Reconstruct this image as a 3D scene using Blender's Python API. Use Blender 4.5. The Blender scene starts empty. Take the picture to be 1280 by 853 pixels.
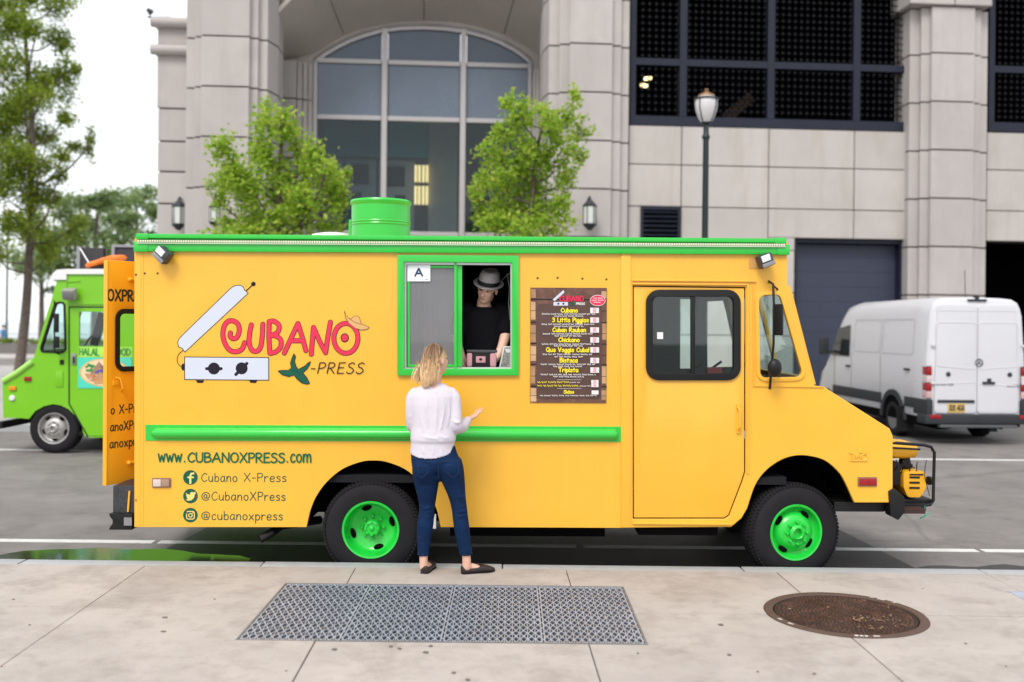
import bpy, bmesh, math, random
from mathutils import Vector, Matrix, noise
from mathutils.geometry import tessellate_polygon
random.seed(7)
V = Vector
PI = math.pi
C = bpy.context.scene.collection
scene = bpy.context.scene

# ------------------------------------------------------------------ camera
F, H, ROLL, CX, CY = 1244.4, 1.975, 0.0105, 640.0, 408.0   # focal length in photo pixels (35 mm), eye height, roll, principal point
cam_d = bpy.data.cameras.new('camera')
cam = bpy.data.objects.new('camera', cam_d)
C.objects.link(cam)
cam.matrix_world = Matrix.Translation((0, 0, H)) @ Matrix.Rotation(PI / 2, 4, 'X') @ Matrix.Rotation(ROLL, 4, 'Z')
cam_d.lens = 35.0
cam_d.sensor_width = 36.0
cam_d.shift_y = -(426.5 - CY) / 1280.0
cam_d.clip_end = 4000
cam_d.dof.use_dof = True
cam_d.dof.focus_distance = 7.62
cam_d.dof.aperture_fstop = 1.15
scene.camera = cam

# ------------------------------------------------------------------ sky, sun, exposure (bright overcast)
SUN_EL, SUN_AZ = 50.0, 200.0      # azimuth: clockwise from +Y; the sun stands behind the camera, a little to its left
world = bpy.data.worlds.new('World')
scene.world = world
world.use_nodes = True
wn = world.node_tree
wn.nodes.clear()
wo = wn.nodes.new('ShaderNodeOutputWorld')
bg = wn.nodes.new('ShaderNodeBackground')
sky = wn.nodes.new('ShaderNodeTexSky')
sky.sky_type = 'NISHITA'
sky.sun_disc = False
sky.sun_elevation = math.radians(SUN_EL)
sky.sun_rotation = math.radians(SUN_AZ)
wmix = wn.nodes.new('ShaderNodeMix')
wmix.data_type = 'RGBA'
wmix.inputs['Factor'].default_value = 0.88            # a closed bright cloud layer over the blue
wmix.inputs['B'].default_value = (8.6, 8.75, 9.0, 1)
wn.links.new(sky.outputs['Color'], wmix.inputs['A'])
wn.links.new(wmix.outputs['Result'], bg.inputs['Color'])
bg.inputs['Strength'].default_value = 0.1
wn.links.new(bg.outputs['Background'], wo.inputs['Surface'])

sun_d = bpy.data.lights.new('sun', 'SUN')
sun_d.energy = 1.5
sun_d.angle = math.radians(24)
sun_d.color = (1.0, 0.95, 0.88)
sun = bpy.data.objects.new('sun', sun_d)
C.objects.link(sun)
_az, _el = math.radians(SUN_AZ), math.radians(SUN_EL)
sdir = V((math.sin(_az) * math.cos(_el), math.cos(_az) * math.cos(_el), math.sin(_el)))
sun.rotation_euler = sdir.to_track_quat('Z', 'Y').to_euler()
sun.location = sdir * 60

scene.view_settings.view_transform = 'Standard'
scene.view_settings.look = 'None'
scene.view_settings.exposure = 0.7
scene.view_settings.gamma = 1.0

# ------------------------------------------------------------------ surveying: a sight line of the photograph met with a known depth or height
_c, _s = math.cos(ROLL), math.sin(ROLL)
def ray(px, py):
    dx, dy = px - CX, py - CY
    return (dx * _c + dy * _s) / F, -(-dx * _s + dy * _c) / F
def P(px, py, D):
    a, b = ray(px, py)
    return V((a * D, D, H + b * D))
def G(px, py, z=0.0):
    a, b = ray(px, py)
    D = (z - H) / b
    return V((a * D, D, z))

# ------------------------------------------------------------------ materials
_M = {}
def mat(name, col, rough=0.5, metal=0.0, var=0.08, vs=3.0, bump=0.0, bs=40.0, spec=0.5, coat=0.0, col2=None, thresh=(0.45, 0.65), emit=None, blot=None, rvar=0.1, wave=None, each=0.0, streak=None, crack=None):
    """noise-varied principled surface; col2 = second colour in patches; blot = (colour, scale, amount) stains"""
    if name in _M:
        return _M[name]
    m = bpy.data.materials.new(name)
    m.use_nodes = True
    nt = m.node_tree
    b = nt.nodes['Principled BSDF']
    L = nt.links.new
    tc = nt.nodes.new('ShaderNodeTexCoord')
    n1 = nt.nodes.new('ShaderNodeTexNoise')
    n1.inputs['Scale'].default_value = vs
    n1.inputs['Detail'].default_value = 7
    n1.inputs['Roughness'].default_value = 0.62
    L(tc.outputs['Object'], n1.inputs['Vector'])
    mr = nt.nodes.new('ShaderNodeMapRange')
    mr.inputs['From Min'].default_value = 0.25
    mr.inputs['From Max'].default_value = 0.75
    mr.inputs['To Min'].default_value = 1 - var
    mr.inputs['To Max'].default_value = 1 + var
    L(n1.outputs['Fac'], mr.inputs['Value'])
    vm = nt.nodes.new('ShaderNodeVectorMath')
    vm.operation = 'SCALE'
    vm.inputs[0].default_value = col[:3]
    if each:                                        # every block or slab a slightly different shade
        oi = nt.nodes.new('ShaderNodeObjectInfo')
        m0 = nt.nodes.new('ShaderNodeMapRange')
        m0.inputs['To Min'].default_value = 1 - each
        m0.inputs['To Max'].default_value = 1 + each
        L(oi.outputs['Random'], m0.inputs['Value'])
        mm = nt.nodes.new('ShaderNodeMath')
        mm.operation = 'MULTIPLY'
        L(m0.outputs['Result'], mm.inputs[0])
        L(mr.outputs['Result'], mm.inputs[1])
        L(mm.outputs[0], vm.inputs['Scale'])
    else:
        L(mr.outputs['Result'], vm.inputs['Scale'])
    out = vm.outputs['Vector']
    def patches(out, c2, scale, t, amount=1.0, off=(0, 0, 0), squash=(1, 1, 1)):
        n2 = nt.nodes.new('ShaderNodeTexNoise')
        n2.inputs['Scale'].default_value = scale
        n2.inputs['Detail'].default_value = 8
        n2.inputs['Roughness'].default_value = 0.7
        mp = nt.nodes.new('ShaderNodeMapping')
        mp.inputs['Location'].default_value = off
        mp.inputs['Scale'].default_value = squash
        L(tc.outputs['Object'], mp.inputs['Vector'])
        L(mp.outputs['Vector'], n2.inputs['Vector'])
        r2 = nt.nodes.new('ShaderNodeMapRange')
        r2.inputs['From Min'].default_value, r2.inputs['From Max'].default_value = t
        r2.inputs['To Max'].default_value = amount
        L(n2.outputs['Fac'], r2.inputs['Value'])
        mx = nt.nodes.new('ShaderNodeMix')
        mx.data_type = 'RGBA'
        L(r2.outputs['Result'], mx.inputs['Factor'])
        L(out, mx.inputs['A'])
        mx.inputs['B'].default_value = (*c2[:3], 1)
        return mx.outputs['Result']
    if col2 is not None:
        out = patches(out, col2, vs * 1.7, thresh)
    if blot is not None:
        out = patches(out, blot[0], blot[1], (0.58, 0.75), blot[2], (3.1, 7.7, 1.3))
    if streak:                                      # rain runs down the face
        out = patches(out, streak[0], 2.2, (.5, .72), streak[1], (1.7, 2.2, .4), (1, 1, .12))
    if crack:
        vo = nt.nodes.new('ShaderNodeTexVoronoi')
        vo.feature = 'DISTANCE_TO_EDGE'
        vo.inputs['Scale'].default_value = crack[0]
        wob = nt.nodes.new('ShaderNodeMix')
        wob.data_type = 'RGBA'
        wob.inputs['Factor'].default_value = .12
        L(tc.outputs['Object'], wob.inputs['A'])
        L(n1.outputs['Color'], wob.inputs['B'])
        L(wob.outputs['Result'], vo.inputs['Vector'])
        cm = nt.nodes.new('ShaderNodeMapRange')
        cm.inputs['From Max'].default_value = crack[1]
        cm.inputs['To Min'].default_value = crack[2]
        cm.inputs['To Max'].default_value = 0.0
        L(vo.outputs['Distance'], cm.inputs['Value'])
        cx = nt.nodes.new('ShaderNodeMix')
        cx.data_type = 'RGBA'
        L(cm.outputs['Result'], cx.inputs['Factor'])
        L(out, cx.inputs['A'])
        cx.inputs['B'].default_value = (.035, .032, .03, 1)
        out = cx.outputs['Result']
    L(out, b.inputs['Base Color'])
    rr = nt.nodes.new('ShaderNodeMapRange')
    rr.inputs['To Min'].default_value = max(0.02, rough - rvar)
    rr.inputs['To Max'].default_value = min(1, rough + rvar)
    L(n1.outputs['Fac'], rr.inputs['Value'])
    L(rr.outputs['Result'], b.inputs['Roughness'])
    b.inputs['Metallic'].default_value = metal
    b.inputs['Specular IOR Level'].default_value = spec
    b.inputs['Coat Weight'].default_value = coat
    b.inputs['Coat Roughness'].default_value = 0.08
    if bump or wave:
        bp = nt.nodes.new('ShaderNodeBump')
        nb = nt.nodes.new('ShaderNodeTexNoise')
        nb.inputs['Scale'].default_value = bs
        nb.inputs['Detail'].default_value = 5
        L(tc.outputs['Object'], nb.inputs['Vector'])
        L(nb.outputs['Fac'], bp.inputs['Height'])
        bp.inputs['Strength'].default_value = bump
        bp.inputs['Distance'].default_value = 0.02
        if wave:                                    # slow waviness of sheet metal
            nw = nt.nodes.new('ShaderNodeTexNoise')
            nw.inputs['Scale'].default_value = wave[0]
            nw.inputs['Detail'].default_value = 1
            L(tc.outputs['Object'], nw.inputs['Vector'])
            b2 = nt.nodes.new('ShaderNodeBump')
            b2.inputs['Strength'].default_value = wave[1]
            b2.inputs['Distance'].default_value = 0.05
            L(nw.outputs['Fac'], b2.inputs['Height'])
            L(b2.outputs['Normal'], bp.inputs['Normal'])
        L(bp.outputs['Normal'], b.inputs['Normal'])
    if emit:
        b.inputs['Emission Color'].default_value = (*emit[0], 1)
        b.inputs['Emission Strength'].default_value = emit[1]
    _M[name] = m
    return m

def glass(name, tint=(0.8, 0.9, 0.9), refl=0.9, grey_refl=0.0, grey_refl_col=(0.4, 0.4, 0.4), rough=0.02):
    if name in _M:
        return _M[name]
    m = bpy.data.materials.new(name)
    m.use_nodes = True
    nt = m.node_tree
    nt.nodes.clear()
    L = nt.links.new
    o = nt.nodes.new('ShaderNodeOutputMaterial')
    tr = nt.nodes.new('ShaderNodeBsdfTransparent')
    tr.inputs['Color'].default_value = (*tint, 1)
    gl = nt.nodes.new('ShaderNodeBsdfGlossy')
    gl.inputs['Roughness'].default_value = rough
    gl.inputs['Color'].default_value = (refl, refl, refl, 1)
    geo = nt.nodes.new('ShaderNodeNewGeometry')          # thin pane: Schlick reflection, the same from both faces
    dt = nt.nodes.new('ShaderNodeVectorMath')
    dt.operation = 'DOT_PRODUCT'
    L(geo.outputs['Incoming'], dt.inputs[0])
    L(geo.outputs['Normal'], dt.inputs[1])
    def mth(op, a, b):
        q = nt.nodes.new('ShaderNodeMath')
        q.operation = op
        for k, x in enumerate((a, b)):
            if x is None:
                continue
            if isinstance(x, float):
                q.inputs[k].default_value = x
            else:
                L(x, q.inputs[k])
        return q.outputs[0]
    c5 = mth('POWER', mth('SUBTRACT', 1.0, mth('ABSOLUTE', dt.outputs['Value'], None)), 5.0)
    fac = mth('MULTIPLY_ADD', c5, .95)
    fac.node.inputs[2].default_value = .045
    m1 = nt.nodes.new('ShaderNodeMixShader')
    L(fac, m1.inputs['Fac'])
    L(tr.outputs[0], m1.inputs[1])
    L(gl.outputs[0], m1.inputs[2])
    res = m1.outputs[0]
    if grey_refl:  # diffuse grey standing in for a reflection on the pane
        df = nt.nodes.new('ShaderNodeBsdfDiffuse')
        df.inputs['Color'].default_value = (*grey_refl_col, 1)
        tc = nt.nodes.new('ShaderNodeTexCoord')
        nz = nt.nodes.new('ShaderNodeTexNoise')
        nz.inputs['Scale'].default_value = 2.5
        nz.inputs['Detail'].default_value = 4
        L(tc.outputs['Object'], nz.inputs['Vector'])
        mr = nt.nodes.new('ShaderNodeMapRange')
        mr.inputs['To Min'].default_value = grey_refl * 0.7
        mr.inputs['To Max'].default_value = grey_refl * 1.3
        L(nz.outputs['Fac'], mr.inputs['Value'])
        m2 = nt.nodes.new('ShaderNodeMixShader')
        L(mr.outputs['Result'], m2.inputs['Fac'])
        L(res, m2.inputs[1])
        L(df.outputs[0], m2.inputs[2])
        res = m2.outputs[0]
    L(res, o.inputs['Surface'])
    _M[name] = m
    return m

def leafmat(name, c1, c2, c3, trans=0.35):
    if name in _M:
        return _M[name]
    m = bpy.data.materials.new(name)
    m.use_nodes = True
    nt = m.node_tree
    L = nt.links.new
    b = nt.nodes['Principled BSDF']
    o = nt.nodes['Material Output']
    g = nt.nodes.new('ShaderNodeNewGeometry')
    r = nt.nodes.new('ShaderNodeValToRGB')
    e = r.color_ramp.elements
    e[0].color = (*c1, 1)
    e[1].color = (*c3, 1)
    e.new(0.5).color = (*c2, 1)
    L(g.outputs['Random Per Island'], r.inputs['Fac'])
    L(r.outputs['Color'], b.inputs['Base Color'])
    b.inputs['Roughness'].default_value = 0.5
    b.inputs['Specular IOR Level'].default_value = 0.3
    t = nt.nodes.new('ShaderNodeBsdfTranslucent')
    L(r.outputs['Color'], t.inputs['Color'])
    mx = nt.nodes.new('ShaderNodeMixShader')
    mx.inputs['Fac'].default_value = trans
    L(b.outputs[0], mx.inputs[1])
    L(t.outputs[0], mx.inputs[2])
    L(mx.outputs[0], o.inputs['Surface'])
    _M[name] = m
    return m

# ------------------------------------------------------------------ mesh builders
class MB:
    """collects shapes and links them as one mesh object"""
    def __init__(s):
        s.v, s.f, s.mi, s.cur = [], [], [], 0
    def add(s, vs, fs):
        o = len(s.v)
        s.v += [tuple(p) for p in vs]
        s.f += [tuple(o + i for i in f) for f in fs]
        s.mi += [s.cur] * len(fs)
        return s
    def box(s, x0, x1, y0, y1, z0, z1):
        return s.add([(x0, y0, z0), (x1, y0, z0), (x1, y1, z0), (x0, y1, z0), (x0, y0, z1), (x1, y0, z1), (x1, y1, z1), (x0, y1, z1)],
                     [(0, 3, 2, 1), (4, 5, 6, 7), (0, 1, 5, 4), (1, 2, 6, 5), (2, 3, 7, 6), (3, 0, 4, 7)])
    def obox(s, c, size, R=None):
        R = R or Matrix.Identity(3)
        hx, hy, hz = (k / 2 for k in size)
        vs = [V(c) + R @ V((a * hx, b * hy, d * hz)) for d in (-1, 1) for a, b in ((-1, -1), (1, -1), (1, 1), (-1, 1))]
        return s.add(vs, [(0, 3, 2, 1), (4, 5, 6, 7), (0, 1, 5, 4), (1, 2, 6, 5), (2, 3, 7, 6), (3, 0, 4, 7)])
    def bar(s, a, b, w, t, up=(0, 0, 1)):
        a, b = V(a), V(b)
        d = (b - a)
        l = d.length
        d.normalize()
        u = V(up)
        if abs(d.dot(u)) > 0.98:
            u = V((0, 1, 0))
        r = d.cross(u).normalized()
        u = r.cross(d)
        R = Matrix((r, d, u)).transposed()
        return s.obox((a + b) / 2, (w, l, t), R)
    def tube(s, pts, r, n=8, closed=False, flat=1.0, caps=True):
        pts = [V(p) for p in pts]
        k = len(pts)
        rs = r if isinstance(r, (list, tuple)) else [r] * k
        ref = None
        vs, fs = [], []
        for i, p in enumerate(pts):
            if closed:
                d = pts[(i + 1) % k] - pts[i - 1]
            else:
                d = pts[min(i + 1, k - 1)] - pts[max(i - 1, 0)]
            if d.length < 1e-9:
                d = V((0, 0, 1))
            d.normalize()
            if ref is None:
                ref = V((0, 0, 1)) if abs(d.z) < 0.9 else V((0, 1, 0))
            a = (ref - d * ref.dot(d))
            if a.length < 1e-6:
                a = d.orthogonal()
            a.normalize()
            ref = a
            b = d.cross(a)
            for j in range(n):
                t = 2 * PI * j / n
                vs.append(p + a * (math.cos(t) * rs[i]) + b * (math.sin(t) * rs[i] * flat))
        for i in range(k if closed else k - 1):
            i2 = (i + 1) % k
            for j in range(n):
                j2 = (j + 1) % n
                fs.append((i * n + j, i * n + j2, i2 * n + j2, i2 * n + j))
        if caps and not closed:
            fs.append(tuple(range(n - 1, -1, -1)))
            fs.append(tuple((k - 1) * n + j for j in range(n)))
        return s.add(vs, fs)
    def lathe(s, prof, o=(0, 0, 0), axis=(0, 0, 1), n=24, caps=True, arc=2 * PI):
        """prof = [(radius, height along axis)]"""
        ax = V(axis).normalized()
        a = V((1, 0, 0)) if abs(ax.x) < 0.9 else V((0, 1, 0))
        a = (a - ax * a.dot(ax)).normalized()
        b = ax.cross(a)
        o = V(o)
        vs, fs = [], []
        for r, h in prof:
            for j in range(n):
                t = arc * j / n
                vs.append(o + ax * h + a * (math.cos(t) * r) + b * (math.sin(t) * r))
        for i in range(len(prof) - 1):
            for j in range(n):
                j2 = (j + 1) % n
                fs.append((i * n + j, i * n + j2, (i + 1) * n + j2, (i + 1) * n + j))
        if caps:
            if prof[0][0] > 1e-5:
                fs.append(tuple(range(n - 1, -1, -1)))
            if prof[-1][0] > 1e-5:
                fs.append(tuple((len(prof) - 1) * n + j for j in range(n)))
        return s.add(vs, fs)
    def ball(s, c, r, n=12, m=8, R=None):
        r = r if isinstance(r, (tuple, list, Vector)) else (r, r, r)
        vs = [(0, 0, 1)]
        for i in range(1, m):
            t = PI * i / m
            for j in range(n):
                p = 2 * PI * j / n
                vs.append((math.sin(t) * math.cos(p), math.sin(t) * math.sin(p), math.cos(t)))
        vs.append((0, 0, -1))
        fs = [(0, 1 + j, 1 + (j + 1) % n) for j in range(n)]
        for i in range(m - 2):
            for j in range(n):
                j2 = (j + 1) % n
                fs.append((1 + i * n + j, 1 + (i + 1) * n + j, 1 + (i + 1) * n + j2, 1 + i * n + j2))
        e = 1 + (m - 1) * n
        fs += [(e, 1 + (m - 2) * n + (j + 1) % n, 1 + (m - 2) * n + j) for j in range(n)]
        R = R or Matrix.Identity(3)
        return s.add([V(c) + R @ V((a * r[0], b * r[1], d * r[2])) for a, b, d in vs], fs)
    def loft(s, rings, caps=True):
        n = len(rings[0])
        vs = [p for r in rings for p in r]
        fs = []
        for i in range(len(rings) - 1):
            for j in range(n):
                j2 = (j + 1) % n
                fs.append((i * n + j, i * n + j2, (i + 1) * n + j2, (i + 1) * n + j))
        if caps:
            fs.append(tuple(range(n - 1, -1, -1)))
            fs.append(tuple((len(rings) - 1) * n + j for j in range(n)))
        return s.add(vs, fs)
    def prism(s, poly, y0, y1):
        """poly of (x, z) extruded along y"""
        n = len(poly)
        vs = [(x, y0, z) for x, z in poly] + [(x, y1, z) for x, z in poly]
        fs = [(i, (i + 1) % n, n + (i + 1) % n, n + i) for i in range(n)]
        tri = tessellate_polygon([[V((x, z, 0)) for x, z in poly]])
        fs += [tuple(t) for t in tri] + [tuple(n + i for i in reversed(t)) for t in tri]
        return s.add(vs, fs)
    def prismz(s, poly, z0, z1):
        """poly of (x, y) extruded along z"""
        n = len(poly)
        vs = [(x, y, z0) for x, y in poly] + [(x, y, z1) for x, y in poly]
        fs = [(i, (i + 1) % n, n + (i + 1) % n, n + i) for i in range(n)]
        tri = tessellate_polygon([[V((x, y, 0)) for x, y in poly]])
        fs += [tuple(t) for t in tri] + [tuple(n + i for i in reversed(t)) for t in tri]
        return s.add(vs, fs)
    def plate(s, outer, holes, y0, y1):
        """(x, z) outline with holes, given thickness along y"""
        loops = [outer] + list(holes)
        flat = [p for l in loops for p in l]
        n = len(flat)
        tri = tessellate_polygon([[V((x, z, 0)) for x, z in l] for l in loops])
        vs = [(x, y0, z) for x, z in flat] + [(x, y1, z) for x, z in flat]
        fs = [tuple(t) for t in tri] + [tuple(n + i for i in reversed(t)) for t in tri]
        o = 0
        for l in loops:
            k = len(l)
            fs += [(o + i, o + (i + 1) % k, n + o + (i + 1) % k, n + o + i) for i in range(k)]
            o += k
        return s.add(vs, fs)
    def build(s, name, m, parent=None, smooth=35, bevel=0.0, seg=2, normals=True):
        me = bpy.data.meshes.new(name)
        bm = bmesh.new()
        bv = [bm.verts.new(p) for p in s.v]
        for f, k in zip(s.f, s.mi):
            try:
                bf = bm.faces.new([bv[i] for i in f])
                bf.material_index = k
            except ValueError:
                pass
        if normals:
            bmesh.ops.remove_doubles(bm, verts=bm.verts, dist=1e-5)
            bmesh.ops.recalc_face_normals(bm, faces=bm.faces)
        if bevel:
            es = [e for e in bm.edges if len(e.link_faces) == 2 and e.calc_face_angle(0) > math.radians(30)]
            bmesh.ops.bevel(bm, geom=es, offset=bevel, segments=seg, affect='EDGES', clamp_overlap=True, profile=0.6)
        bm.to_mesh(me)
        bm.free()
        for k in (m if isinstance(m, (list, tuple)) else [m]):
            me.materials.append(k)
        if smooth:
            me.polygons.foreach_set('use_smooth', [True] * len(me.polygons))
            me.set_sharp_from_angle(angle=math.radians(smooth))
        o = bpy.data.objects.new(name, me)
        C.objects.link(o)
        o.parent = parent
        return o

def tag(o, label=None, cat=None, group=None, kind=None):
    if label: o['label'] = label
    if cat: o['category'] = cat
    if group: o['group'] = group
    if kind: o['kind'] = kind
    return o
def thing(name, loc, label, cat, group=None, rz=0.0, ry=0.0):
    o = bpy.data.objects.new(name, None)
    C.objects.link(o)
    o.empty_display_size = 0.2
    o.location = loc
    o.rotation_euler = (0, ry, rz)
    return tag(o, label, cat, group)
def struct(name, loc=(0, 0, 0), rz=0.0):
    o = bpy.data.objects.new(name, None)
    C.objects.link(o)
    o.location = loc
    o.rotation_euler = (0, 0, rz)
    o['kind'] = 'structure'
    return o
def dup(o, parent=None, loc=None):
    c = o.copy()
    C.objects.link(c)
    c.parent = parent
    if loc is not None:
        c.location = loc
    for k in o.children:
        dup(k, c)
    return c
def rpoly(pts, r, n=5):
    """round the corners of a polygon; r one radius or a list"""
    out = []
    k = len(pts)
    for i, p in enumerate(pts):
        p = V(p).to_2d() if len(p) > 2 else V(p)
        a, b = V(pts[i - 1]), V(pts[(i + 1) % k])
        rr = r[i] if isinstance(r, (list, tuple)) else r
        if rr <= 0:
            out.append(tuple(p))
            continue
        da, db = (a - p).normalized(), (b - p).normalized()
        ang = math.acos(max(-1, min(1, da.dot(db))))
        t = min(rr / math.tan(ang / 2), (a - p).length * 0.49, (b - p).length * 0.49)
        rr2 = t * math.tan(ang / 2)
        bis = (da + db).normalized()
        cen = p + bis * (rr2 / math.sin(ang / 2))
        s0, s1 = p + da * t - cen, p + db * t - cen
        a0 = math.atan2(s0.y, s0.x)
        a1 = math.atan2(s1.y, s1.x)
        d = (a1 - a0 + PI) % (2 * PI) - PI
        for j in range(n + 1):
            q = a0 + d * j / n
            out.append((cen.x + rr2 * math.cos(q), cen.y + rr2 * math.sin(q)))
    return out
def crom(pts, n=6, closed=False):
    """smooth curve through points"""
    pts = [V(p) for p in pts]
    k = len(pts)
    out = []
    for i in range(k if closed else k - 1):
        if closed:
            p0, p1, p2, p3 = pts[i - 1], pts[i], pts[(i + 1) % k], pts[(i + 2) % k]
        else:
            p1, p2 = pts[i], pts[i + 1]
            p0 = pts[i - 1] if i else p1 * 2 - p2
            p3 = pts[i + 2] if i + 2 < k else p2 * 2 - p1
        for j in range(n):
            t = j / n
            out.append(0.5 * ((2 * p1) + (p2 - p0) * t + (2 * p0 - 5 * p1 + 4 * p2 - p3) * t * t + (3 * p1 - p0 - 3 * p2 + p3) * t ** 3))
    if not closed:
        out.append(pts[-1])
    return out
def ell(cx, cz, rx, rz, n=24, a0=0, a1=2 * PI, end=False):
    k = n + (1 if end else 0)
    return [(cx + rx * math.cos(a0 + (a1 - a0) * i / n), cz + rz * math.sin(a0 + (a1 - a0) * i / n)) for i in range(k)]

def fuse(name, mb, voxel, m, parent=None, smooth=4, factor=0.5):
    """one continuous surface out of overlapping shapes"""
    t = mb.build(name, m, None, smooth=0)
    r = t.modifiers.new('r', 'REMESH')
    r.mode = 'VOXEL'
    r.voxel_size = voxel
    r.use_smooth_shade = True
    if smooth:
        sm = t.modifiers.new('s', 'SMOOTH')
        sm.iterations = smooth
        sm.factor = factor
    dg = bpy.context.evaluated_depsgraph_get()
    me = bpy.data.meshes.new_from_object(t.evaluated_get(dg))
    me.name = name
    old = t.data
    bpy.data.objects.remove(t)
    bpy.data.meshes.remove(old)
    me.materials.clear()
    me.materials.append(m)
    me.polygons.foreach_set('use_smooth', [True] * len(me.polygons))
    o = bpy.data.objects.new(name, me)
    C.objects.link(o)
    o.parent = parent
    return o
def cut(o, cutters):
    """cut holes through a mesh object with closed meshes"""
    for k in cutters:
        md = o.modifiers.new('b', 'BOOLEAN')
        md.object = k
        md.operation = 'DIFFERENCE'
        md.solver = 'EXACT'
    dg = bpy.context.evaluated_depsgraph_get()
    me = bpy.data.meshes.new_from_object(o.evaluated_get(dg))
    o.modifiers.clear()
    o.data = me

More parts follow.
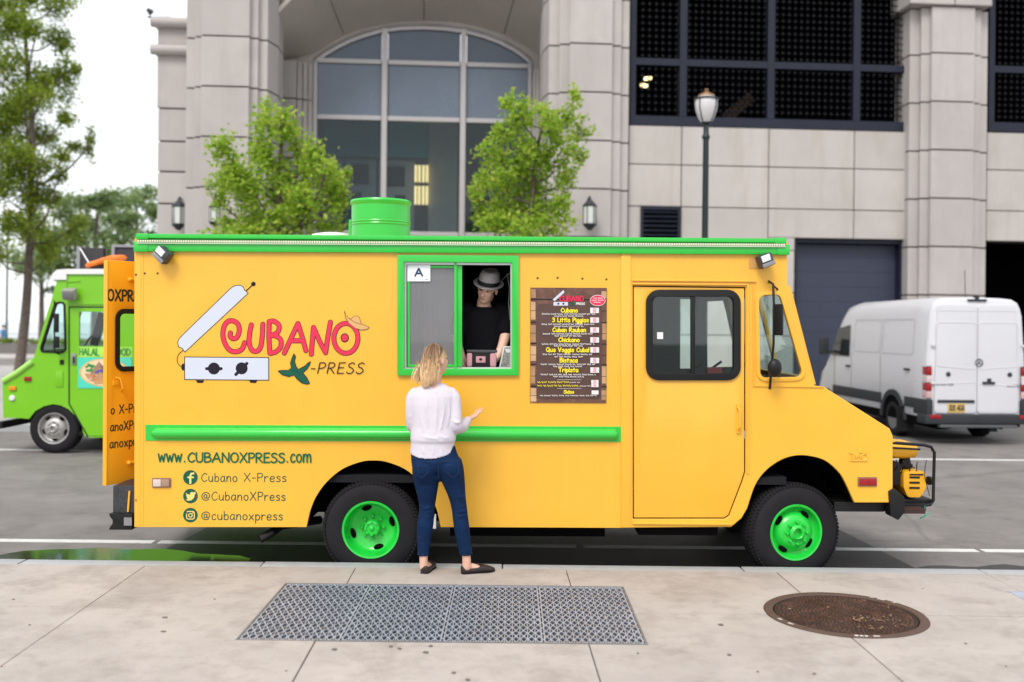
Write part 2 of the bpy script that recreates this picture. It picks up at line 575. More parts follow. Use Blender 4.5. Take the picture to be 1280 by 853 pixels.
# ------------------------------------------------------------------ hand lettering: every glyph is a few brush strokes
def _gl(txt):
    w, *st = txt.split('|')
    out = []
    for q in st:
        k, *pp = q.split()
        out.append((k, [tuple(float(t) for t in p.split(',')) for p in pp]))
    return float(w), out
GLYPH = {k: _gl(v) for k, v in {
 'A': '.76|L 0,0 .4,1 .74,0|L .13,.34 .63,.36', 'B': '.6|L .04,0 .04,.98|C .04,.97 .35,.98 .5,.78 .38,.58 .06,.52|C .06,.52 .45,.5 .6,.28 .42,.04 .04,0',
 'C': '.62|C .6,.84 .42,.98 .18,.8 .04,.45 .16,.1 .38,0 .6,.16', 'D': '.66|L .04,0 .04,.98|C .04,.98 .45,.9 .65,.5 .45,.1 .04,0',
 'E': '.54|L .52,1 .05,.98 .05,0 .54,.02|L .05,.52 .45,.54', 'F': '.52|L .52,1 .05,.98 .05,0|L .05,.52 .44,.54', 'G': '.66|C .6,.86 .4,.98 .14,.78 .04,.4 .2,.06 .5,.04 .64,.2|L .64,.2 .64,.42 .38,.42',
 'H': '.62|L .04,0 .04,1|L .6,0 .6,1|L .04,.5 .6,.52', 'I': '.1|L .05,0 .05,1', 'K': '.58|L .05,0 .05,1|L .54,.96 .06,.42 .58,0', 'L': '.5|L .05,1 .05,.02 .5,0', 'M': '.8|L .02,0 .12,1 .4,.35 .68,1 .78,0',
 'N': '.66|L .04,0 .04,1 .62,.02 .62,1', 'O': '.72|O .36,.5,.33,.5', 'P': '.54|L .05,0 .05,.98|C .05,.98 .4,.97 .54,.74 .38,.5 .05,.46', 'Q': '.76|O .36,.5,.33,.5|L .46,.25 .76,-.1',
 'R': '.6|L .05,0 .05,.98|C .05,.98 .4,.97 .52,.74 .36,.52 .05,.48|L .22,.48 .6,0', 'S': '.56|C .52,.88 .34,1 .1,.86 .12,.64 .38,.5 .54,.28 .4,.04 .16,0 .02,.14', 'T': '.66|L 0,.98 .66,.98|L .33,.98 .33,0',
 'U': '.64|C .04,1 .04,.4 .14,.06 .34,0 .54,.1 .6,.45 .6,1', 'V': '.66|L .02,1 .33,0 .64,1', 'W': '.96|L .02,1 .25,0 .48,.8 .71,0 .94,1', 'X': '.66|L .02,0 .62,1|L .04,1 .64,0', 'Y': '.62|L .02,1 .3,.5|L .6,1 .14,0',
 'a': '.5|C .44,.58 .24,.64 .06,.4 .08,.08 .28,.02 .44,.3|L .46,.62 .45,.2 .52,0', 'b': '.48|L .05,1 .05,.02|C .05,.3 .2,.6 .42,.5 .46,.2 .3,0 .05,.06', 'c': '.44|C .42,.54 .24,.64 .05,.38 .1,.06 .28,0 .43,.1', 'd': '.5|L .46,1 .46,0|C .46,.4 .3,.62 .08,.45 .06,.1 .28,0 .46,.16',
 'e': '.5|C .06,.33 .3,.32 .46,.38 .42,.58 .2,.62 .05,.38 .1,.06 .3,0 .48,.1', 'g': '.5|C .46,.5 .26,.64 .06,.4 .1,.06 .3,.04 .46,.3|C .46,.6 .47,.1 .42,-.28 .2,-.34 .06,-.22', 'h': '.48|L .05,1 .05,0|C .05,.3 .22,.6 .4,.52 .44,.25 .44,0', 'i': '.1|L .05,0 .05,.6|L .05,.84 .05,.86',
 'k': '.46|L .05,1 .05,0|L .42,.58 .06,.28 .46,0', 'l': '.1|L .05,0 .05,1', 'm': '.76|L .05,.62 .05,0|C .05,.3 .2,.62 .36,.55 .38,.25 .38,0|C .38,.3 .52,.62 .68,.55 .72,.25 .72,0', 'n': '.5|L .05,.62 .05,0|C .05,.3 .22,.62 .42,.54 .46,.25 .46,0',
 'o': '.52|O .26,.31,.22,.31', 'p': '.48|L .05,.62 .05,-.36|C .05,.3 .2,.62 .42,.5 .46,.2 .3,0 .05,.06', 'q': '.5|C .44,.58 .24,.64 .06,.4 .08,.08 .28,.02 .44,.3|L .46,.62 .46,-.36', 'r': '.4|L .05,.62 .05,0|C .05,.32 .2,.58 .4,.56', 's': '.42|C .4,.54 .22,.64 .06,.5 .2,.36 .4,.22 .3,.02 .04,.06',
 't': '.42|L .21,.94 .2,.0|L 0,.62 .42,.62', 'u': '.5|C .05,.62 .05,.2 .2,0 .38,.08 .46,.35|L .46,.62 .47,0', 'v': '.46|L .02,.62 .23,0 .44,.62', 'w': '.7|L .02,.62 .18,0 .35,.5 .52,0 .68,.62', 'x': '.48|L .02,0 .46,.62|L .03,.62 .46,0', 'y': '.46|L .02,.62 .24,.08|L .44,.62 .12,-.36',
 '3': '.54|C .06,.88 .3,1 .48,.8 .36,.56 .2,.52|C .2,.52 .46,.5 .52,.24 .32,0 .04,.1', '1': '.2|L .02,.82 .14,1 .14,0', '4': '.56|L .42,0 .42,1 .02,.3 .56,.3', '6': '.54|C .44,.98 .1,.6 .06,.2 .28,0 .5,.2 .4,.48 .1,.4', '.': '.1|L .05,.03 .05,.05', '-': '.36|L .03,.42 .34,.42', '!': '.12|L .06,1 .06,.3|L .06,.03 .06,.05',
 '@': '.92|C .58,.6 .4,.66 .28,.42 .4,.22 .54,.34 .6,.62|C .6,.62 .58,.3 .7,.24 .86,.42 .8,.76 .5,.92 .16,.74 .06,.4 .24,.06 .56,.0 .78,.1', ' ': '.34', ',': '.1|L .06,.05 .02,-.14'}.items()}

class Decal(MB):
    """flat print on a surface in the local x-z plane, facing -y; every stroke lies a hair above the one before"""
    def __init__(s, y=-0.0025, step=0.00006):
        super().__init__()
        s.y, s.step = y, step
    def lay(s, k=1):
        s.y -= s.step * k
    def poly(s, pts, m):
        s.cur = m
        s.lay()
        tri = tessellate_polygon([[V((x, z, 0)) for x, z in pts]])
        s.add([(x, s.y, z) for x, z in pts], [tuple(t) for t in tri])
    def stroke(s, pts, w, m, caps=True):
        s.cur = m
        s.lay()
        pts = [V(p).to_2d() for p in pts]
        pts = [p for i, p in enumerate(pts) if i == 0 or (p - pts[i - 1]).length > 1e-6] or pts[:1]
        if len(pts) == 1:
            return s.poly(ell(pts[0].x, pts[0].y, w / 2, w / 2, 10), m)
        h = w / 2
        k = len(pts)
        left, right = [], []
        for i, p in enumerate(pts):
            d = (pts[min(i + 1, k - 1)] - pts[max(i - 1, 0)]).normalized() if caps or 0 < i < k - 1 else (pts[1] - pts[-2]).normalized()
            nn = V((-d.y, d.x)) * h
            left.append(p + nn)
            right.append(p - nn)
        vs = [(p.x, s.y, p.y) for p in left + right]
        s.add(vs, [(i, k + i, k + i + 1, i + 1) for i in range(k - 1)])
        for e, q in ((pts[0], pts[0] - pts[1]), (pts[-1], pts[-1] - pts[-2])) if caps else ():
            a = math.atan2(q.y, q.x)
            c = ell(e.x, e.y, h, h, 6, a - PI / 2, a + PI / 2, True)
            s.add([(x, s.y, z) for x, z in c], [tuple(range(len(c)))])
    def pen(s, kind, pts, w, m):
        if kind == 'C':
            s.stroke(crom(pts, 6), w, m)
        else:
            for a, b in zip(pts[:-1], pts[1:]):
                s.stroke([a, b], w, m)
    def text(s, txt, x, z, h, w, m, width=None, slant=0.0, gap=0.16):
        tot = sum(GLYPH[c][0] + gap for c in txt) - gap
        sx = (width / tot) if width else h
        cur = x
        for c in txt:
            gw, st = GLYPH[c]
            for k, pts in st:
                if k == 'O':
                    a = pts[0]
                    pts = ell(a[0], a[1], a[2], a[3], 20, PI / 2, PI / 2 + 2 * PI, True)
                q = [(cur + px * sx + slant * pz * h, z + pz * h) for px, pz in pts]
                if k == 'O':
                    s.stroke(q, w, m, caps=False)
                else:
                    s.pen(k, q, w, m)
            cur += (gw + gap) * sx

# ================================================================== THE SETTING
KERB_Z = 0.145
KY = G(640, 705, KERB_Z).y                     # road edge of the kerb
m_asph = mat('asphalt', (0.19, 0.172, 0.163), 0.85, var=0.24, vs=1.3, crack=(.21, .007, .28), bump=0.5, bs=90, col2=(0.135, 0.126, 0.122), thresh=(0.5, 0.68), blot=((0.26, 0.245, 0.235), 0.45, 0.6))
m_paint = mat('road_paint', (0.6, 0.6, 0.58), 0.7, var=0.12, vs=9, blot=((0.2, 0.19, 0.185), 7, 0.8))
m_conc = mat('pavement_concrete', (0.40, 0.357, 0.328), 0.85, var=0.13, vs=1.9, bump=0.3, bs=120, each=.045, col2=(0.30, 0.262, 0.235), thresh=(0.46, 0.7), blot=((0.20, 0.165, 0.14), 2.6, 0.6))
m_gran = mat('granite_kerb', (0.36, 0.37, 0.38), 0.6, var=0.12, vs=7, bump=0.2, bs=160)
m_mortar = mat('joint_dark', (0.05, 0.047, 0.045), 0.95)
m_soil = mat('ground_earth', (0.14, 0.13, 0.12), 0.9)

o = MB().box(-400, 400, -120, 64, -0.45, -0.3).build('ground', m_soil, smooth=0); o['kind'] = 'structure'
o = MB().box(-1500, 1500, 64, 3000, -1.3, -1.2).build('water', mat('sea_water', (0.25, 0.3, 0.32), 0.18, bump=0.4, bs=0.6), smooth=0); o['kind'] = 'structure'

road = struct('road')
o = MB().box(-140, 140, KY, 61, -0.25, 0.0).build('asphalt', m_asph, road, smooth=0)
def marking(x0, x1, y0, y1):
    MB().box(x0, x1, y0, y1, -0.01, 0.004).build('road_marking', m_paint, road, smooth=0)
yl = G(300, 679, 0).y
for xa, xb in ((-14, -3.2), (-3.15, 0.6), (0.66, 4.2), (4.25, 16)):
    marking(xa, xb, yl - 0.055, yl + 0.055)
yf = G(640, 569, 0).y
marking(-16, -7.0, yf - 0.06, yf + 0.06)
marking(-6.9, 4.9, yf - 0.06, yf + 0.06)
marking(5.0, 15, yf - 0.06, yf + 0.06)
for py in (458, 469, 479, 490):
    yy = G(5, py, 0).y
    marking(-0.62 * yy, -0.33 * yy, yy - 0.2, yy + 0.2)

# oil-dark, damp asphalt of the parking lane, darkened to paint the truck's shade
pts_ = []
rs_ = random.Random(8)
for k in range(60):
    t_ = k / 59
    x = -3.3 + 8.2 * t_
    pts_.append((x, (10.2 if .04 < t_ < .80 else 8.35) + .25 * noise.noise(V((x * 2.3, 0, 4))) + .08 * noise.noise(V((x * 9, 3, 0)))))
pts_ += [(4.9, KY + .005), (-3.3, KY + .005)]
o = MB().prismz(pts_, -.01, .0022).build('stained_shade_asphalt', mat('stained_shade_asphalt', (.034, .031, .03), .6, var=.35, vs=2.5, bump=.5, bs=90, col2=(.06, .056, .053), thresh=(.55, .75)), road, smooth=0)
# puddle in the gutter: sheet of water with a ragged shore, lying on the asphalt
pud = []
for px, py in ((-20, 697), (5, 693), (30, 689), (70, 687), (130, 686), (170, 686), (205, 686.5), (232, 690), (250, 692.5), (275, 693), (300, 694.5), (318, 699)):
    p = G(px, py, 0.006)
    pud.append((p.x, p.y))
rag = []
for a, b in zip(pud[:-1], pud[1:]):
    for k in range(5):
        t = k / 5
        x, y = a[0] + (b[0] - a[0]) * t, a[1] + (b[1] - a[1]) * t
        rag.append((x, y + 0.05 * noise.noise(V((x * 4, y, 0)))))
rag += [(pud[-1][0], KY + 0.01), (pud[0][0], KY + 0.01)]
o = MB().prismz(rag, 0.001, 0.0065).build('puddle', mat('puddle_water', (0.012, 0.012, 0.011), 0.09, rvar=0.05, bump=.02, bs=6, spec=0.9), smooth=0)
o['kind'] = 'structure'

kerb = struct('kerb')
kx = -13.0
kw = 0.155
joints = [G(628, 708, KERB_Z).x + 1.83 * k for k in range(-8, 8)]
for a, b in zip(joints[:-1], joints[1:]):
    MB().box(a + 0.004, b - 0.004, KY - kw, KY, -0.25, KERB_Z + random.uniform(-0.003, 0.003)).build('kerb_stone', m_gran, kerb, bevel=0.012, smooth=40)
MB().box(-15, 15, KY - kw + 0.01, KY - 0.01, -0.26, KERB_Z - 0.02).build('kerb_joint', m_mortar, kerb, smooth=0)

# near pavement: concrete slabs on a slightly skewed grid
walk = struct('pavement')
SK = -0.022                                    # skew of the joints running away from the camera
jx = [G(365, 853, KERB_Z).x + 1.583 * k for k in range(-7, 8)]
Yj0 = G(500, 853, KERB_Z).y
jy = [KY - kw - 0.008, G(640, 764, KERB_Z).y]
for k in range(4):
    jy.append(jy[-1] - 1.6)
gr_c = [G(352, 729, KERB_Z), G(777, 733.5, KERB_Z), G(813, 805, KERB_Z), G(299, 801, KERB_Z)]
gx0, gx1 = (gr_c[0].x + gr_c[3].x) / 2, (gr_c[1].x + gr_c[2].x) / 2
gy1, gy0 = (gr_c[0].y + gr_c[1].y) / 2, (gr_c[2].y + gr_c[3].y) / 2
mh_a, mh_b = G(951, 762, KERB_Z), G(1170, 781, KERB_Z)
mh_n, mh_f = G(1086, 797, KERB_Z), G(1035, 742, KERB_Z)
mh_c = V(((mh_a.x + mh_b.x + mh_n.x + mh_f.x) / 4, (mh_n.y + mh_f.y) / 2, KERB_Z))
mh_r = ((mh_b - mh_a).length / 2 + (mh_f.y - mh_n.y) / 2) / 2
cut_g = MB().box(gx0, gx1, gy0, gy1, -0.2, 0.4).build('cutter', m_conc, smooth=0)
cut_m = MB().lathe([(mh_r, -0.2), (mh_r, 0.4)], (mh_c.x, mh_c.y, 0), n=64).build('cutter', m_conc, smooth=0)
for i in range(len(jx) - 1):
    for j in range(len(jy) - 1):
        y1, y0 = jy[j], jy[j + 1]
        g = 0.0032
        sh = lambda y: SK * (y - Yj0)
        zz = KERB_Z + random.uniform(-0.0035, 0.0035)
        poly = [(jx[i] + sh(y0) + g, y0 + g * 0.5), (jx[i + 1] + sh(y0) - g, y0 + g * 0.5), (jx[i + 1] + sh(y1) - g, y1 - g * 0.5), (jx[i] + sh(y1) + g, y1 - g * 0.5)]
        o = MB().prismz(poly, -0.02, zz).build('slab', m_conc, walk, smooth=0, bevel=0.006)
        cs = []
        if jx[i + 1] > gx0 and jx[i] + 0.1 < gx1 and y1 > gy0 and y0 < gy1:
            cs.append(cut_g)
        if abs((jx[i] + jx[i + 1]) / 2 - mh_c.x) < mh_r + 0.85 and y1 > mh_c.y - mh_r and y0 < mh_c.y + mh_r:
            cs.append(cut_m)
        if cs:
            cut(o, cs)
for k in (cut_g, cut_m):
    bpy.data.objects.remove(k)
MB().box(-13, 13, -1, KY - kw - 0.001, -0.25, 0.01).build('pavement_bed', mat('pavement_bed', (0.09, 0.08, 0.072), 0.95, vs=8), walk, smooth=0)
# trodden chewing gum and specks on the slabs: tiny flat discs
gm = MB()
rg = random.Random(5)
gp = [(252, 620), (310, 634), (514, 617), (483, 658), (664, 792), (758, 838)]
gpts = [(440 + x / 5.233, 690 + y / 5.233) for x, y in gp] + [(545 / 2.667, 660 + 347 / 2.667), (550 / 2.667, 660 + 300 / 2.667), (1115 / 2.667, 660 + 406 / 2.667), (930 / 2.783 * .4 + 500, 700 + 660 / 3.6), (255 / 2.783 + 820, 640 + 498 / 2.783), (990 / 2.783 + 820, 640 + 413 / 2.783), (567 / 2.783 + 820, 640 + 434 / 2.783), (225 / 2.783 + 820, 640 + 393 / 2.783)]
for k in range(16):
    gpts.append((rg.uniform(0, 1280), rg.uniform(722, 850)))
for k, (px, py) in enumerate(gpts):
    if 330 < px < 815 and 725 < py < 806 or 940 < px < 1180 and 738 < py < 800:
        continue
    p = G(px, py, KERB_Z)
    r = rg.uniform(0.009, 0.015) if k < 14 else rg.uniform(0.004, 0.008)
    gm.prismz([(p.x + r * rg.uniform(.8, 1.3) * math.cos(a), p.y + r * rg.uniform(.7, 1.2) * math.sin(a)) for a in [PI * 2 * q / 9 for q in range(9)]], KERB_Z + 0.001, KERB_Z + 0.005)
o = gm.build('gum_spots', mat('old_gum', (0.17, 0.145, 0.13), 0.85), smooth=0)
o['kind'] = 'stuff'

# ---- steel pavement grating: four panels of riveted lattice over a dark pit
m_steel = mat('galvanised_steel', (0.46, 0.51, 0.62), 0.42, metal=0.45, var=0.2, vs=5, col2=(0.3, 0.32, 0.38), thresh=(0.5, 0.75))
m_pit = mat('pit_dark', (0.006, 0.006, 0.007), 0.95, spec=.05)
grate = thing('pavement_grating', ((gx0 + gx1) / 2, (gy0 + gy1) / 2, KERB_Z), 'long galvanised steel pavement grating of four lattice panels', 'grating')
gw, gh = (gx1 - gx0) / 2, (gy1 - gy0) / 2
f = MB()
t = 0.014
f.box(-gw + .002, gw - .002, gh - t, gh - .002, -.09, .001).box(-gw + .002, gw - .002, -gh + .002, -gh + t, -.09, .001).box(-gw + .002, -gw + t, -gh + t, gh - t, -.09, .001).box(gw - t, gw - .002, -gh + t, gh - t, -.09, .001)
f.build('frame', mat('grating_frame', (0.2, 0.205, 0.22), 0.6, metal=0.5, var=0.2), grate, smooth=0)
MB().box(-gw + t, gw - t, -gh + t, gh - t, -.118, -.112).build('pit_floor', m_pit, grate, smooth=0)
pw = (2 * gw - 2 * t) / 4
cell = pw / 13
rows = 22
ch = (2 * gh - 2 * t - 0.02) / rows
def lattice():
    b, tp_ = MB(), MB()
    x0, x1, y0, y1 = -pw / 2 + .005, pw / 2 - .005, -gh + t + .004, gh - t - .004
    for xa, xb, ya, yb in ((x0, x1, y0, y0 + .007), (x0, x1, y1 - .007, y1), (x0, x0 + .007, y0, y1), (x1 - .007, x1, y0, y1)):
        b.box(xa, xb, ya, yb, -.04, 0)
        tp_.box(xa, xb, ya, yb, .0005, .0028)
    for i in range(13):                               # pairs of wavy bars riveted where they meet
        xc = -pw / 2 + cell * (i + .5)
        for sg in (-1, 1):
            pts = []
            for j in range(rows + 1):
                off = (j % 2) * cell * .5 * sg * 0.94
                pts.append((xc + off, y0 + .006 + ch * j))
            for p, q in zip(pts[:-1], pts[1:]):
                b.bar((p[0], p[1], -.012), (q[0], q[1], -.012), .0056, .022)
                tp_.bar((p[0], p[1], .0), (q[0], q[1], .0), .0062, .003)
        for j in range(0, rows + 1, 2):
            tp_.box(xc - .006, xc + .006, y0 + .003 + ch * j - .008, y0 + .003 + ch * j + .011, -.012, .0022)
    for i in range(1, 13):                            # straight bars between the wavy ones
        x = -pw / 2 + cell * i
        b.box(x - .0022, x + .0022, y0 + .008, y1 - .008, -.026, -.0012)
        tp_.box(x - .0026, x + .0026, y0 + .008, y1 - .008, -.001, .0011)
    for f_ in tp_.f:
        b.f.append(tuple(i + len(b.v) for i in f_))
        b.mi.append(1)
    b.v += tp_.v
    return b
p0 = lattice().build('lattice_panel', [mat('shaded_steel_sides', (.19, .205, .245), .6, metal=.3, var=.3, vs=9), m_steel], grate, smooth=0, normals=False)  # bar sides in darker steel, their shade put into the colour
p0.location = (-1.5 * pw, 0, -.003)
for k in (1, 2, 3):
    q = dup(p0, grate, ((k - 1.5) * pw, 0, -.003 - .001 * (k % 2)))

# second grating at the right edge of the frame (only a corner shows)
g2a = G(1262, 741, KERB_Z)
g2 = thing('pavement_grating', (g2a.x + .35, g2a.y - .18, KERB_Z), 'corner of a blue grey steel plate cover at right edge of pavement', 'utility cover')
MB().box(-.35, .35, -.17, .17, .001, .006).build('plate', m_steel, g2, smooth=0)
MB().box(-.37, .37, .171, .19, .001, .007).build('rim', m_steel, g2, smooth=0)

# ---- manhole: cast ring, lid with raised nubs, leaf litter, paint marks
m_rust = mat('rusty_cast_iron', (0.05, 0.025, 0.018), 0.75, metal=0.3, var=0.3, vs=14, bump=0.5, bs=120, col2=(0.025, 0.016, 0.013), thresh=(0.45, 0.65))
mh = thing('manhole_cover', mh_c, 'round rusty brown manhole cover with raised nubs set in the pavement', 'manhole')
R0 = mh_r - .003
MB().lathe([(R0, -.1), (R0, .0), (R0 - .006, .005), (R0 * .9, .005), (R0 * .885, -.002), (R0 * .885, -.1)], n=72, caps=False).build('ring', mat('cast_ring', (0.10, 0.06, 0.046), 0.7, metal=.3, var=.2, vs=9, bump=.3), mh)
MB().lathe([(0, -.008), (R0 * .84, -.008), (R0 * .845, -.004), (R0 * .868, -.004), (R0 * .87, -.1)], n=72, caps=False).build('lid', m_rust, mh)
nb = MB()
rr = .03
while rr < R0 * .82:
    n = max(6, int(2 * PI * rr / .026))
    for k in range(n):
        a = 2 * PI * (k + (int(rr / .024) % 2) * .5) / n + rg.uniform(-.25, .25) * .02 / rr
        x, y = (rr + rg.uniform(-.006, .006)) * math.cos(a), (rr + rg.uniform(-.006, .006)) * math.sin(a)
        h = .0075
        w = .0075
        R = Matrix.Rotation(a, 2)
        pts = [R @ V(p) for p in ((-w, -w * .8), (w, -w * .8), (w, w * .8), (-w, w * .8))]
        nb.add([(x + p.x, y + p.y, -.009) for p in pts] + [(x + p.x * .7, y + p.y * .7, -.008 + h) for p in pts], [(4, 5, 6, 7), (0, 1, 5, 4), (1, 2, 6, 5), (2, 3, 7, 6), (3, 0, 4, 7)])
    rr += .0235
o = nb.build('nubs', mat('rusty_nubs', (.12, .055, .035), .6, metal=.3, var=.5, vs=7, col2=(.05, .028, .02), thresh=(.42, .6)), mh, smooth=0)
o['kind'] = 'stuff'
pm = MB()
for a0, a1 in ((196, 201), (208, 213), (258, 268), (271, 276), (40, 46), (30, 33), (49, 52)):
    for q in range(3):
        a, b = math.radians(a0 + (a1 - a0) * q / 3 + rg.uniform(0, .5)), math.radians(a0 + (a1 - a0) * (q + .8) / 3)
        ri, ro = R0 * (.925 + rg.uniform(0, .015)), R0 * .975
        pm.add([(ri * math.cos(a), ri * math.sin(a), .0062), (ro * math.cos(a), ro * math.sin(a), .0062), (ro * math.cos(b), ro * math.sin(b), .0062), (ri * math.cos(b), ri * math.sin(b), .0062)], [(0, 1, 2, 3)])
pm.build('paint_marks', mat('white_marking_paint', (0.6, 0.57, 0.55), .7, var=.3, vs=20), mh, smooth=0)
lf = MB()
for k in range(60):
    a, r = rg.gauss(-1.05, .55), R0 * rg.uniform(.08, .62)
    if k > 45:
        a, r = rg.uniform(0, 6.28), R0 * math.sqrt(rg.random()) * .8
    x, y = r * math.cos(a) + .05, r * math.sin(a) - .03
    s = rg.uniform(.005, .02)
    q = rg.uniform(0, 6.28)
    z = .002 + rg.uniform(0, .005)
    d, e = V((math.cos(q), math.sin(q))) * s, V((-math.sin(q), math.cos(q))) * s * .35
    lf.add([(x - d.x, y - d.y, z), (x + e.x, y + e.y, z + .004), (x + d.x, y + d.y, z), (x - e.x, y - e.y, z + .003)], [(0, 1, 2, 3)])
o = lf.build('leaf_litter', mat('dry_leaf_litter', (0.33, 0.21, 0.12), .8, var=.5, vs=30), mh, smooth=0)
o['kind'] = 'stuff'

# ---- far pavement and apron in front of the building
FY = 17.9
m_conc2 = mat('far_concrete', (0.36, 0.34, 0.325), 0.85, var=.12, vs=.8)
fw = struct('far_pavement')
for k in range(-9, 2):
    MB().box(k * 2.4 + .01, (k + 1) * 2.4 - .01, FY, 40 if k < -4 else 30, -.2, .13).build('slab', m_conc2, fw, smooth=0)
MB().box(4.8, 40, FY + .05, 30, -.2, .012).build('driveway_apron', mat('apron_asphalt', (0.12, 0.115, 0.112), .85, var=.15, vs=.7), fw, smooth=0)
fk = struct('far_kerb')
for k in range(-9, 2):
    MB().box(k * 2.4 + .006, (k + 1) * 2.4 - .006, FY - .16, FY - .002, -.2, .133).build('kerb_stone', m_gran, fk, smooth=0, bevel=.012)

# ================================================================== THE BUILDING
TH = 0.07
YB0 = 24.5
_ct, _st = math.cos(TH), math.sin(TH)
def B(px, py, off=0.0):
    """point of the facade plane (moved back by off) on a sight line, in the building's own frame"""
    a, b = ray(px, py)
    D = (off + YB0 * _ct) / (_ct - a * _st)
    w = V((a * D, D - YB0))
    return V((w.x * _ct + w.y * _st, off, H + b * D))
bx = lambda px, off=0.0, py=200: B(px, py, off).x
bz = lambda px, py, off=0.0: B(px, py, off).z
m_stone = mat('pale_stone', (0.44, 0.405, 0.39), .8, each=.055, var=.09, vs=1.1, streak=((.33, .3, .285), .45), bump=.12, bs=60, blot=((0.34, 0.315, 0.3), .8, .5))
m_stone2 = mat('warm_wall_stone', (0.46, 0.425, 0.4), .8, each=.055, var=.09, vs=.9, streak=((.36, .325, .27), .55), bump=.1, bs=60, blot=((0.36, 0.345, 0.31), .5, .5))
m_core = mat('stone_joint', (0.085, 0.075, 0.072), .95)
m_soff = mat('soffit_plaster', (0.40, 0.36, 0.33), .85, var=.1, vs=.7)
m_dkmetal = mat('dark_blue_frame', (0.013, 0.016, 0.031), .5, var=.2, spec=.3)
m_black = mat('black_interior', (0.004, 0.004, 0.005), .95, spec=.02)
bld = thing('office_building', (0, YB0, 0), 'large pale stone office building with stepped piers, tall arched window and parking screens', 'building', rz=TH)
TOP = 13.2

def stack(name, xs, zs, back, yout=None):
    """a pier: a dark core and stone blocks one over another; xs = [(x, y)] stepped front outline from left to right"""
    core = [(x, y + .05) for x, y in xs]
    cx = (xs[0][0] + xs[-1][0]) / 2
    core = [(cx + (x - cx) * .985, y) for x, y in core] + [(xs[-1][0] - .02, back), (xs[0][0] + .02, back)]
    p = MB().prismz(core, 0, zs[-1] - .03).build(name, m_core, bld, smooth=0)
    for a, b in zip(zs[:-1], zs[1:]):
        d = random.uniform(-.004, .004)
        MB().prismz([(x, y + d) for x, y in xs] + [(xs[-1][0], back - .002), (xs[0][0], back - .002)], a + .02, b - .02).build('block', m_stone, p, smooth=0, bevel=.012, seg=1)
    return p
def levels(z_known, step, top):
    z = z_known
    while z > .1:
        z -= step
    out = [0.0]
    z += step
    while z < top:
        if z > .3:
            out.append(z)
        z += step
    return out + [top]

# pier at the left of the arch
O = -.5
z1 = bz(280, 108, O)
st = bz(280, 108, O) - bz(280, 171, O)
xs = [(bx(234, -.05), -.05), (bx(234, -.05), -.22), (bx(243, -.3), -.22), (bx(243, -.3), -.36), (bx(250, O), -.36), (bx(250, O), O), (bx(310, O), O), (bx(310, O) + .02, -.36), (bx(321, -.36), -.36), (bx(321, -.36) + .02, -.22), (bx(333, -.22), -.22), (bx(346.5, .35), .35)]
pier_l = stack('pier', xs, levels(z1, st, TOP), 1.1)
z1 = bz(737, 115, O)
st = bz(737, 54.5, O) - bz(737, 115, O)
xs = [(bx(677.6, .3), .35), (bx(684.7, -.22), -.22), (bx(698, -.22), -.22), (bx(698, -.36), -.36), (bx(711, -.36), -.36), (bx(711, O), O), (bx(764, O), O), (bx(764, O) + .01, -.36), (bx(775, -.36), -.36), (bx(775, -.36) + .01, -.22), (bx(785, -.22), -.22), (bx(785, -.22), -.0)]
pier_r = stack('pier', xs, levels(z1, st, TOP), 1.1)
z1 = bz(1185, 127, O)
st = bz(1185, 127, O) - bz(1185, 187.5, O)
zl = levels(z1, st, 20)
ztop = bz(1185, 8, O)
zl = [z for z in zl if z < ztop - .3] + [ztop]
xs = [(bx(1136, -.22), -.0), (bx(1136, -.22), -.22), (bx(1150, -.3), -.22), (bx(1150, -.36), -.36), (bx(1163.6, O), -.36), (bx(1163.6, O), O), (bx(1217, O), O), (bx(1217, O) + .01, -.36), (bx(1225, -.36), -.36), (bx(1225, -.36) + .01, -.22), (bx(1233, -.22), -.22), (bx(1233, -.22), -.0)]
pier_g = stack('pier', xs, zl, .6)
for xa, xb in ((1134, 1190), (1190, 1237)):
    MB().box(bx(xa, O) + .012, bx(xb, O) - .012, -.58, .55, ztop + .012, ztop + 1.0).build('capital_block', m_stone, pier_g, smooth=0, bevel=.02, seg=1)

# parapet wall left of the pier, with two rounded string courses
xl, xr = bx(197, .8), bx(236, .8)
lw = MB().box(xl + .04, xr, .85, 9, 0, bz(215, 30, .8)).build('side_wall', m_core, bld, smooth=0)
zs = [0, 1.5, 2.9] + [bz(215, y, .8) for y in (255, 215, 177, 136, 66)]
zs = sorted(zs)
for a, b in zip(zs[:-1], zs[1:]):
    MB().box(xl if b < bz(215, 130, .8) else xl - .03, xr, .8, 9.0, a + .02, b - .02).build('block', m_stone, lw, smooth=0, bevel=.012, seg=1)
MB().box(xl - .03, xr, .8, 9.0, bz(215, 56, .8), bz(215, 33, .8)).build('block', m_stone, lw, smooth=0, bevel=.012, seg=1)
for ya, yb in ((67.5, 54.5), (33, 20)):
    za, zb = bz(215, ya, .6), bz(215, yb, .6)
    r = (zb - za) / 2
    MB().tube([(xl - .16, .72, (za + zb) / 2), (xr + .05, .72, (za + zb) / 2)], r, 16).tube([(xl - .02, .72, (za + zb) / 2), (xl - .02, 9, (za + zb) / 2)], r, 16).box(xl + .0, xr, .74, 8.9, za + .01, zb - .005).build('string_course', m_stone, lw)

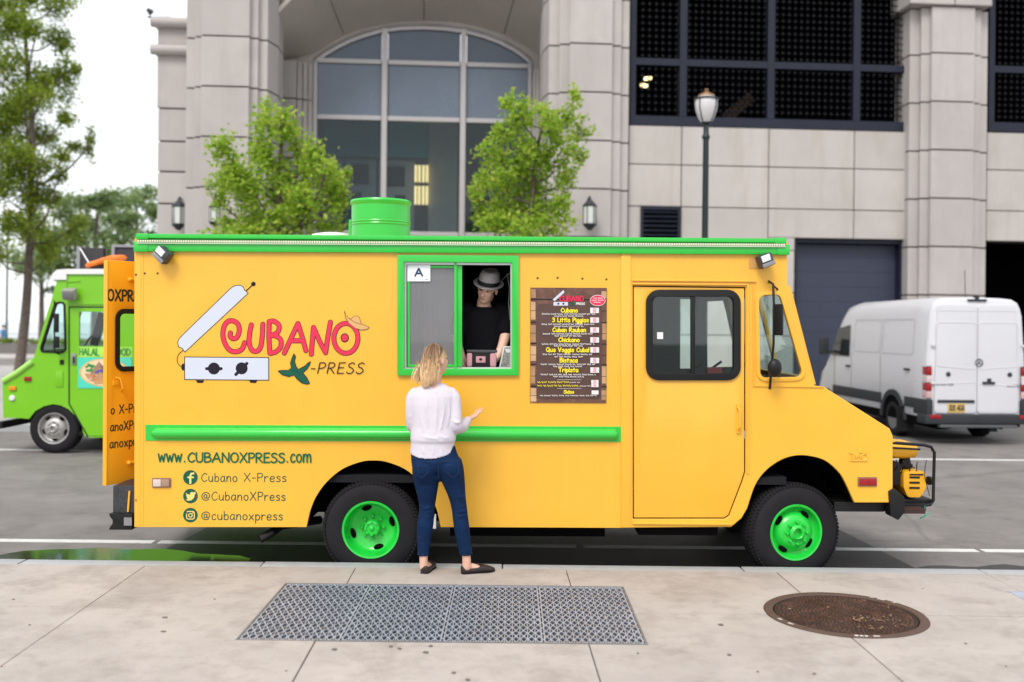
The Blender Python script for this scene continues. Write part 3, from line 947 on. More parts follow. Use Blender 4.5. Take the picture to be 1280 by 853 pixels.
# arched porch: back wall with the window opening, vault, pilaster
OB = 2.5
def arc_pts(off):
    pts = [(393, 76), (405, 67), (420, 58), (437, 49.5), (455, 43), (475, 37.5), (500, 34), (528, 33), (556, 34.5), (582, 38), (605, 44), (625, 51.5), (642, 60), (655, 69), (664, 77)]
    return [(B(x, y, off).x, B(x, y, off).z) for x, y in pts]
arc = arc_pts(OB)
wl, wr = arc[0][0], arc[-1][0]
hole = [(wl, .25)] + arc + [(wr, .25)]
bwl, bwr = bx(346, .3) - .6, bx(678, .3) + .6
MB().plate([(bwl, 0), (bwl, TOP), (bwr, TOP), (bwr, 0)], [hole], OB, OB + .35).build('porch_back_wall', m_soff, bld, smooth=0)
# vault: panels sprung between the back arch and the wider front arch
back = [(B(x, y, OB - .02).x, B(x, y, OB - .02).z) for x, y in ((352, 76), (393, 66), (430, 44), (480, 30), (530, 26), (580, 29), (630, 43), (664, 62), (679, 76))]
front = [(B(x, y, .36).x, B(x, y, .36).z) for x, y in ((335, 34), (362, 2), (402, -28), (460, -52), (530, -60), (600, -52), (650, -28), (690, 4), (700, 30))]
bk = [V((x, OB - .02, z)) for x, z in back]
fr_ = [V((x, .36, z)) for x, z in front]
bks, frs = crom(bk, 4), crom(fr_, 4)
vault = None
cuts_ = [0, 8, 16, 24, 32]
for a, b in zip(cuts_[:-1], cuts_[1:]):
    v = MB()
    vs, fs = [], []
    idx = list(range(a, b + 1))
    for n_, i in enumerate(idx):
        sh = .012 if n_ == 0 else (-.012 if n_ == len(idx) - 1 else 0)
        for q in range(5):
            p = frs[i].lerp(bks[i], q / 4) + V((sh, 0, 0))
            vs += [p, p + V((0, 0, .15))]
    n = 10
    for i in range(len(idx) - 1):
        for q in range(4):
            o1, o2 = i * n + q * 2, (i + 1) * n + q * 2
            fs += [(o1, o2, o2 + 2, o1 + 2), (o1 + 1, o1 + 3, o2 + 3, o2 + 1)]
        fs += [(i * n, i * n + 1, (i + 1) * n + 1, (i + 1) * n), (i * n + 8, (i + 1) * n + 8, (i + 1) * n + 9, i * n + 9)]
    for e in (0, len(idx) - 1):
        for q in range(4):
            fs.append((e * n + q * 2, e * n + q * 2 + 2, e * n + q * 2 + 3, e * n + q * 2 + 1))
    MB().add(vs, fs).build('vault_panel', m_soff, bld, smooth=50)
MB().box(frs[0].x - .3, frs[-1].x + .3, .3, OB + .3, max(p.z for p in frs) + .3, TOP).build('porch_ceiling', m_core, bld, smooth=0)
# pilasters with fluted strips on the porch back wall
for side, pxs in ((0, ((346, 369), (370.5, 376.5), (378, 383), (384.5, 389))), (1, ((666, 668.5), (669.5, 673), (674, 684)))):
    for k, (xa, xb) in enumerate(pxs):
        zj = [0, 1.4, 2.7] + [bz(365, y, OB - .2) for y in (260, 198, 124, 76)]
        yb = OB - (.3, .2, .13, .06)[k] if side == 0 else OB - (.06, .13, .22)[k]
        for a, b in zip(sorted(zj)[:-1], sorted(zj)[1:]):
            MB().box(bx(xa, yb), bx(xb, yb), yb, OB - .002, a + .018, b - .018).build('pilaster_block', m_stone, bld, smooth=0, bevel=.008, seg=1)

# the arched window: frame, mullions, transoms, panes
m_frame = mat('pale_window_metal', (0.44, 0.415, 0.415), .45, metal=.3, var=.06)
win = MB()
ow = OB + .1
def archz(x):
    for (xa, za), (xb, zb) in zip(arc[:-1], arc[1:]):
        if xa <= x <= xb:
            return za + (zb - za) * (x - xa) / (xb - xa)
    return arc[0][1]
rim = [V((x, ow, z)) for x, z in [(wl, .25)] + arc + [(wr, .25)]]
for a, b in zip(rim[:-1], rim[1:]):
    win.bar(a, b, .16, .2, up=(0, 1, 0))
win_o = win.build('window', m_frame, bld, smooth=0)
mull = [bx(480, ow), bx(578, ow)]
for k, x in enumerate(mull):
    MB().box(x - .075, x + .075, ow - .14, ow + .12, .25, archz(x) + .02).build('mullion', m_frame, win_o, smooth=0, bevel=.01)
zt = [bz(530, 80, ow), bz(530, 150, ow), bz(530, 293, ow)]
edges = [wl, mull[0], mull[1], wr]
for z in zt:
    for a, b in zip(edges[:-1], edges[1:]):
        MB().box(a + .085, b - .085, ow - .08, ow + .08, z - .06, z + .06).build('transom', m_frame, win_o, smooth=0, bevel=.01)
g_frost = mat('frosted_blue_glass', (0.115, 0.15, 0.20), .25, var=.12, vs=.6, spec=.6)
g_frost2 = mat('frosted_deep_blue_glass', (0.06, 0.085, 0.125), .25, var=.12, vs=.6, spec=.6)
g_clear = glass('dark_lobby_glass', (0.78, 0.88, 0.9), .55)
zlow = [.3, zt[2], zt[1], zt[0]]
for a, b in zip(edges[:-1], edges[1:]):
    for k in range(3):
        MB().box(a + .09, b - .09, ow - .01, ow + .01, zlow[k] + .065, zlow[k + 1] - .065).build('pane', g_frost if k == 2 else g_clear, win_o, smooth=0)
    xx = [a + .09 + (b - a - .18) * q / 8 for q in range(9)]
    MB().prism([(xx[0], zt[0] + .065)] + [(x, max(archz(x) - .04, zt[0] + .07)) for x in xx] + [(xx[-1], zt[0] + .065)], ow - .01, ow + .01).build('pane', g_frost2, win_o, smooth=0)
# lobby seen through the lower panes
m_lob = mat('lobby_wall', (0.045, 0.055, 0.075), .7, var=.15)
LB = 7.0
x0, x1 = wl - 1.5, wr + 1.5
lb = MB()
lb.box(x0, x1, LB, LB + .2, 0, 9).box(x0, x1, OB + .4, LB, -.1, .1).box(x0, x1, OB + .4, LB, 9, 9.2).box(x0 - .2, x0, OB + .4, LB, 0, 9).box(x1, x1 + .2, OB + .4, LB, 0, 9)
lob = lb.build('lobby', m_lob, bld, smooth=0)
MB().box(bx(405, 6.8), bx(535, 6.8), 6.78, 6.9, bz(470, 196, 6.8), bz(470, 140, 6.8)).build('teal_reflection', mat('teal_reflection', (0.01, 0.26, 0.36), .4, var=.3, vs=.5), lob, smooth=0)  # teal sheet painting the reflection seen in the left panes
for pa, pb in ((536, 572), (640, 668)):
    MB().box(bx(pa, 6.2), bx(pb, 6.2), 6.1, 6.7, .1, 8.9).build('column', mat('lobby_column', (0.42, 0.36, 0.31), .7), lob, smooth=0, bevel=.02)
m_door = mat('lobby_door', (0.32, 0.36, 0.45), .6)
for pa, pb in ((432, 470), (474, 518), (405, 428)):
    d = MB().box(bx(pa, 6.8), bx(pb, 6.8), 6.85, 6.95, .1, bz(450, 200, 6.8)).build('door', m_door, lob, smooth=0)
for pa, pb, ya, yb in ((440, 461, 205, 230), (482, 506, 207, 232), (440, 452, 240, 262), (494, 507, 243, 265), (582, 600, 200, 228), (610, 630, 205, 250)):
    MB().box(bx(pa, 6.7), bx(pb, 6.7), 6.76, 6.84, bz(450, yb, 6.7), bz(450, ya, 6.7)).build('door_glass', m_black, lob, smooth=0)
m_glow = mat('warm_lamp_glow', (0.9, 0.7, 0.35), .5, emit=((1.0, 0.66, 0.28), 1.0))
sc = MB()
for k, pxc in enumerate((520, 524.5, 529.5, 534)):
    for ya, yb in ((207, 228), (233, 256)):
        sc.box(bx(pxc - 1.5, 6.0), bx(pxc + 1.5, 6.0), 5.95, 6.02, bz(527, yb, 6), bz(527, ya, 6))
sc.build('sconce', m_glow, lob, smooth=0)

# stone wall between the round pier and the garage, in separate slabs
ref = 961
zsill = bz(ref, 160.8)
zj = [0, zsill - (bz(ref, 160.8) - bz(ref, 209)) * 0]
zz = sorted([zsill, bz(ref, 209), bz(ref, 261), bz(ref, 313), bz(ref, 366), bz(ref, 420), 0])
xj = [bx(785.5), bx(852), bx(961), bx(1068), bx(1136)]
gd_x0, gd_z1 = bx(994), bz(1060, 299)
wall = MB().plate([(xj[0], 0), (xj[0], zsill - .03), (xj[-1], zsill - .03), (xj[-1], gd_z1), (gd_x0, gd_z1), (gd_x0, 0)], [], .05, .5).build('front_wall', m_core, bld, smooth=0)
for i in range(4):
    for a, b in zip(zz[:-1], zz[1:]):
        xa, xb = xj[i] + .012, xj[i + 1] - .012
        if b < gd_z1 + .05 and xb > gd_x0:
            if xa < gd_x0 - .1:
                xb = gd_x0
            else:
                continue
        a2 = a
        if a < gd_z1 < b and xb > gd_x0 + .1:
            if xa >= gd_x0 - .1:
                a2 = gd_z1
            else:
                MB().box(xa, gd_x0, random.uniform(-.003, .003), .049, a + .012, gd_z1).build('stone_panel', m_stone2, wall, smooth=0)
                a2 = gd_z1
        MB().box(xa, xb, random.uniform(-.004, .004), .049, a2 + .012, b - .012).build('stone_panel', m_stone2, wall, smooth=0, bevel=.008, seg=1)
# louvred vent
va, vb = B(800, 300), B(850.5, 259)
ln = MB()
ln.box(va.x, va.x + .07, -.06, .02, va.z - .3, vb.z).box(vb.x - .07, vb.x, -.06, .02, va.z - .3, vb.z).box(va.x + .07, vb.x - .07, -.06, .02, vb.z - .08, vb.z)
vent = ln.build('vent', m_dkmetal, bld, smooth=0)
MB().box(va.x + .07, vb.x - .07, -.012, -.006, va.z - .3, vb.z - .08).build('backing', m_black, vent, smooth=0)
for k in range(8):
    z = vb.z - .14 - k * .115
    MB().obox(((va.x + vb.x) / 2, -.035, z), (vb.x - va.x - .16, .05, .03), Matrix.Rotation(.6, 3, 'X')).build('slat', m_dkmetal, vent, smooth=0)

# parking screens: dark frames with a lattice of knobbed bars, lit deck behind
m_knob = mat('screen_knob', (0.011, 0.011, 0.014), .6, spec=.15)
m_latt = mat('screen_lattice', (0.003, 0.003, 0.004), .9, spec=.03)
def screen(px0, px1, mulls, rails, py_top, py_bot, refx):
    oz = .12
    X0, X1 = bx(px0, oz), bx(px1, oz)
    Z0, Z1 = bz(refx, py_bot, oz), bz(refx, py_top, oz)
    f = MB()
    f.box(X0, X1, oz - .05, oz + .25, Z0, Z0 + .24).box(X0, X1, oz - .05, oz + .25, Z1 - .15, Z1).box(X0, X0 + .15, oz - .05, oz + .25, Z0 + .24, Z1 - .15).box(X1 - .15, X1, oz - .05, oz + .25, Z0 + .24, Z1 - .15)
    s = f.build('parking_screen', m_dkmetal, bld, smooth=0)
    ms = [bx(m, oz) for m in mulls]
    for m in ms:
        MB().box(m - .09, m + .09, oz - .06, oz + .2, Z0 + .24, Z1 - .15).build('mullion', m_dkmetal, s, smooth=0)
    zr = [bz(refx, r, oz) for r in rails]
    ex = [X0 + .15] + ms + [X1 - .15]
    for a, b in zip(ex[:-1], ex[1:]):
        for z in zr:
            MB().box(a + (.09 if a > X0 + .2 else 0), b - (.09 if b < X1 - .2 else 0), oz - .045, oz + .2, z - .085, z + .085).build('rail', m_dkmetal, s, smooth=0)
    ez = [Z0 + .24] + sorted(zr) + [Z1 - .15]
    for a, b in zip(ex[:-1], ex[1:]):
        for c, d in zip(ez[:-1], ez[1:]):
            l = MB()
            nx, nz = max(2, round((b - a) / .16)), max(2, round((d - c) / .16))
            for i in range(1, nx):
                x = a + (b - a) * i / nx
                l.box(x - .012, x + .012, oz + .03, oz + .05, c, d)
            for j in range(1, nz):
                z = c + (d - c) * j / nz
                l.box(a, b, oz + .052, oz + .07, z - .012, z + .012)
            l.cur = 1
            for i in range(1, nx):
                for j in range(1, nz):
                    x, z = a + (b - a) * i / nx, c + (d - c) * j / nz
                    l.box(x - .026, x + .026, oz + .0, oz + .028, z - .026, z + .026)
            q = l.build('lattice', [m_latt, m_knob], s, smooth=0)
            q['kind'] = 'stuff'
    return s
screen(786, 1136, (852.5, 962, 1069), (82,), -70, 161, 961)
screen(1234, 1460, (1330, 1420), (88,), -70, 166, 1280)
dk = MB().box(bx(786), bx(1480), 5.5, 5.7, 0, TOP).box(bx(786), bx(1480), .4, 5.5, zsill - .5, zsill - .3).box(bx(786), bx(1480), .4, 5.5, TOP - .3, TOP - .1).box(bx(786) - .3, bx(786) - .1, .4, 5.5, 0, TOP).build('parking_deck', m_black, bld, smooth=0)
for px, py in ((808, 98), (812.5, 97), (803.5, 106), (807.5, 107)):
    p = B(px, py, 3)
    MB().box(p.x - .05, p.x + .05, 3, 3.1, p.z - .035, p.z + .035).build('deck_light', mat('deck_lamp', (1, .85, .5), .5, emit=((1, .8, .4), 1.6)), bld, smooth=0)
p0_, p1_ = B(905, 150, 3), B(938, 122, 3)
MB().bar(p0_, p1_, .3, .3).build('deck_ramp', mat('deck_ramp', (.05, .03, .025), .9), bld, smooth=0)
MB().box(bx(786), bx(1460), -.1, 8, TOP, TOP + .3).build('roof_slab', m_stone, bld, smooth=0)
MB().box(bx(786), bx(1460), .12, .5, bz(961, -70, .12), TOP - .001).build('upper_wall', m_stone2, bld, smooth=0)

# right bay
zz2 = sorted([bz(1260, 166), bz(1260, 213), bz(1260, 264), bz(1260, 302)])
xr_ = [bx(1233.5), bx(1330), bx(1430), bx(1500)]
w2 = MB().box(xr_[0], xr_[-1], .05, .5, zz2[0] - .0, zz2[-1] - .02).build('front_wall', m_core, bld, smooth=0)
for i in range(3):
    for a, b in zip(zz2[:-1], zz2[1:]):
        MB().box(xr_[i] + .012, xr_[i + 1] - .012, 0, .049, a + .012, b - .012).build('stone_panel', m_stone2, w2, smooth=0, bevel=.008, seg=1)
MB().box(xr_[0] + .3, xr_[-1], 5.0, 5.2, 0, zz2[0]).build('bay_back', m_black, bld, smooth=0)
MB().box(bx(1470), bx(1500), .0, 5, 0, TOP).build('end_wall', m_stone, bld, smooth=0)

# blue-grey roller door, slat by slat
gx_a, gx_b = gd_x0, bx(1136)
m_gar = mat('garage_door_blue', (0.030, 0.036, 0.066), .5, var=.08, vs=2)
gdo = MB().box(gx_a, gx_a + .1, .1, .5, 0, gd_z1 - .001).box(gx_b - .16, gx_b - .02, .1, .5, 0, gd_z1 - .001).box(gx_a + .1, gx_b - .16, .1, .5, gd_z1 - .1, gd_z1 - .001).build('garage_door', m_dkmetal, bld, smooth=0)
z = .02
while z < gd_z1 - .12:
    zt_ = min(z + .38, gd_z1 - .11)
    MB().box(gx_a + .1, gx_b - .16, .36, .42, z + .001, zt_ - .001).build('door_slat', m_gar, gdo, smooth=0, bevel=.006)
    z += .38
MB().box(gx_a, gx_b, .43, .5, 0, gd_z1).build('door_backing', m_black, gdo, smooth=0)

# wall lanterns on the piers
m_lant = mat('lantern_bronze', (0.03, 0.036, 0.04), .5, metal=.4)
m_lglass = mat('lantern_opal', (0.62, 0.64, 0.62), .35, var=.05)
def lantern(px, py0, py1, off):
    """hexagonal lantern on a short bracket"""
    a, b = B(px, py1, off), B(px, py0, off)
    h = b.z - a.z
    c = V((a.x, off, a.z))
    r = h * .2
    fr = MB()
    fr.lathe([(r * .25, 0), (r * .6, h * .07), (r * .95, h * .14), (r * 1.02, h * .18), (r * .9, h * .2)], c, n=6)
    fr.lathe([(r * 1.0, h * .70), (r * 1.12, h * .73), (r * .7, h * .82), (r * .3, h * .9), (r * .1, h)], c, n=6)
    for k in range(6):
        t_ = 2 * PI * k / 6
        p = c + V((math.cos(t_) * r * .96, math.sin(t_) * r * .96, h * .18))
        fr.tube([p, p + V((0, 0, h * .54))], r * .07, 5)
    fr.tube([c + V((0, 0, h * .92)), c + V((0, r * .5, h * 1.02)), c + V((0, r * 2.6, h * .95))], r * .12, 6)
    o = fr.build('wall_lantern', m_lant, bld)
    MB().lathe([(r * .88, h * .2), (r * .93, h * .7)], c, n=6).build('lantern_glass', m_lglass, o, smooth=0)
lantern(223, 247, 288, .45)
lantern(268, 250, 284, -.8)
lantern(737, 246, 288, -.85)

# small camera on the parapet
p = B(188, 17, .8)
pw_ = bld.matrix_world if False else Matrix.Translation((0, YB0, 0)) @ Matrix.Rotation(TH, 4, 'Z')
rc = thing('roof_camera', pw_ @ V((xl - .1, .75, bz(215, 20, .6) - .02)), 'small dark camera on a bracket at the top of the left parapet', 'camera')
MB().box(-.16, .4, -.03, .03, 0, .03).tube([(-.1, 0, .03), (-.1, 0, .13)], .015, 6).build('bracket', m_lant, rc)
MB().obox((-.11, 0, .17), (.14, .09, .09), Matrix.Rotation(.4, 3, 'Y')).ball((-.11, 0, .13), .055).build('housing', m_lant, rc)

# ================================================================== THE YELLOW FOOD TRUCK
TY = 7.79
TA = -.005                                       # the street rises a little: nose up
_w0 = P(640, 480, TY)
truck = thing('food_truck', (_w0.x, TY, 0), 'bright yellow food truck with green trim, red lettering and an open serving window', 'food truck', ry=TA)
TM = Matrix.Translation((_w0.x, TY, 0)) @ Matrix.Rotation(TA, 4, 'Y')
TI = TM.inverted()
def T3(px, py, y=0.0):
    return TI @ P(px, py, TY + y)
def T(px, py, y=0.0):
    p = T3(px, py, y)
    return (p.x, p.z)
def TP(pts, y=0.0):
    return [T(a, b, y) for a, b in pts]
PXM = F / TY                                     # photo pixels per metre on the near side of the truck
m_yel = mat('yellow_paint', (0.82, 0.435, 0.035), .33, var=.05, vs=1.2, wave=(2.2, .2), bump=.05, bs=160, blot=((0.70, 0.33, 0.03), 1.2, .4), spec=.5, coat=.25, streak=((.70, .33, .025), .22))
m_yel2 = mat('yellow_door_paint', (0.86, 0.40, 0.015), .35, var=.04, vs=1.2, wave=(2, .1), coat=.2)
m_grn = mat('green_paint', (0.025, 0.50, 0.05), .3, var=.06, vs=2, wave=(5, .1), coat=.3)
m_rub = mat('black_rubber', (0.008, 0.008, 0.009), .5, var=.2, vs=8, spec=.3)
m_blk = mat('black_metal', (0.008, 0.008, 0.009), .45, var=.2, vs=6, spec=.3)
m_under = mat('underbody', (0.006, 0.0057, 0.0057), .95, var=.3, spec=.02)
m_int = mat('dark_interior', (0.015, 0.015, 0.018), .8, var=.2, spec=.1)
m_grey = mat('grey_metal', (0.32, 0.32, 0.34), .4, metal=.7, var=.1)
m_white = mat('white_plastic', (0.72, 0.72, 0.72), .4, var=.04)
g_cab = glass('cab_glass', (0.90, 0.975, 0.97), .9)
g_grey_refl = glass('grey_reflection_glass', (0.7, 0.7, 0.72), .9, grey_refl=.24, grey_refl_col=(.5, .5, .52))  # diffuse grey mixed in as this pane's painted reflection
W = 2.12                                          # width of the truck
th = .035

# near side of the box, with the serving window opening and the rear wheel arch
arch_r = [(383, 659), (386, 645), (388.5, 636), (395, 621), (408, 603), (428, 586.5), (451, 577.5), (467, 575.8), (483, 577.5), (506, 586.5), (526, 603), (539, 621), (545.5, 636), (548, 645), (551, 659)]
_sm = lambda pts: [(p.x, p.y) for p in crom([V(q) for q in pts], 4)]
arch_r = _sm(arch_r)
box_o = TP([(168, 659)] + arch_r + [(781, 660), (781, 308), (168, 304)])
win_h = TP([(503, 326), (643, 327), (643, 463), (503, 463)])
side = MB().plate(box_o, [win_h], 0, th).build('side_panel', m_yel, truck, smooth=0)
# rounded rear corner post and raised seam strip ahead of the menu
x0, z0 = T(171, 659)
x1, z1 = T(171, 304)
MB().tube([(x0 + .012, .03, z0 + .003), (x0 + .012, .03, z1)], .035, 16).build('corner_post', m_yel, truck)
MB().prism(TP([(177.5, 656), (179.5, 656), (179.5, 316), (177.5, 316)]), -.003, .01).build('seam_strip', m_yel, truck, smooth=0)
MB().prism(TP([(776, 659.5), (788.5, 659.5), (788.5, 317.5), (776, 317.5)]), -.012, .02).build('pillar_strip', m_yel, truck, bevel=.006, smooth=30)

# near side of the cab
arch_f = [(914, 659), (927, 648), (934, 636), (944, 607), (958, 588), (978, 574.5), (998, 569.5), (1018, 571.5), (1034, 577.5), (1049, 591), (1057, 604), (1068, 628.5)]
arch_f = arch_f[:2] + _sm(arch_f[2:])
nose = [(1112, 628.5), (1116, 624), (1116, 545), (1112, 536)]
cab_o = TP([(781, 660)] + arch_f + nose + [(1030, 484), (1017, 482), (985, 358), (984, 357), (984, 308), (781, 308)])
door_px = [(791, 649), (906, 649), (912, 645), (928, 603), (932, 590), (932, 359), (791, 357)]
qwin = rpoly(TP([(947.5, 369), (975, 367.5), (1005, 472), (949.5, 473)]), [.06, .05, .05, .05])
cab = MB().plate(cab_o, [TP(door_px)[::-1], qwin], .0, th).build('cab_side', m_yel, truck, bevel=.004, seg=1, smooth=30)
# sliding door with its rubber-set window
dwin = rpoly(TP([(808, 363), (925, 363), (925, 475), (808, 475)]), .1, 6)
sh = lambda pts, k: [(x + (k if x < sum(p[0] for p in pts) / len(pts) else -k) * 0, z) for x, z in pts]
def inset(pts, d):
    n = len(pts)
    ar = sum(pts[i][0] * pts[(i + 1) % n][1] - pts[(i + 1) % n][0] * pts[i][1] for i in range(n))
    sg = 1 if ar > 0 else -1
    out = []
    for i in range(n):
        a, b, c = V(pts[i - 1]), V(pts[i]), V(pts[(i + 1) % n])
        d1, d2 = (b - a), (c - b)
        if d1.length < 1e-9: d1 = d2
        if d2.length < 1e-9: d2 = d1
        d1.normalize(); d2.normalize()
        n1, n2 = V((-d1.y, d1.x)), V((-d2.y, d2.x))
        m = (n1 + n2)
        m = m / max(.5, m.length_squared / 2)
        out.append(tuple(b + m * d * sg))
    return out
door = MB().plate(inset(TP(door_px), .009), [inset(dwin, .01)], .008, th + .005).build('sliding_door', m_yel, truck, bevel=.006, smooth=30)
MB().plate(inset(dwin, -.004), [inset(dwin, .05)], -.012, th + .02).build('window_rubber', m_rub, door, bevel=.008, smooth=40)
MB().prism(inset(dwin, .045), .012, .018).build('window_pane', g_cab, door, smooth=0)
MB().prism(TP([(863.5, 371), (869, 371), (869, 468), (863.5, 468)]), -.006, .03).build('window_bar', m_rub, door, bevel=.004)
MB().prism(TP([(821.5, 415.5), (829, 415.5), (829, 424), (821.5, 424)]), .006, .0115).build('window_sticker', m_white, door, smooth=0)
hp = [T3(922.5, 508), T3(923.5, 513), T3(923.5, 534), T3(922.5, 539)]
MB().tube([hp[0] + V((0, -.0, 0)), hp[1] + V((0, -.035, 0)), hp[2] + V((0, -.035, 0)), hp[3] + V((0, -.0, 0))], .009, 8).obox(hp[0], (.02, .02, .03)).obox(hp[3], (.02, .02, .03)).build('handle', m_yel, door)
# door rails and body ridges
for (xa, ya, xb, yb, w, d) in ((790, 350.5, 945, 351.8, 2.2, .016), (790, 354.8, 935, 356, 2.0, .012), (934.6, 356, 934.6, 592, 2.2, .01), (941.5, 356, 941.5, 480, 1.2, .006), (791, 654, 914, 655, 2.4, .012)):
    a, b = T3(xa, ya), T3(xb, yb)
    MB().bar(a, b, .02 + d, w / PXM, up=(0, 0, 1) if abs(xa - xb) > 1 else (1, 0, 0)).build('body_ridge', m_yel, truck, smooth=0, bevel=.003)
a, b = T3(941, 482.5), T3(1030, 484)
MB().bar(a, b, .02, .007).build('body_ridge', m_yel, truck, smooth=0)
# quarter window: raised frame and glass
MB().plate(inset(qwin, -.025), [inset(qwin, .004)], -.012, th + .01).build('quarter_window_frame', m_yel, truck, bevel=.006, smooth=40)
MB().prism(inset(qwin, -.002), .014, .02).build('quarter_window_pane', g_cab, truck, smooth=0)

# the far side, made alike, with its own windows
far_o = TP([(168, 659), (383, 659), (551, 659), (781, 660), (914, 659), (944, 607), (998, 569.5), (1049, 591), (1068, 628.5)] + nose + [(1030, 484), (1017, 482), (985, 358), (984, 308), (168, 304)])
MB().plate(far_o, [TP([(906, 365), (925, 365), (925, 475), (906, 475)]), TP([(947.5, 369), (975, 367.5), (1005, 472), (949.5, 473)])], W - th, W).build('far_side', m_yel, truck, smooth=0)
MB().prism(TP([(905, 364), (926, 364), (926, 476), (905, 476)]), W - .02, W - .015).build('far_window_pane', g_cab, truck, smooth=0)
MB().plate(TP([(790, 655), (905, 655), (1000, 560), (1000, 484), (982, 362), (982, 318), (790, 318)]), [TP([(906, 365), (925, 365), (925, 475), (906, 475)]), TP([(947.5, 369), (975, 367.5), (1005, 472), (949.5, 473)])], W - th - .012, W - th - .003).build('cab_lining', mat('cab_lining_teal', (.03, .045, .05), .7, var=.2), truck, smooth=0)
# roof, floor, rear wall with doorway, bulkhead
xr0, zr0 = T(168.5, 300)
xr1, zr1 = T(984, 306)
zb = T(168, 659)[1]
rf = []
for k in range(9):
    y = .0 + W * k / 8
    rf.append((y, T(600, 300)[1] + .05 * (1 - (2 * k / 8 - 1) ** 2)))
vs = [(x, y, z) for x in (xr0, xr1) for y, z in rf] + [(x, y, z - .05) for x in (xr0, xr1) for y, z in rf]
fs = []
for k in range(8):
    fs += [(k, k + 1, 10 + k, 9 + k), (18 + k, 27 + k, 28 + k, 19 + k)]
    fs += [(k, 18 + k, 19 + k, k + 1), (9 + k, 10 + k, 28 + k, 27 + k)]
fs += [(0, 9, 27, 18), (8, 26, 35, 17)]
MB().add(vs, fs).build('roof', m_yel, truck, smooth=0)
xb0 = T(168, 500)[0]
FLZ = .80
MB().box(xb0 + .05, T(985, 500)[0], th + .002, W - th - .002, FLZ - .06, FLZ).build('floor', m_int, truck, smooth=0)
rl, rh = T(168, 325)[1], T(168, 606)[1]
yj = .66
rw = MB().box(xb0, xb0 + .035, .06, yj, zb, zr0 - .02).box(xb0, xb0 + .035, W - .5, W - th - .002, zb, zr0 - .02).box(xb0, xb0 + .035, yj, W - .5, rl, zr0 - .02).box(xb0, xb0 + .035, yj, W - .5, zb, FLZ)
rw.build('rear_wall', m_yel, truck, smooth=0)
MB().box(T(779, 500)[0], T(779, 500)[0] + .03, th + .003, W - th - .003, FLZ + .002, zr0 - .06).build('bulkhead', m_int, truck, smooth=0)
MB().box(xb0 + .04, T(778, 500)[0], W - th - .03, W - th - .006, FLZ + .002, zr0 - .06).build('kitchen_lining', m_int, truck, smooth=0)
MB().box(xb0 + .04, T(778, 500)[0], th + .003, W - th - .034, zr0 - .062, zr0 - .055).build('kitchen_ceiling', m_int, truck, smooth=0)

# hood, grille face, windshield
hood = MB()
hp_ = TP([(1017, 483), (1030, 485), (1111, 536.5), (1115.5, 545), (1115.5, 624), (1111, 628), (1107, 628), (1107, 548), (1100, 541), (1028, 492), (1017, 490)])
hood.prism(hp_, th + .002, W - th - .002)
hood.build('hood', m_yel, truck, bevel=.006, smooth=30)
wsA, wsB = T(985, 358), T(1017, 482)
wl_ = V((wsB[0] - wsA[0], wsB[1] - wsA[1]))
nrm = V((wl_.y, -wl_.x)).normalized() * -.03
ws = MB()
def wsq(t0, t1, ya, yb, d0=0.0, d1=1.0):
    a = V(wsA) + wl_ * t0
    b = V(wsA) + wl_ * t1
    q = [a + nrm * d0, b + nrm * d0, b + nrm * d1, a + nrm * d1]
    return MB().prism([tuple(p) for p in q], ya, yb)
for t0, t1, ya, yb in ((0, .07, th + .003, W - th - .003), (.93, 1, th + .003, W - th - .003), (.07, .93, th + .003, .12), (.07, .93, W - .12, W - th - .003), (.07, .93, W / 2 - .03, W / 2 + .03)):
    w_ = wsq(t0, t1, ya, yb)
    ws.add(w_.v, w_.f)
ws.build('windshield_frame', m_yel, truck, smooth=0)
wsq(.07, .93, .12, W / 2 - .03, .4, .6).build('windshield_pane', g_cab, truck, smooth=0)
wsq(.07, .93, W / 2 + .03, W - .12, .4, .6).build('windshield_pane', g_cab, truck, smooth=0)
MB().box(T(984, 310)[0] - .03, T(984, 310)[0], th + .002, W - th - .002, T(984, 357)[1], T(984, 310)[1]).build('brow', m_yel, truck, smooth=0)
# cab interior: dash, steering wheel, seat
d = MB()
d.box(T(950, 500)[0], T(1010, 500)[0], .2, W - .2, T(950, 500)[1], T(950, 478)[1])
d.build('dashboard', m_int, truck, bevel=.03)
swc = T3(925, 466, W - .6)
st_ = MB()
Rm = Matrix.Rotation(math.radians(-40), 3, 'Y')
pts = [swc + Rm @ V((math.cos(a) * .2, math.sin(a) * .2, 0)) for a in [2 * PI * k / 24 for k in range(24)]]
st_.tube(pts, .014, 8, closed=True).tube([pts[3], pts[15]], .01, 6).tube([pts[9], pts[21]], .01, 6).tube([swc, swc + Rm @ V((0, 0, -.45))], .025, 8)
st_.build('steering_wheel', m_rub, truck)
s_ = MB().box(T(800, 500)[0], T(845, 500)[0], W - .9, W - .35, FLZ + .25, FLZ + .4).box(T(797, 500)[0], T(810, 500)[0], W - .9, W - .35, FLZ + .4, FLZ + .75)
s_.build('driver_seat', m_rub, truck, bevel=.04, smooth=50)
wp = MB()
for (xa, ya, xb, yb, yy) in ((882, 466, 902, 452, W - .25), (848, 474, 880, 452, W - .25)):
    wp.tube([T3(xa, ya, yy), T3(xb, yb, yy)], .012, 6)
wp.build('wiper_arm', m_blk, truck)
MB().box(T(884, 460, 1.0)[0], T(902, 460, 1.0)[0], .98, 1.1, T(890, 470, 1.0)[1], T(890, 460, 1.0)[1]).build('red_box', mat('red_card', (.5, .05, .07), .6), truck, smooth=0)

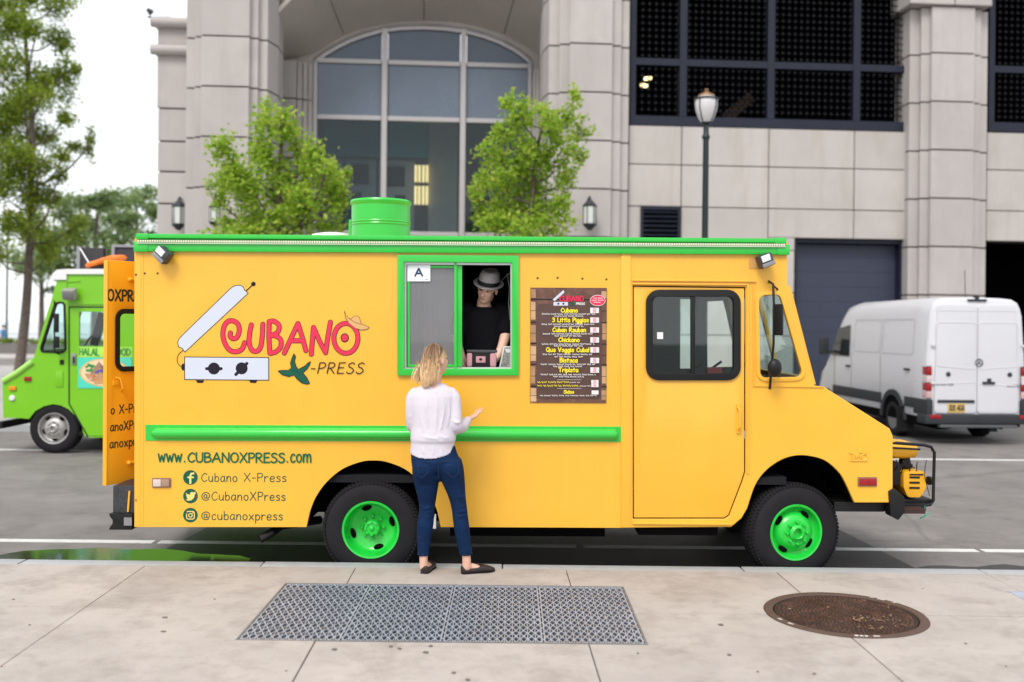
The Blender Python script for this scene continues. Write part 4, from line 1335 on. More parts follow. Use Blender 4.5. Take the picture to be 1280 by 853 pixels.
# green roof rails with bead light strip
def rail(name, xa, ya, xb, yb, h, y0, y1, m, bev=.004):
    a, b = T3(xa, ya), T3(xb, yb)
    q = [(a.x, a.z + h / 2), (b.x, b.z + h / 2), (b.x, b.z - h / 2), (a.x, a.z - h / 2)]
    return MB().prism(q, y0, y1).build(name, m, truck, bevel=bev, smooth=30)
low = rail('roof_rail', 170, 309, 984.5, 313, 11.2 / PXM, -.03, .035, m_grn)
upp = rail('roof_gutter', 172, 295.6, 980, 301.6, 5.4 / PXM, -.045, .01, m_grn)
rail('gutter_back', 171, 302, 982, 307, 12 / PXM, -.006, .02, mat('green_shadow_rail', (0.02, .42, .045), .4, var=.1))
for xa, xb, yy in ((173, 188, 296.2), (966, 981, 301.6)):
    rail('gutter_cap', xa, yy, xb, yy + .1, 7.2 / PXM, -.052, .012, m_grn, .008)
for xa, xb, yy in ((168.6, 187, 309), (970, 986, 312.8)):
    rail('rail_cap', xa, yy, xb, yy + .1, 12.6 / PXM, -.036, .035, m_grn, .01)
bd = MB()
n = 272
for k in range(n):
    t_ = k / (n - 1)
    p = T3(176 + (978 - 176) * t_, 301.6 + (306.4 - 301.6) * t_)
    bd.ball((p.x, -.05, p.z - .004), (.0085, .008, .011), 6, 4)
b_ = bd.build('bead_light_strip', mat('bead_lights', (.8, .78, .6), .3, spec=.6), truck)
b_['kind'] = 'stuff'
a, b = T3(174, 304.6), T3(980, 309.2)
MB().bar(a + V((0, -.042, 0)), b + V((0, -.042, 0)), .012, .006).build('strip_channel', mat('strip_backing', (.75, .78, .7), .4), truck, smooth=0)
rv = MB()
for k in range(50):
    t_ = k / 49
    p = T3(194 + (962 - 194) * t_, 311.8 + 4 * t_)
    rv.ball((p.x, -.03, p.z), (.007, .004, .007), 8, 4)
for k in range(38):
    p = T3(186 + 585 * k / 37, 532.8 + 1.6 * k / 37)
    rv.ball((p.x, -.006, p.z), (.006, .004, .006), 8, 4)
    p = T3(186 + 585 * k / 37, 549.6 + 1.6 * k / 37)
    rv.ball((p.x, -.006, p.z), (.006, .004, .006), 8, 4)
o = rv.build('rivets', m_grn, truck)
o['kind'] = 'stuff'
ry = MB()
for (xa, ya, xb, yb, n) in ((186, 326, 186, 655, 14), (172.5, 322, 172.5, 656, 16), (800, 322, 975, 322, 16), (560, 655.5, 770, 656.5, 16), (190, 655, 375, 655, 14), (782, 325, 782, 655, 22)):
    for k in range(n):
        p = T3(xa + (xb - xa) * k / (n - 1), ya + (yb - ya) * k / (n - 1))
        ry.ball((p.x, -.001 if xa != 782 else -.012, p.z), (.005, .003, .005), 6, 4)
o = ry.build('rivets', m_yel, truck)
o['kind'] = 'stuff'
hl = MB()
for px, py in ((181, 342), (170, 343.5), (197, 342), (672, 348), (697, 347.5), (728, 348.5), (758, 349.5), (170.5, 625.5), (172, 626), (246, 622)):
    p = T3(px, py)
    hl.cur = 0
    hl.lathe([(.0, -.0035), (.007 + .004 * random.random(), -.003), (.009, .002)], (p.x, 0, p.z), (0, -1, 0), 8)
hl.build('old_screw_holes', mat('rusty_hole', (.12, .06, .02), .8), truck)

# green rub rail: flat plate and half-round bead
MB().prism(TP([(182, 531), (777, 533.5), (777, 552.5), (182, 551)]), -.006, .004).build('rub_rail_plate', m_grn, truck, bevel=.002, smooth=0)
a, b = T3(189, 541.2), T3(772, 543)
vs_ = []
r_ = .05
for k, (x, s) in enumerate(((0, .05), (.012, .55), (.03, .85), (.06, 1), (1, 1))):
    pass
rings = []
L_ = (b - a).length
for u, s in ((0, .12), (.012, .5), (.03, .8), (.055, 1), (L_ - .03, 1), (L_ - .005, .8), (L_, .3)):
    c = a.lerp(b, u / L_)
    rings.append([(c.x, -.004 - .05 * s * math.sin(PI * q / 12), c.z + .044 * s * math.cos(PI * q / 12)) for q in range(13)])
MB().loft(rings).build('rub_rail', m_grn, truck, smooth=60)

# serving window: outer flange, inner frame, sash with its grey reflection painted into the pane, notice
fo = TP([(497, 319), (648.5, 320), (648.5, 469.5), (497, 469.5)])
fi = TP([(505.5, 328), (640, 329), (640, 461), (505.5, 461)])
sw = MB().plate(fo, [fi], -.03, .004).build('serving_window', m_grn, truck, bevel=.006, smooth=30)
MB().plate(TP([(504, 327), (642, 328), (642, 462.5), (504, 462.5)]), [TP([(508, 331), (638, 331.5), (638, 459.5), (508, 459.5)])], .0, .07).build('jamb', mat('alu_jamb', (.55, .56, .55), .35, metal=.7), sw, smooth=0)
sash = MB().plate(TP([(509, 332), (577.5, 332), (577.5, 459), (509, 459)]), [TP([(512, 335), (567.5, 335), (567.5, 456), (512, 456)])], .012, .035).build('sash', m_grn, sw, bevel=.003, smooth=30)
MB().prism(TP([(511.5, 334.5), (568, 334.5), (568, 456.5), (511.5, 456.5)]), .021, .025).build('sash_pane', g_grey_refl, sw, smooth=0)
MB().prism(TP([(567.8, 329), (571, 329), (571, 461), (567.8, 461)]), -.006, .011).build('sash_strip', m_grn, sw, smooth=0, bevel=.002)
MB().prism(TP([(577.6, 459.5), (639, 459.5), (639, 461.6), (577.6, 461.6)]), -.004, .06).build('window_sill', mat('alu_sill', (.72, .72, .72), .3, metal=.5), sw, smooth=0)
nt_ = Decal(.0095)
pc = lambda pts: TP(pts)
nt_.poly(TP([(509, 331.5), (537.8, 331.5), (537.8, 351.8), (509, 351.8)]), 0)
dn = Decal(.0088, .0001)
a, b = T(518.5, 345), T(528, 345)
hh = 9 / PXM
for q in ([(518.8, 345), (523.3, 336)], [(523.3, 336), (527.8, 345)], [(520.5, 342), (526.2, 342)]):
    dn.stroke(TP(q), 2.3 / PXM, 1)
dn.stroke(TP([(532, 349.6), (534.4, 349.4)]), .6 / PXM, 1)
dn.v, dn.f, dn.mi = nt_.v + dn.v, nt_.f + [tuple(i + len(nt_.v) for i in f) for f in dn.f], nt_.mi + dn.mi
no = dn.build('notice', [mat('notice_paper', (.78, .82, .86), .6, var=.03), mat('navy_ink', (.005, .03, .09), .5)], sw, smooth=0, normals=False)

# flood lights under the rail
def flood(px, py, rot, yaw):
    p = T3(px, py)
    R = Matrix.Rotation(yaw, 3, 'Z') @ Matrix.Rotation(rot, 3, 'Y')
    c = V((p.x, -.075, p.z))
    b = MB()
    b.obox(c, (.115, .085, .105), R)
    o = b.build('flood_light', mat('flood_housing', (.06, .065, .08), .35, metal=.4), truck, bevel=.018, smooth=40)
    MB().obox(c + R @ V((-.012, -.047, .022)), (.075, .012, .05), R).build('flood_lens', mat('flood_lens', (.75, .8, .82), .15), o, bevel=.003)
    MB().obox(c + R @ V((0, -.044, -.03)), (.112, .01, .032), R).build('flood_rim', m_grey, o, bevel=.003)
    MB().tube([(c.x + .02, -.04, c.z + .03), (c.x + .02, .0, c.z + .045)], .018, 8).obox((c.x + .02, -.006, c.z + .045), (.07, .012, .07)).build('flood_bracket', m_grey, o)
flood(208.5, 320, .7, -.3)
flood(953, 327, -.35, .3)
MB().prism(TP([(936, 323), (948, 322), (948, 336), (936, 336)]), -.004, .002).build('wire_plate', mat('tan_plate', (.62, .33, .1), .5), truck, smooth=0)

# marker lamps
def marker(px0, px1, py0, py1, cols):
    o = MB().prism(TP([(px0, py0), (px1, py0), (px1, py1), (px0, py1)]), -.012, .002).build('marker_lamp', mat('lamp_base', (.22, .12, .08), .5), truck, bevel=.006)
    n = len(cols)
    for k, c in enumerate(cols):
        a, b = px0 + 1.5 + (px1 - px0 - 3) * k / n, px0 + 1.5 + (px1 - px0 - 3) * (k + 1) / n
        MB().prism(TP([(a + .2, py0 + 1.5), (b - .2, py0 + 1.5), (b - .2, py1 - 1.5), (a + .2, py1 - 1.5)]), -.02, -.0125).build('lens', c, o, bevel=.003)
m_red = mat('red_lens', (.30, .006, .012), .2, var=.15, vs=20)
marker(190.5, 214, 597.5, 609.5, [mat('pale_lens', (.62, .5, .46), .3), mat('amber_grey_lens', (.34, .22, .16), .3)])
marker(1072, 1096, 596.5, 608, [m_red, m_red])
# cast badge on the nose, painted over
bdg = MB()
for q in ([(1063, 575.5), (1084.5, 575.5)], [(1061.5, 566), (1066, 566.5)], [(1066, 569.5), (1066, 574)], [(1070, 568.5), (1070, 573)], [(1070, 569), (1073, 571)], [(1075, 568.5), (1075, 573)], [(1074, 565.5), (1084, 565)]):
    bdg.bar(T3(*q[0]) + V((0, -.004, 0)), T3(*q[1]) + V((0, -.004, 0)), .01, .012)
c = T3(1080.5, 571)
bdg.tube([(c.x + .022 * math.cos(t_), -.004, c.z + .022 * math.sin(t_)) for t_ in [2 * PI * k / 16 for k in range(16)]], .006, 6, closed=True)
bdg.build('nose_badge', m_yel, truck)

# mirrors on a long rod
mr_ = MB()
rod = [T3(961, 352), T3(962.5, 356), T3(962, 380), T3(961.5, 430), T3(962, 486)]
dep = [-.0, -.09, -.13, -.13, -.005]
mr_.tube([p + V((0, d_, 0)) for p, d_ in zip(rod, dep)], .0095, 8)
mo = mr_.build('mirror_arm', m_blk, truck)
c = T3(966, 400)
MB().obox((c.x, -.15, c.z), (.03, .1, .24), Matrix.Rotation(.5, 3, 'Z')).build('mirror', m_blk, mo, bevel=.02, smooth=50)
c = T3(962, 459)
MB().ball((c.x, -.15, c.z), (.055, .04, .07), 16, 10).build('round_mirror', m_blk, mo)
MB().tube([T3(962, 458) + V((0, -.13, 0)), T3(975, 470)], .008, 6).tube([T3(962, 357) + V((0, -.09, 0)), T3(972, 362)], .008, 6).build('mirror_stay', m_blk, mo)

# ---- the painted logo
LG = lambda zx, zy: T(210 + zx / 4.923, 340 + zy / 4.923)
LS = lambda pts: [LG(*p) for p in pts]
u = 1 / (4.923 * PXM)
m_dk = mat('print_black', (.008, .006, .014), .5, var=.05, spec=.3)
m_redp = mat('print_red', (.70, .016, .07), .5, var=.07, vs=3)
m_gry = mat('print_grey_blue', (.56, .60, .70), .4, var=.03)
m_dgr = mat('print_dark_green', (.002, .09, .05), .5, var=.08, spec=.3)
m_tan = mat('print_tan', (.62, .36, .13), .45, var=.08)
lg = Decal(-.0008)
def outlined(pts, m, w):
    lg.poly(pts, m)
    q = pts + [pts[0], pts[1]]
    for a, b in zip(q[:-2], q[1:-1]):
        lg.stroke([a, b], w, 0)
lid = LS([(66, 462), (60, 440), (64, 420), (76, 403), (380, 107), (400, 91), (420, 83), (448, 83), (463, 93), (472, 112), (494, 132), (105, 494), (86, 470), (76, 466)])
outlined(lid, 2, 4.5 * u)
lg.stroke(LS([(482, 117), (522, 80)]), 7 * u, 0)
lg.poly(ell(*LG(526, 75), 14 * u, 14 * u, 16), 0)
lg.stroke(crom([V(p) for p in LS([(95, 482), (65, 510), (57, 548), (70, 575), (90, 588)])], 6), 4.5 * u, 0)
lg.poly(ell(*LG(94, 586), 12 * u, 22 * u, 14), 0)
outlined(LS([(103, 524), (620, 528), (620, 667), (103, 663)]), 2, 5 * u)
for a in (171, 498):
    lg.poly(LS([(a, 667), (a + 52, 668), (a + 44, 684), (a + 10, 683)]), 0)
for (kx_, ky_, ea, eb) in ((283, 595, (238, 596), (328, 596)), (454, 594, (418, 632), (486, 564))):
    lg.poly(ell(*LG(kx_, ky_), 37 * u, 37 * u, 22), 0)
    lg.stroke(LS([ea, eb]), 19 * u, 0)
letters = [
 ('C', [(472, 436), (455, 476), (418, 492), (378, 480), (350, 438), (338, 385), (347, 333), (372, 304), (405, 303), (433, 325), (438, 368), (424, 403), (399, 411), (383, 396), (385, 376)]),
 ('C', [(513, 326), (502, 385), (500, 440), (518, 482), (548, 488), (570, 462), (580, 400), (584, 322)]),
 ('L', [(627, 500), (621, 400), (623, 306)]),
 ('C', [(623, 306), (652, 304), (682, 328), (678, 368), (645, 388), (622, 394)]),
 ('C', [(622, 394), (662, 394), (694, 420), (692, 464), (664, 492), (628, 502)]),
 ('L', [(716, 500), (760, 404), (800, 318)]), ('L', [(800, 318), (826, 400), (849, 485)]), ('L', [(757, 424), (828, 424)]),
 ('L', [(882, 507), (889, 420), (896, 342)]), ('L', [(896, 342), (934, 430), (970, 498)]), ('L', [(970, 498), (984, 400), (1000, 310)])]
for wid, m in ((31 * u, 0), (24 * u, 1)):
    for k, pts in letters:
        q = LS(pts)
        lg.stroke(crom([V(p) for p in q], 6) if k == 'C' else q, wid, m)
    lg.stroke([LG(1095 + 74 * math.cos(t_), 409 + 92 * math.sin(t_)) for t_ in [2 * PI * k / 40 for k in range(41)]], wid, m, False)
    lg.poly(ell(*LG(1088, 406), wid * .82, wid * .9, 18), m)
pep = LS([(678, 610), (700, 606), (742, 606), (760, 592), (754, 562), (764, 530), (776, 504), (786, 522), (779, 548), (788, 580), (802, 601), (845, 578), (862, 560), (878, 553), (872, 572), (856, 597), (830, 622), (856, 652), (872, 686), (858, 692), (825, 684), (795, 660), (776, 634), (745, 645), (705, 634)])
outlined(pep, 3, 4 * u)
lg.stroke(LS([(765, 600), (775, 620), (800, 612), (812, 640)]), 2.2 * u, 0)
hat = LS([(1086, 240), (1096, 268), (1112, 286), (1128, 290), (1142, 275), (1165, 270), (1180, 284), (1188, 318), (1210, 328), (1240, 341), (1226, 353), (1190, 358), (1152, 347), (1116, 318), (1094, 285)])
outlined(hat, 4, 2.2 * u)
lg.stroke(LS([(1118, 290), (1150, 310), (1190, 325)]), 2 * u, 0)
x_, z_ = LG(874, 624)
lg.text('-PRESS', x_, z_, 66 * u, 6.4 * u, 0, width=325 * u, slant=.22, gap=.2)
lg.build('logo', [m_dk, m_redp, m_gry, m_dgr, m_tan], truck, smooth=0, normals=False)

# ---- web address and the three social lines
SLM = [mat('print_lime_shadow', (.22, .42, .02), .45), m_dgr, mat('print_pale_yellow', (.9, .62, .18), .45)]
def endl(name='lettering'):
    sl.build(name, SLM, truck, smooth=0, normals=False)
sl = Decal(-.0008)
S5 = lambda zx, zy: T(180 + zx / 5.333, 550 + zy / 5.333)
v = 1 / (5.333 * PXM)
for dx, dz, m, ww in ((3 * v, -3 * v, 0, 11), (0, 0, 1, 9.5)):
    for txt, xa, xb, hgt, zy in (('www', 95, 252, 84, 145), ('.', 268, 276, 60, 147), ('CUBANOXPRESS', 292, 938, 62, 147), ('.', 952, 962, 60, 148), ('com', 976, 1114, 84, 148)):
        x_, z_ = S5(xa, zy)
        sl.text(txt, x_ + dx, z_ + dz, hgt * v, ww * v, m, width=(xb - xa) * v if len(txt) > 1 else None, gap=.12)
for txt, xa, xb, zy, hg in (('Cubano', 382, 622, 278, 56), ('X-Press', 666, 948, 278, 56), ('@CubanoXPress', 382, 942, 402, 56), ('@cubanoxpress', 382, 924, 532, 56)):
    endl()
    sl = Decal(-.0008)
    x_, z_ = S5(xa, zy)
    sl.text(txt, x_, z_, hg * v, 6.6 * v, 1, width=(xb - xa) * v, gap=.16)
endl()
def disc(zy):
    d_ = Decal(-.0008)
    d_.poly(ell(*S5(310, zy), 49 * v, 49 * v, 32), 1)
    d_.lay(3)
    return d_
sl = disc(251)
Sx = lambda pts: [S5(*p) for p in pts]
sl.stroke(Sx([(330, 224), (314, 226), (309, 242), (309, 288)]), 13 * v, 2)
sl.stroke(Sx([(294, 250), (328, 250)]), 11 * v, 2)
endl('social_icon')
sl = disc(375)
sl.poly(Sx([(277, 350), (290, 362), (308, 367), (308, 355), (318, 347), (332, 350), (346, 346), (340, 356), (347, 356), (338, 366), (334, 386), (318, 402), (296, 406), (278, 400), (295, 394), (283, 386), (290, 384), (279, 372), (286, 372)]), 2)
endl('social_icon')
sl = disc(502)
rr_ = rpoly(Sx([(284, 477), (336, 477), (336, 528), (284, 528)]), 12 * v, 4)
sl.stroke(rr_ + rr_[:2], 6 * v, 2)
sl.stroke([S5(310 + 12 * math.cos(a_), 503 + 12 * math.sin(a_)) for a_ in [2 * PI * k / 20 for k in range(21)]], 6 * v, 2, False)
sl.poly(ell(*S5(326, 487), 4 * v, 4 * v, 10), 2)
endl('social_icon')

# ---- menu board
MQ = lambda zx, zy: T(655 + zx / 5.327, 350 + zy / 5.327)
w_ = 1 / (5.327 * PXM)
m_wood = mat('printed_planks', (.115, .05, .034), .5, var=.35, vs=6, col2=(.24, .12, .07), thresh=(.5, .75))
brd = MB().prism([MQ(43, 52), MQ(551, 54), MQ(547, 820), MQ(41, 817)], -.008, .002).build('menu_board', m_wood, truck, smooth=0)
me_ = Decal(-.0088)
MM = lambda pts: [MQ(*p) for p in pts]
for ya, yb, xa, xb, m in ((60, 120, 46, 78, 6), (145, 265, 46, 76, 7), (440, 540, 44, 80, 7), (575, 690, 44, 74, 6), (300, 415, 44, 78, 6), (720, 810, 44, 82, 7), (75, 120, 515, 548, 7), (290, 400, 520, 548, 6), (575, 690, 518, 546, 7), (735, 800, 515, 546, 6)):
    me_.poly(MM([(xa, ya), (xb, ya + 2), (xb, yb), (xa, yb)]), m)
for y in (130, 282, 424, 562, 708):
    me_.stroke(MM([(46, y), (300, y + 2), (548, y + 4)]), 7 * w_, 0)
for y in (205, 355, 500, 640, 770):
    me_.stroke(MM([(46, y), (300, y + 1), (548, y + 3)]), 3 * w_, 0)
me_.poly(rpoly(MM([(82, 160), (515, 160), (515, 792), (82, 792)]), 22 * w_, 4), 8)
m_k = [m_dk, mat('menu_yellow', (.82, .68, .02), .5), mat('menu_white', (.72, .70, .70), .5), m_redp, m_gry, m_dgr, mat('menu_tan', (.36, .2, .1), .5, var=.3, vs=9), mat('menu_light_tan', (.5, .31, .17), .5, var=.3, vs=9), mat('menu_panel', (.085, .04, .03), .5, var=.25, vs=9), mat('menu_pink', (.72, .32, .38), .5)]
me_.lay(4)
me_.poly(MM([(190, 132), (262, 68), (270, 84), (204, 142)]), 4)
me_.poly(MM([(196, 148), (292, 148), (292, 172), (196, 172)]), 4)
for x in (228, 262):
    me_.poly(ell(*MQ(x, 160), 7 * w_, 7 * w_, 10), 0)
x_, z_ = MQ(238, 142)
me_.text('CUBANO', x_ + w_ * 2, z_ - w_ * 2, 34 * w_, 9 * w_, 0, width=158 * w_)
me_.text('CUBANO', x_, z_, 34 * w_, 7 * w_, 3, width=158 * w_)
me_.poly(MM([(305, 158), (322, 150), (338, 156), (330, 174), (316, 168)]), 5)
x_, z_ = MQ(346, 166)
me_.text('PRESS', x_, z_, 14 * w_, 3.5 * w_, 2, width=58 * w_)
me_.poly(ell(*MQ(490, 138), 52 * w_, 37 * w_, 28), 2)
me_.poly(ell(*MQ(490, 138), 49 * w_, 34 * w_, 28), 3)
me_.lay(3)
def scrib(xa, xb, y, h, m, w):
    """lettering too small to read: a run of tiny up-and-down strokes broken into words"""
    x = xa
    r = random.Random(int(xa * 7 + y * 13))
    while x < xb:
        e = min(xb, x + r.uniform(18, 52))
        pts = []
        q = x
        k = 0
        while q < e:
            pts.append((q, y + (h if k % 2 else -h) * r.uniform(.5, 1)))
            q += h * r.uniform(.7, 1.1)
            k += 1
        if len(pts) > 1:
            me_.stroke(MM(pts), w * w_, m)
        x = e + 8
for y, xa, xb in ((122, 462, 520), (136, 452, 528), (150, 462, 520)):
    scrib(xa, xb, y, 4.5, 2, 3.5)
heads = [('Cubano', 246, 356, 216, 228, 242, 120, 472), ('3 Little Piggies', 188, 428, 280, 296, 310, 118, 474), ('Cuban Reuben', 190, 410, 346, 360, 374, 126, 466), ('Chickano', 230, 368, 412, 428, 440, 120, 468), ('Que Veggie Cuba!', 148, 432, 478, 496, 512, 126, 462), ('Bisteca', 238, 354, 548, 562, 576, 112, 474), ('Tripleta', 230, 358, 612, 630, 644, 112, 476)]
for txt, xa, xb, yb, l1, l2, da, db in heads:
    x_, z_ = MQ(xa, yb)
    me_.text(txt, x_, z_, 27 * w_, 6.5 * w_, 1, width=(xb - xa) * w_)
    scrib(da, db, l1, 5, 2, 4)
    c_ = (da + db) / 2
    scrib(c_ - (db - da) * .27, c_ + (db - da) * .28, l2, 5, 2, 4)
    yy = yb - 12
    me_.poly(MM([(440, yy - 18), (498, yy - 17), (498, yy + 18), (440, yy + 18)]), 2)
    me_.poly(MM([(457, yy - 15), (480, yy - 15), (480, yy + 15), (457, yy + 15)]), 9)
for y in (680, 704):
    x_, z_ = MQ(90, y + 6)
    scrib(90, 300 if y < 690 else 370, y, 6, 1, 4.5)
    scrib(300 if y < 690 else 370, 372 if y < 690 else 440, y + 2, 4, 2, 3)
    me_.poly(MM([(446, y - 14), (494, y - 14), (494, y + 9), (446, y + 9)]), 2)
    me_.poly(MM([(460, y - 11), (480, y - 11), (480, y + 6), (460, y + 6)]), 9)
me_.poly(MM([(448, 735), (494, 735), (494, 762), (448, 762)]), 2)
for y in (664, 722):
    me_.stroke(MM([(220, y), (380, y)]), 1.6 * w_, 2)
x_, z_ = MQ(264, 754)
me_.text('Sides', x_, z_, 20 * w_, 5.5 * w_, 1, width=66 * w_)
scrib(106, 484, 769, 4.5, 2, 3.4)
me_.build('menu_lettering', m_k, brd, smooth=0, normals=False)

# ---- wheels
m_tyre = mat('tyre_rubber', (0.016, 0.015, 0.017), .8, var=.2, vs=9, bump=.15, bs=80, spec=.18)
def wheel(name, c, R, rimR, width, m_rim, parent, n_holes=4, deep=.11, convex=False, facing=-1, tread=True, nuts=8, hole_scale=1.0, hub_m=None):
    """tyre > (own mesh), rim, hub; axis along y, outer face towards -y"""
    ax = (0, facing, 0)
    w = width
    ty = MB()
    ty.lathe([(rimR - .004, .0), (rimR + .004, .008), (rimR + .02, .012), (rimR + (R - rimR) * .45, .022), (R - .035, .012), (R - .012, -.008), (R - .002, -.028), (R, -.05), (R, -w + .05), (R - .012, -w + .008), (R - .05, -w), (rimR - .004, -w)], c, ax, 64, caps=False)
    t_o = ty.build(name, m_tyre, parent, smooth=40)
    if tread:
        tr = MB()
        n = 78
        for k in range(n):
            a = 2 * PI * k / n
            for (d, off, lw) in ((-.004, 0, .02), (-.045, .5, .03), (-.085, 0, .03)):
                aa = a + off * 2 * PI / n
                rr2 = R - (.010 if d > -.02 else -.002)
                p = V(c) + V((math.cos(aa) * rr2, -facing * 0 + facing * d, math.sin(aa) * rr2))
                tr.obox(p, (.014, lw, .019 * R / .38), Matrix.Rotation(-aa, 3, 'Y') @ Matrix.Rotation(.0 if d > -.02 else .0, 3, 'Z'))
        q = tr.build('tread', m_tyre, t_o, smooth=0)
        q['kind'] = 'stuff'
    rm = MB()
    r = rimR
    if convex:
        prof = [(r + .012, .006), (r + .006, .016), (r - .008, .012), (r - .016, -.02), (r - .03, -.045), (r - .05, -.05), (r * .74, -.03), (r * .6, .0), (r * .5, .012), (r * .42, .014), (r * .3, .012)]
    else:
        prof = [(r + .012, .006), (r + .006, .016), (r - .008, .012), (r - .014, -.02), (r - .02, -deep * .75), (r - .035, -deep), (r * .72, -deep * 1.12), (r * .56, -deep * 1.2), (r * .5, -deep * 1.28), (r * .3, -deep * 1.28)]
    rm.lathe(prof, c, ax, 56, caps=False)
    rim = rm.build('rim', m_rim, t_o, smooth=50)
    ho = MB()
    nu = MB()
    for k in range(n_holes):
        a = 2 * PI * k / n_holes + (.95 if convex else .3)
        rr2 = r * .755
        d = (-.035 if convex else -deep * 1.09)
        cc = V(c) + V((math.cos(a) * rr2, facing * (d + .004), math.sin(a) * rr2))
        Rm2 = Matrix.Rotation(-a, 3, 'Y')
        tl = .45 if convex else .18
        MB().ball(cc, (.026 * hole_scale, .012, .042 * hole_scale), 14, 6, Rm2 @ Matrix.Rotation(tl * (1 if facing < 0 else -1), 3, 'Z')).build('vent_hole', m_under, t_o)
    base = .012 if convex else -deep * 1.28
    for k in range(nuts):
        a = 2 * PI * k / nuts
        cc = V(c) + V((math.cos(a) * r * .4, facing * (base), math.sin(a) * r * .4))
        MB().lathe([(.014, 0), (.014, .018), (.009, .026), (.0, .027)], cc, ax, 6).build('wheel_nut', m_rim, t_o)
    hb = MB()
    if convex:
        hb.lathe([(r * .31, .0), (r * .3, .03), (r * .2, .045), (r * .17, .04), (r * .16, .005), (0, .005)], c, ax, 28)
    else:
        hb.lathe([(r * .31, base - .02), (r * .3, base + .05), (r * .26, base + .075), (r * .2, base + .08), (r * .19, base + .072), (0, base + .075)], c, ax, 28)
        for k in range(8):
            a = 2 * PI * k / 8
            cc = V(c) + V((math.cos(a) * r * .235, facing * (base + .074), math.sin(a) * r * .235))
            hb.lathe([(.009, 0), (.009, .012), (0, .014)], cc, ax, 6)
        hb.ball(V(c) + V((0, facing * (base + .077), 0)), (.02, .012, .02), 10, 6)
    hb.build('hub', hub_m or m_rim, t_o)
    return t_o
m_rimg = mat('green_wheel_paint', (0.012, 0.55, 0.05), .3, var=.12, vs=9, coat=.3)
g0 = T3(464, 663, .02)
WR = 60 / PXM
wheel('rear_wheel', (g0.x, .0, WR + .0), WR, 34.5 / PXM, .24, m_rimg, truck, 4, .1)
wheel('rear_wheel', (g0.x, .26, WR), WR, 34.5 / PXM, .24, m_rimg, truck, 4, .1)
wheel('rear_wheel', (g0.x, W - .02, WR), WR, 34.5 / PXM, .24, m_rimg, truck, 4, .1, facing=1)
g1 = T3(996, 663, .02)
fwz = WR - .012
fwh = wheel('front_wheel', (0, 0, 0), WR, 34 / PXM, .23, m_rimg, truck, 4, .1, convex=True)
fwh.location = (g1.x, .05, fwz)
fwh.rotation_euler = (0, 0, math.radians(12))
wheel('front_wheel', (g1.x, W - .05, fwz), WR, 34 / PXM, .23, m_rimg, truck, 4, .1, convex=True, facing=1)

# ---- wheel wells, chassis, exhaust, axles
for cx_, rad, xa, xb in ((g0.x, .62, T(383, 659)[0], T(551, 659)[0]), (T(991, 600)[0], .6, T(912, 659)[0], T(1069, 628)[0])):
    top = T(467, 570)[1] if cx_ < 0 else T(998, 564)[1]
    wl2 = MB()
    zb2 = .42 if cx_ < 0 else .62
    arcp = [((xa + xb) / 2 + (xb - xa) / 2 * 1.01 * math.cos(PI * k / 14), zb2 + (top + .01 - zb2) * math.sin(PI * k / 14) ** .8) for k in range(15)]
    out = [(x, z + .012) for x, z in arcp]
    for (a1, b1), (a2, b2) in zip(zip(arcp[:-1], out[:-1]), zip(arcp[1:], out[1:])):
        wl2.prism([a1, a2, b2, b1], th + .002, .75)
    wl2.box(xa, xb, .75, .77, .3, top + .01)
    wl2.build('wheel_well', m_under, truck, smooth=0)
ch_ = MB()
ch_.box(xb0 + .1, T(1085, 600)[0], .5, .6, .46, .6).box(xb0 + .1, T(1085, 600)[0], W - .6, W - .5, .46, .6)
for x in (-2.6, -1.9, -.6, .3, 1.2):
    ch_.box(x, x + .1, .6, W - .6, .48, .58)
ch_.box(g0.x - .06, g0.x + .06, .25, W - .25, WR - .06, WR + .06).box(g1.x - .05, g1.x + .05, .3, W - .3, WR - .05, WR + .05)
ch_.box(-.2, .9, .75, W - .75, .3, .5).box(T(560, 660)[0], T(760, 660)[0], .25, .7, .28, .55).box(T(800, 660)[0], T(900, 660)[0], .08, .5, T(850, 672)[1], T(850, 655)[1])
ch_.ball((g0.x, W / 2, WR), .17)
ch_.build('chassis', m_under, truck, smooth=0)
ch2 = MB()
ch2.tube([T3(325, 674, .05), T3(338, 667, .1), T3(352, 657, .3), T3(400, 650, .6)], .035, 12)
ch2.build('exhaust_pipe', mat('exhaust_steel', (.03, .028, .027), .5, metal=.6), truck)
MB().prism(TP([(540, 661), (543.5, 643), (545, 643), (545, 661)], .02), .02, .03).build('mud_flap', m_white, truck, smooth=0)
MB().box(xb0 + .06, T(900, 659)[0], .56, W - .56, zb + .02, zb + .06).box(xb0 + .06, T(383, 659)[0] - .02, .05, .55, zb + .02, zb + .06).box(T(551, 659)[0] + .02, T(900, 659)[0], .05, .55, zb + .02, zb + .06).build('underfloor', m_under, truck, smooth=0)

# ---- open rear door, folded back
hx, hy = xb0 - .005, .66
fx, fy = TI @ P(134, 480, 8.0), 0
fpt = V((fx.x, 8.0 - TY))
hpt = V((hx, hy))
dl_ = (hpt - fpt)
dwid = dl_.length
ang = math.atan2(dl_.y, dl_.x)
rd = bpy.data.objects.new('rear_door', None)
C.objects.link(rd)
rd.parent = truck
rd.location = (fpt.x, fpt.y, 0)
rd.rotation_euler = (0, 0, ang)
def DZ(px, py):                                # point of the door plane on a sight line -> (along the door, height)
    p0, p1 = TI @ V((0, 0, H)), TI @ P(px, py, 8)
    d = p1 - p0
    n2 = V((-math.sin(ang), math.cos(ang), 0))
    t_ = (V((fpt.x, fpt.y, 0)) - p0).dot(n2) / d.dot(n2)
    q = p0 + d * t_
    return (q.x - fpt.x) * math.cos(ang) + (q.y - fpt.y) * math.sin(ang), q.z
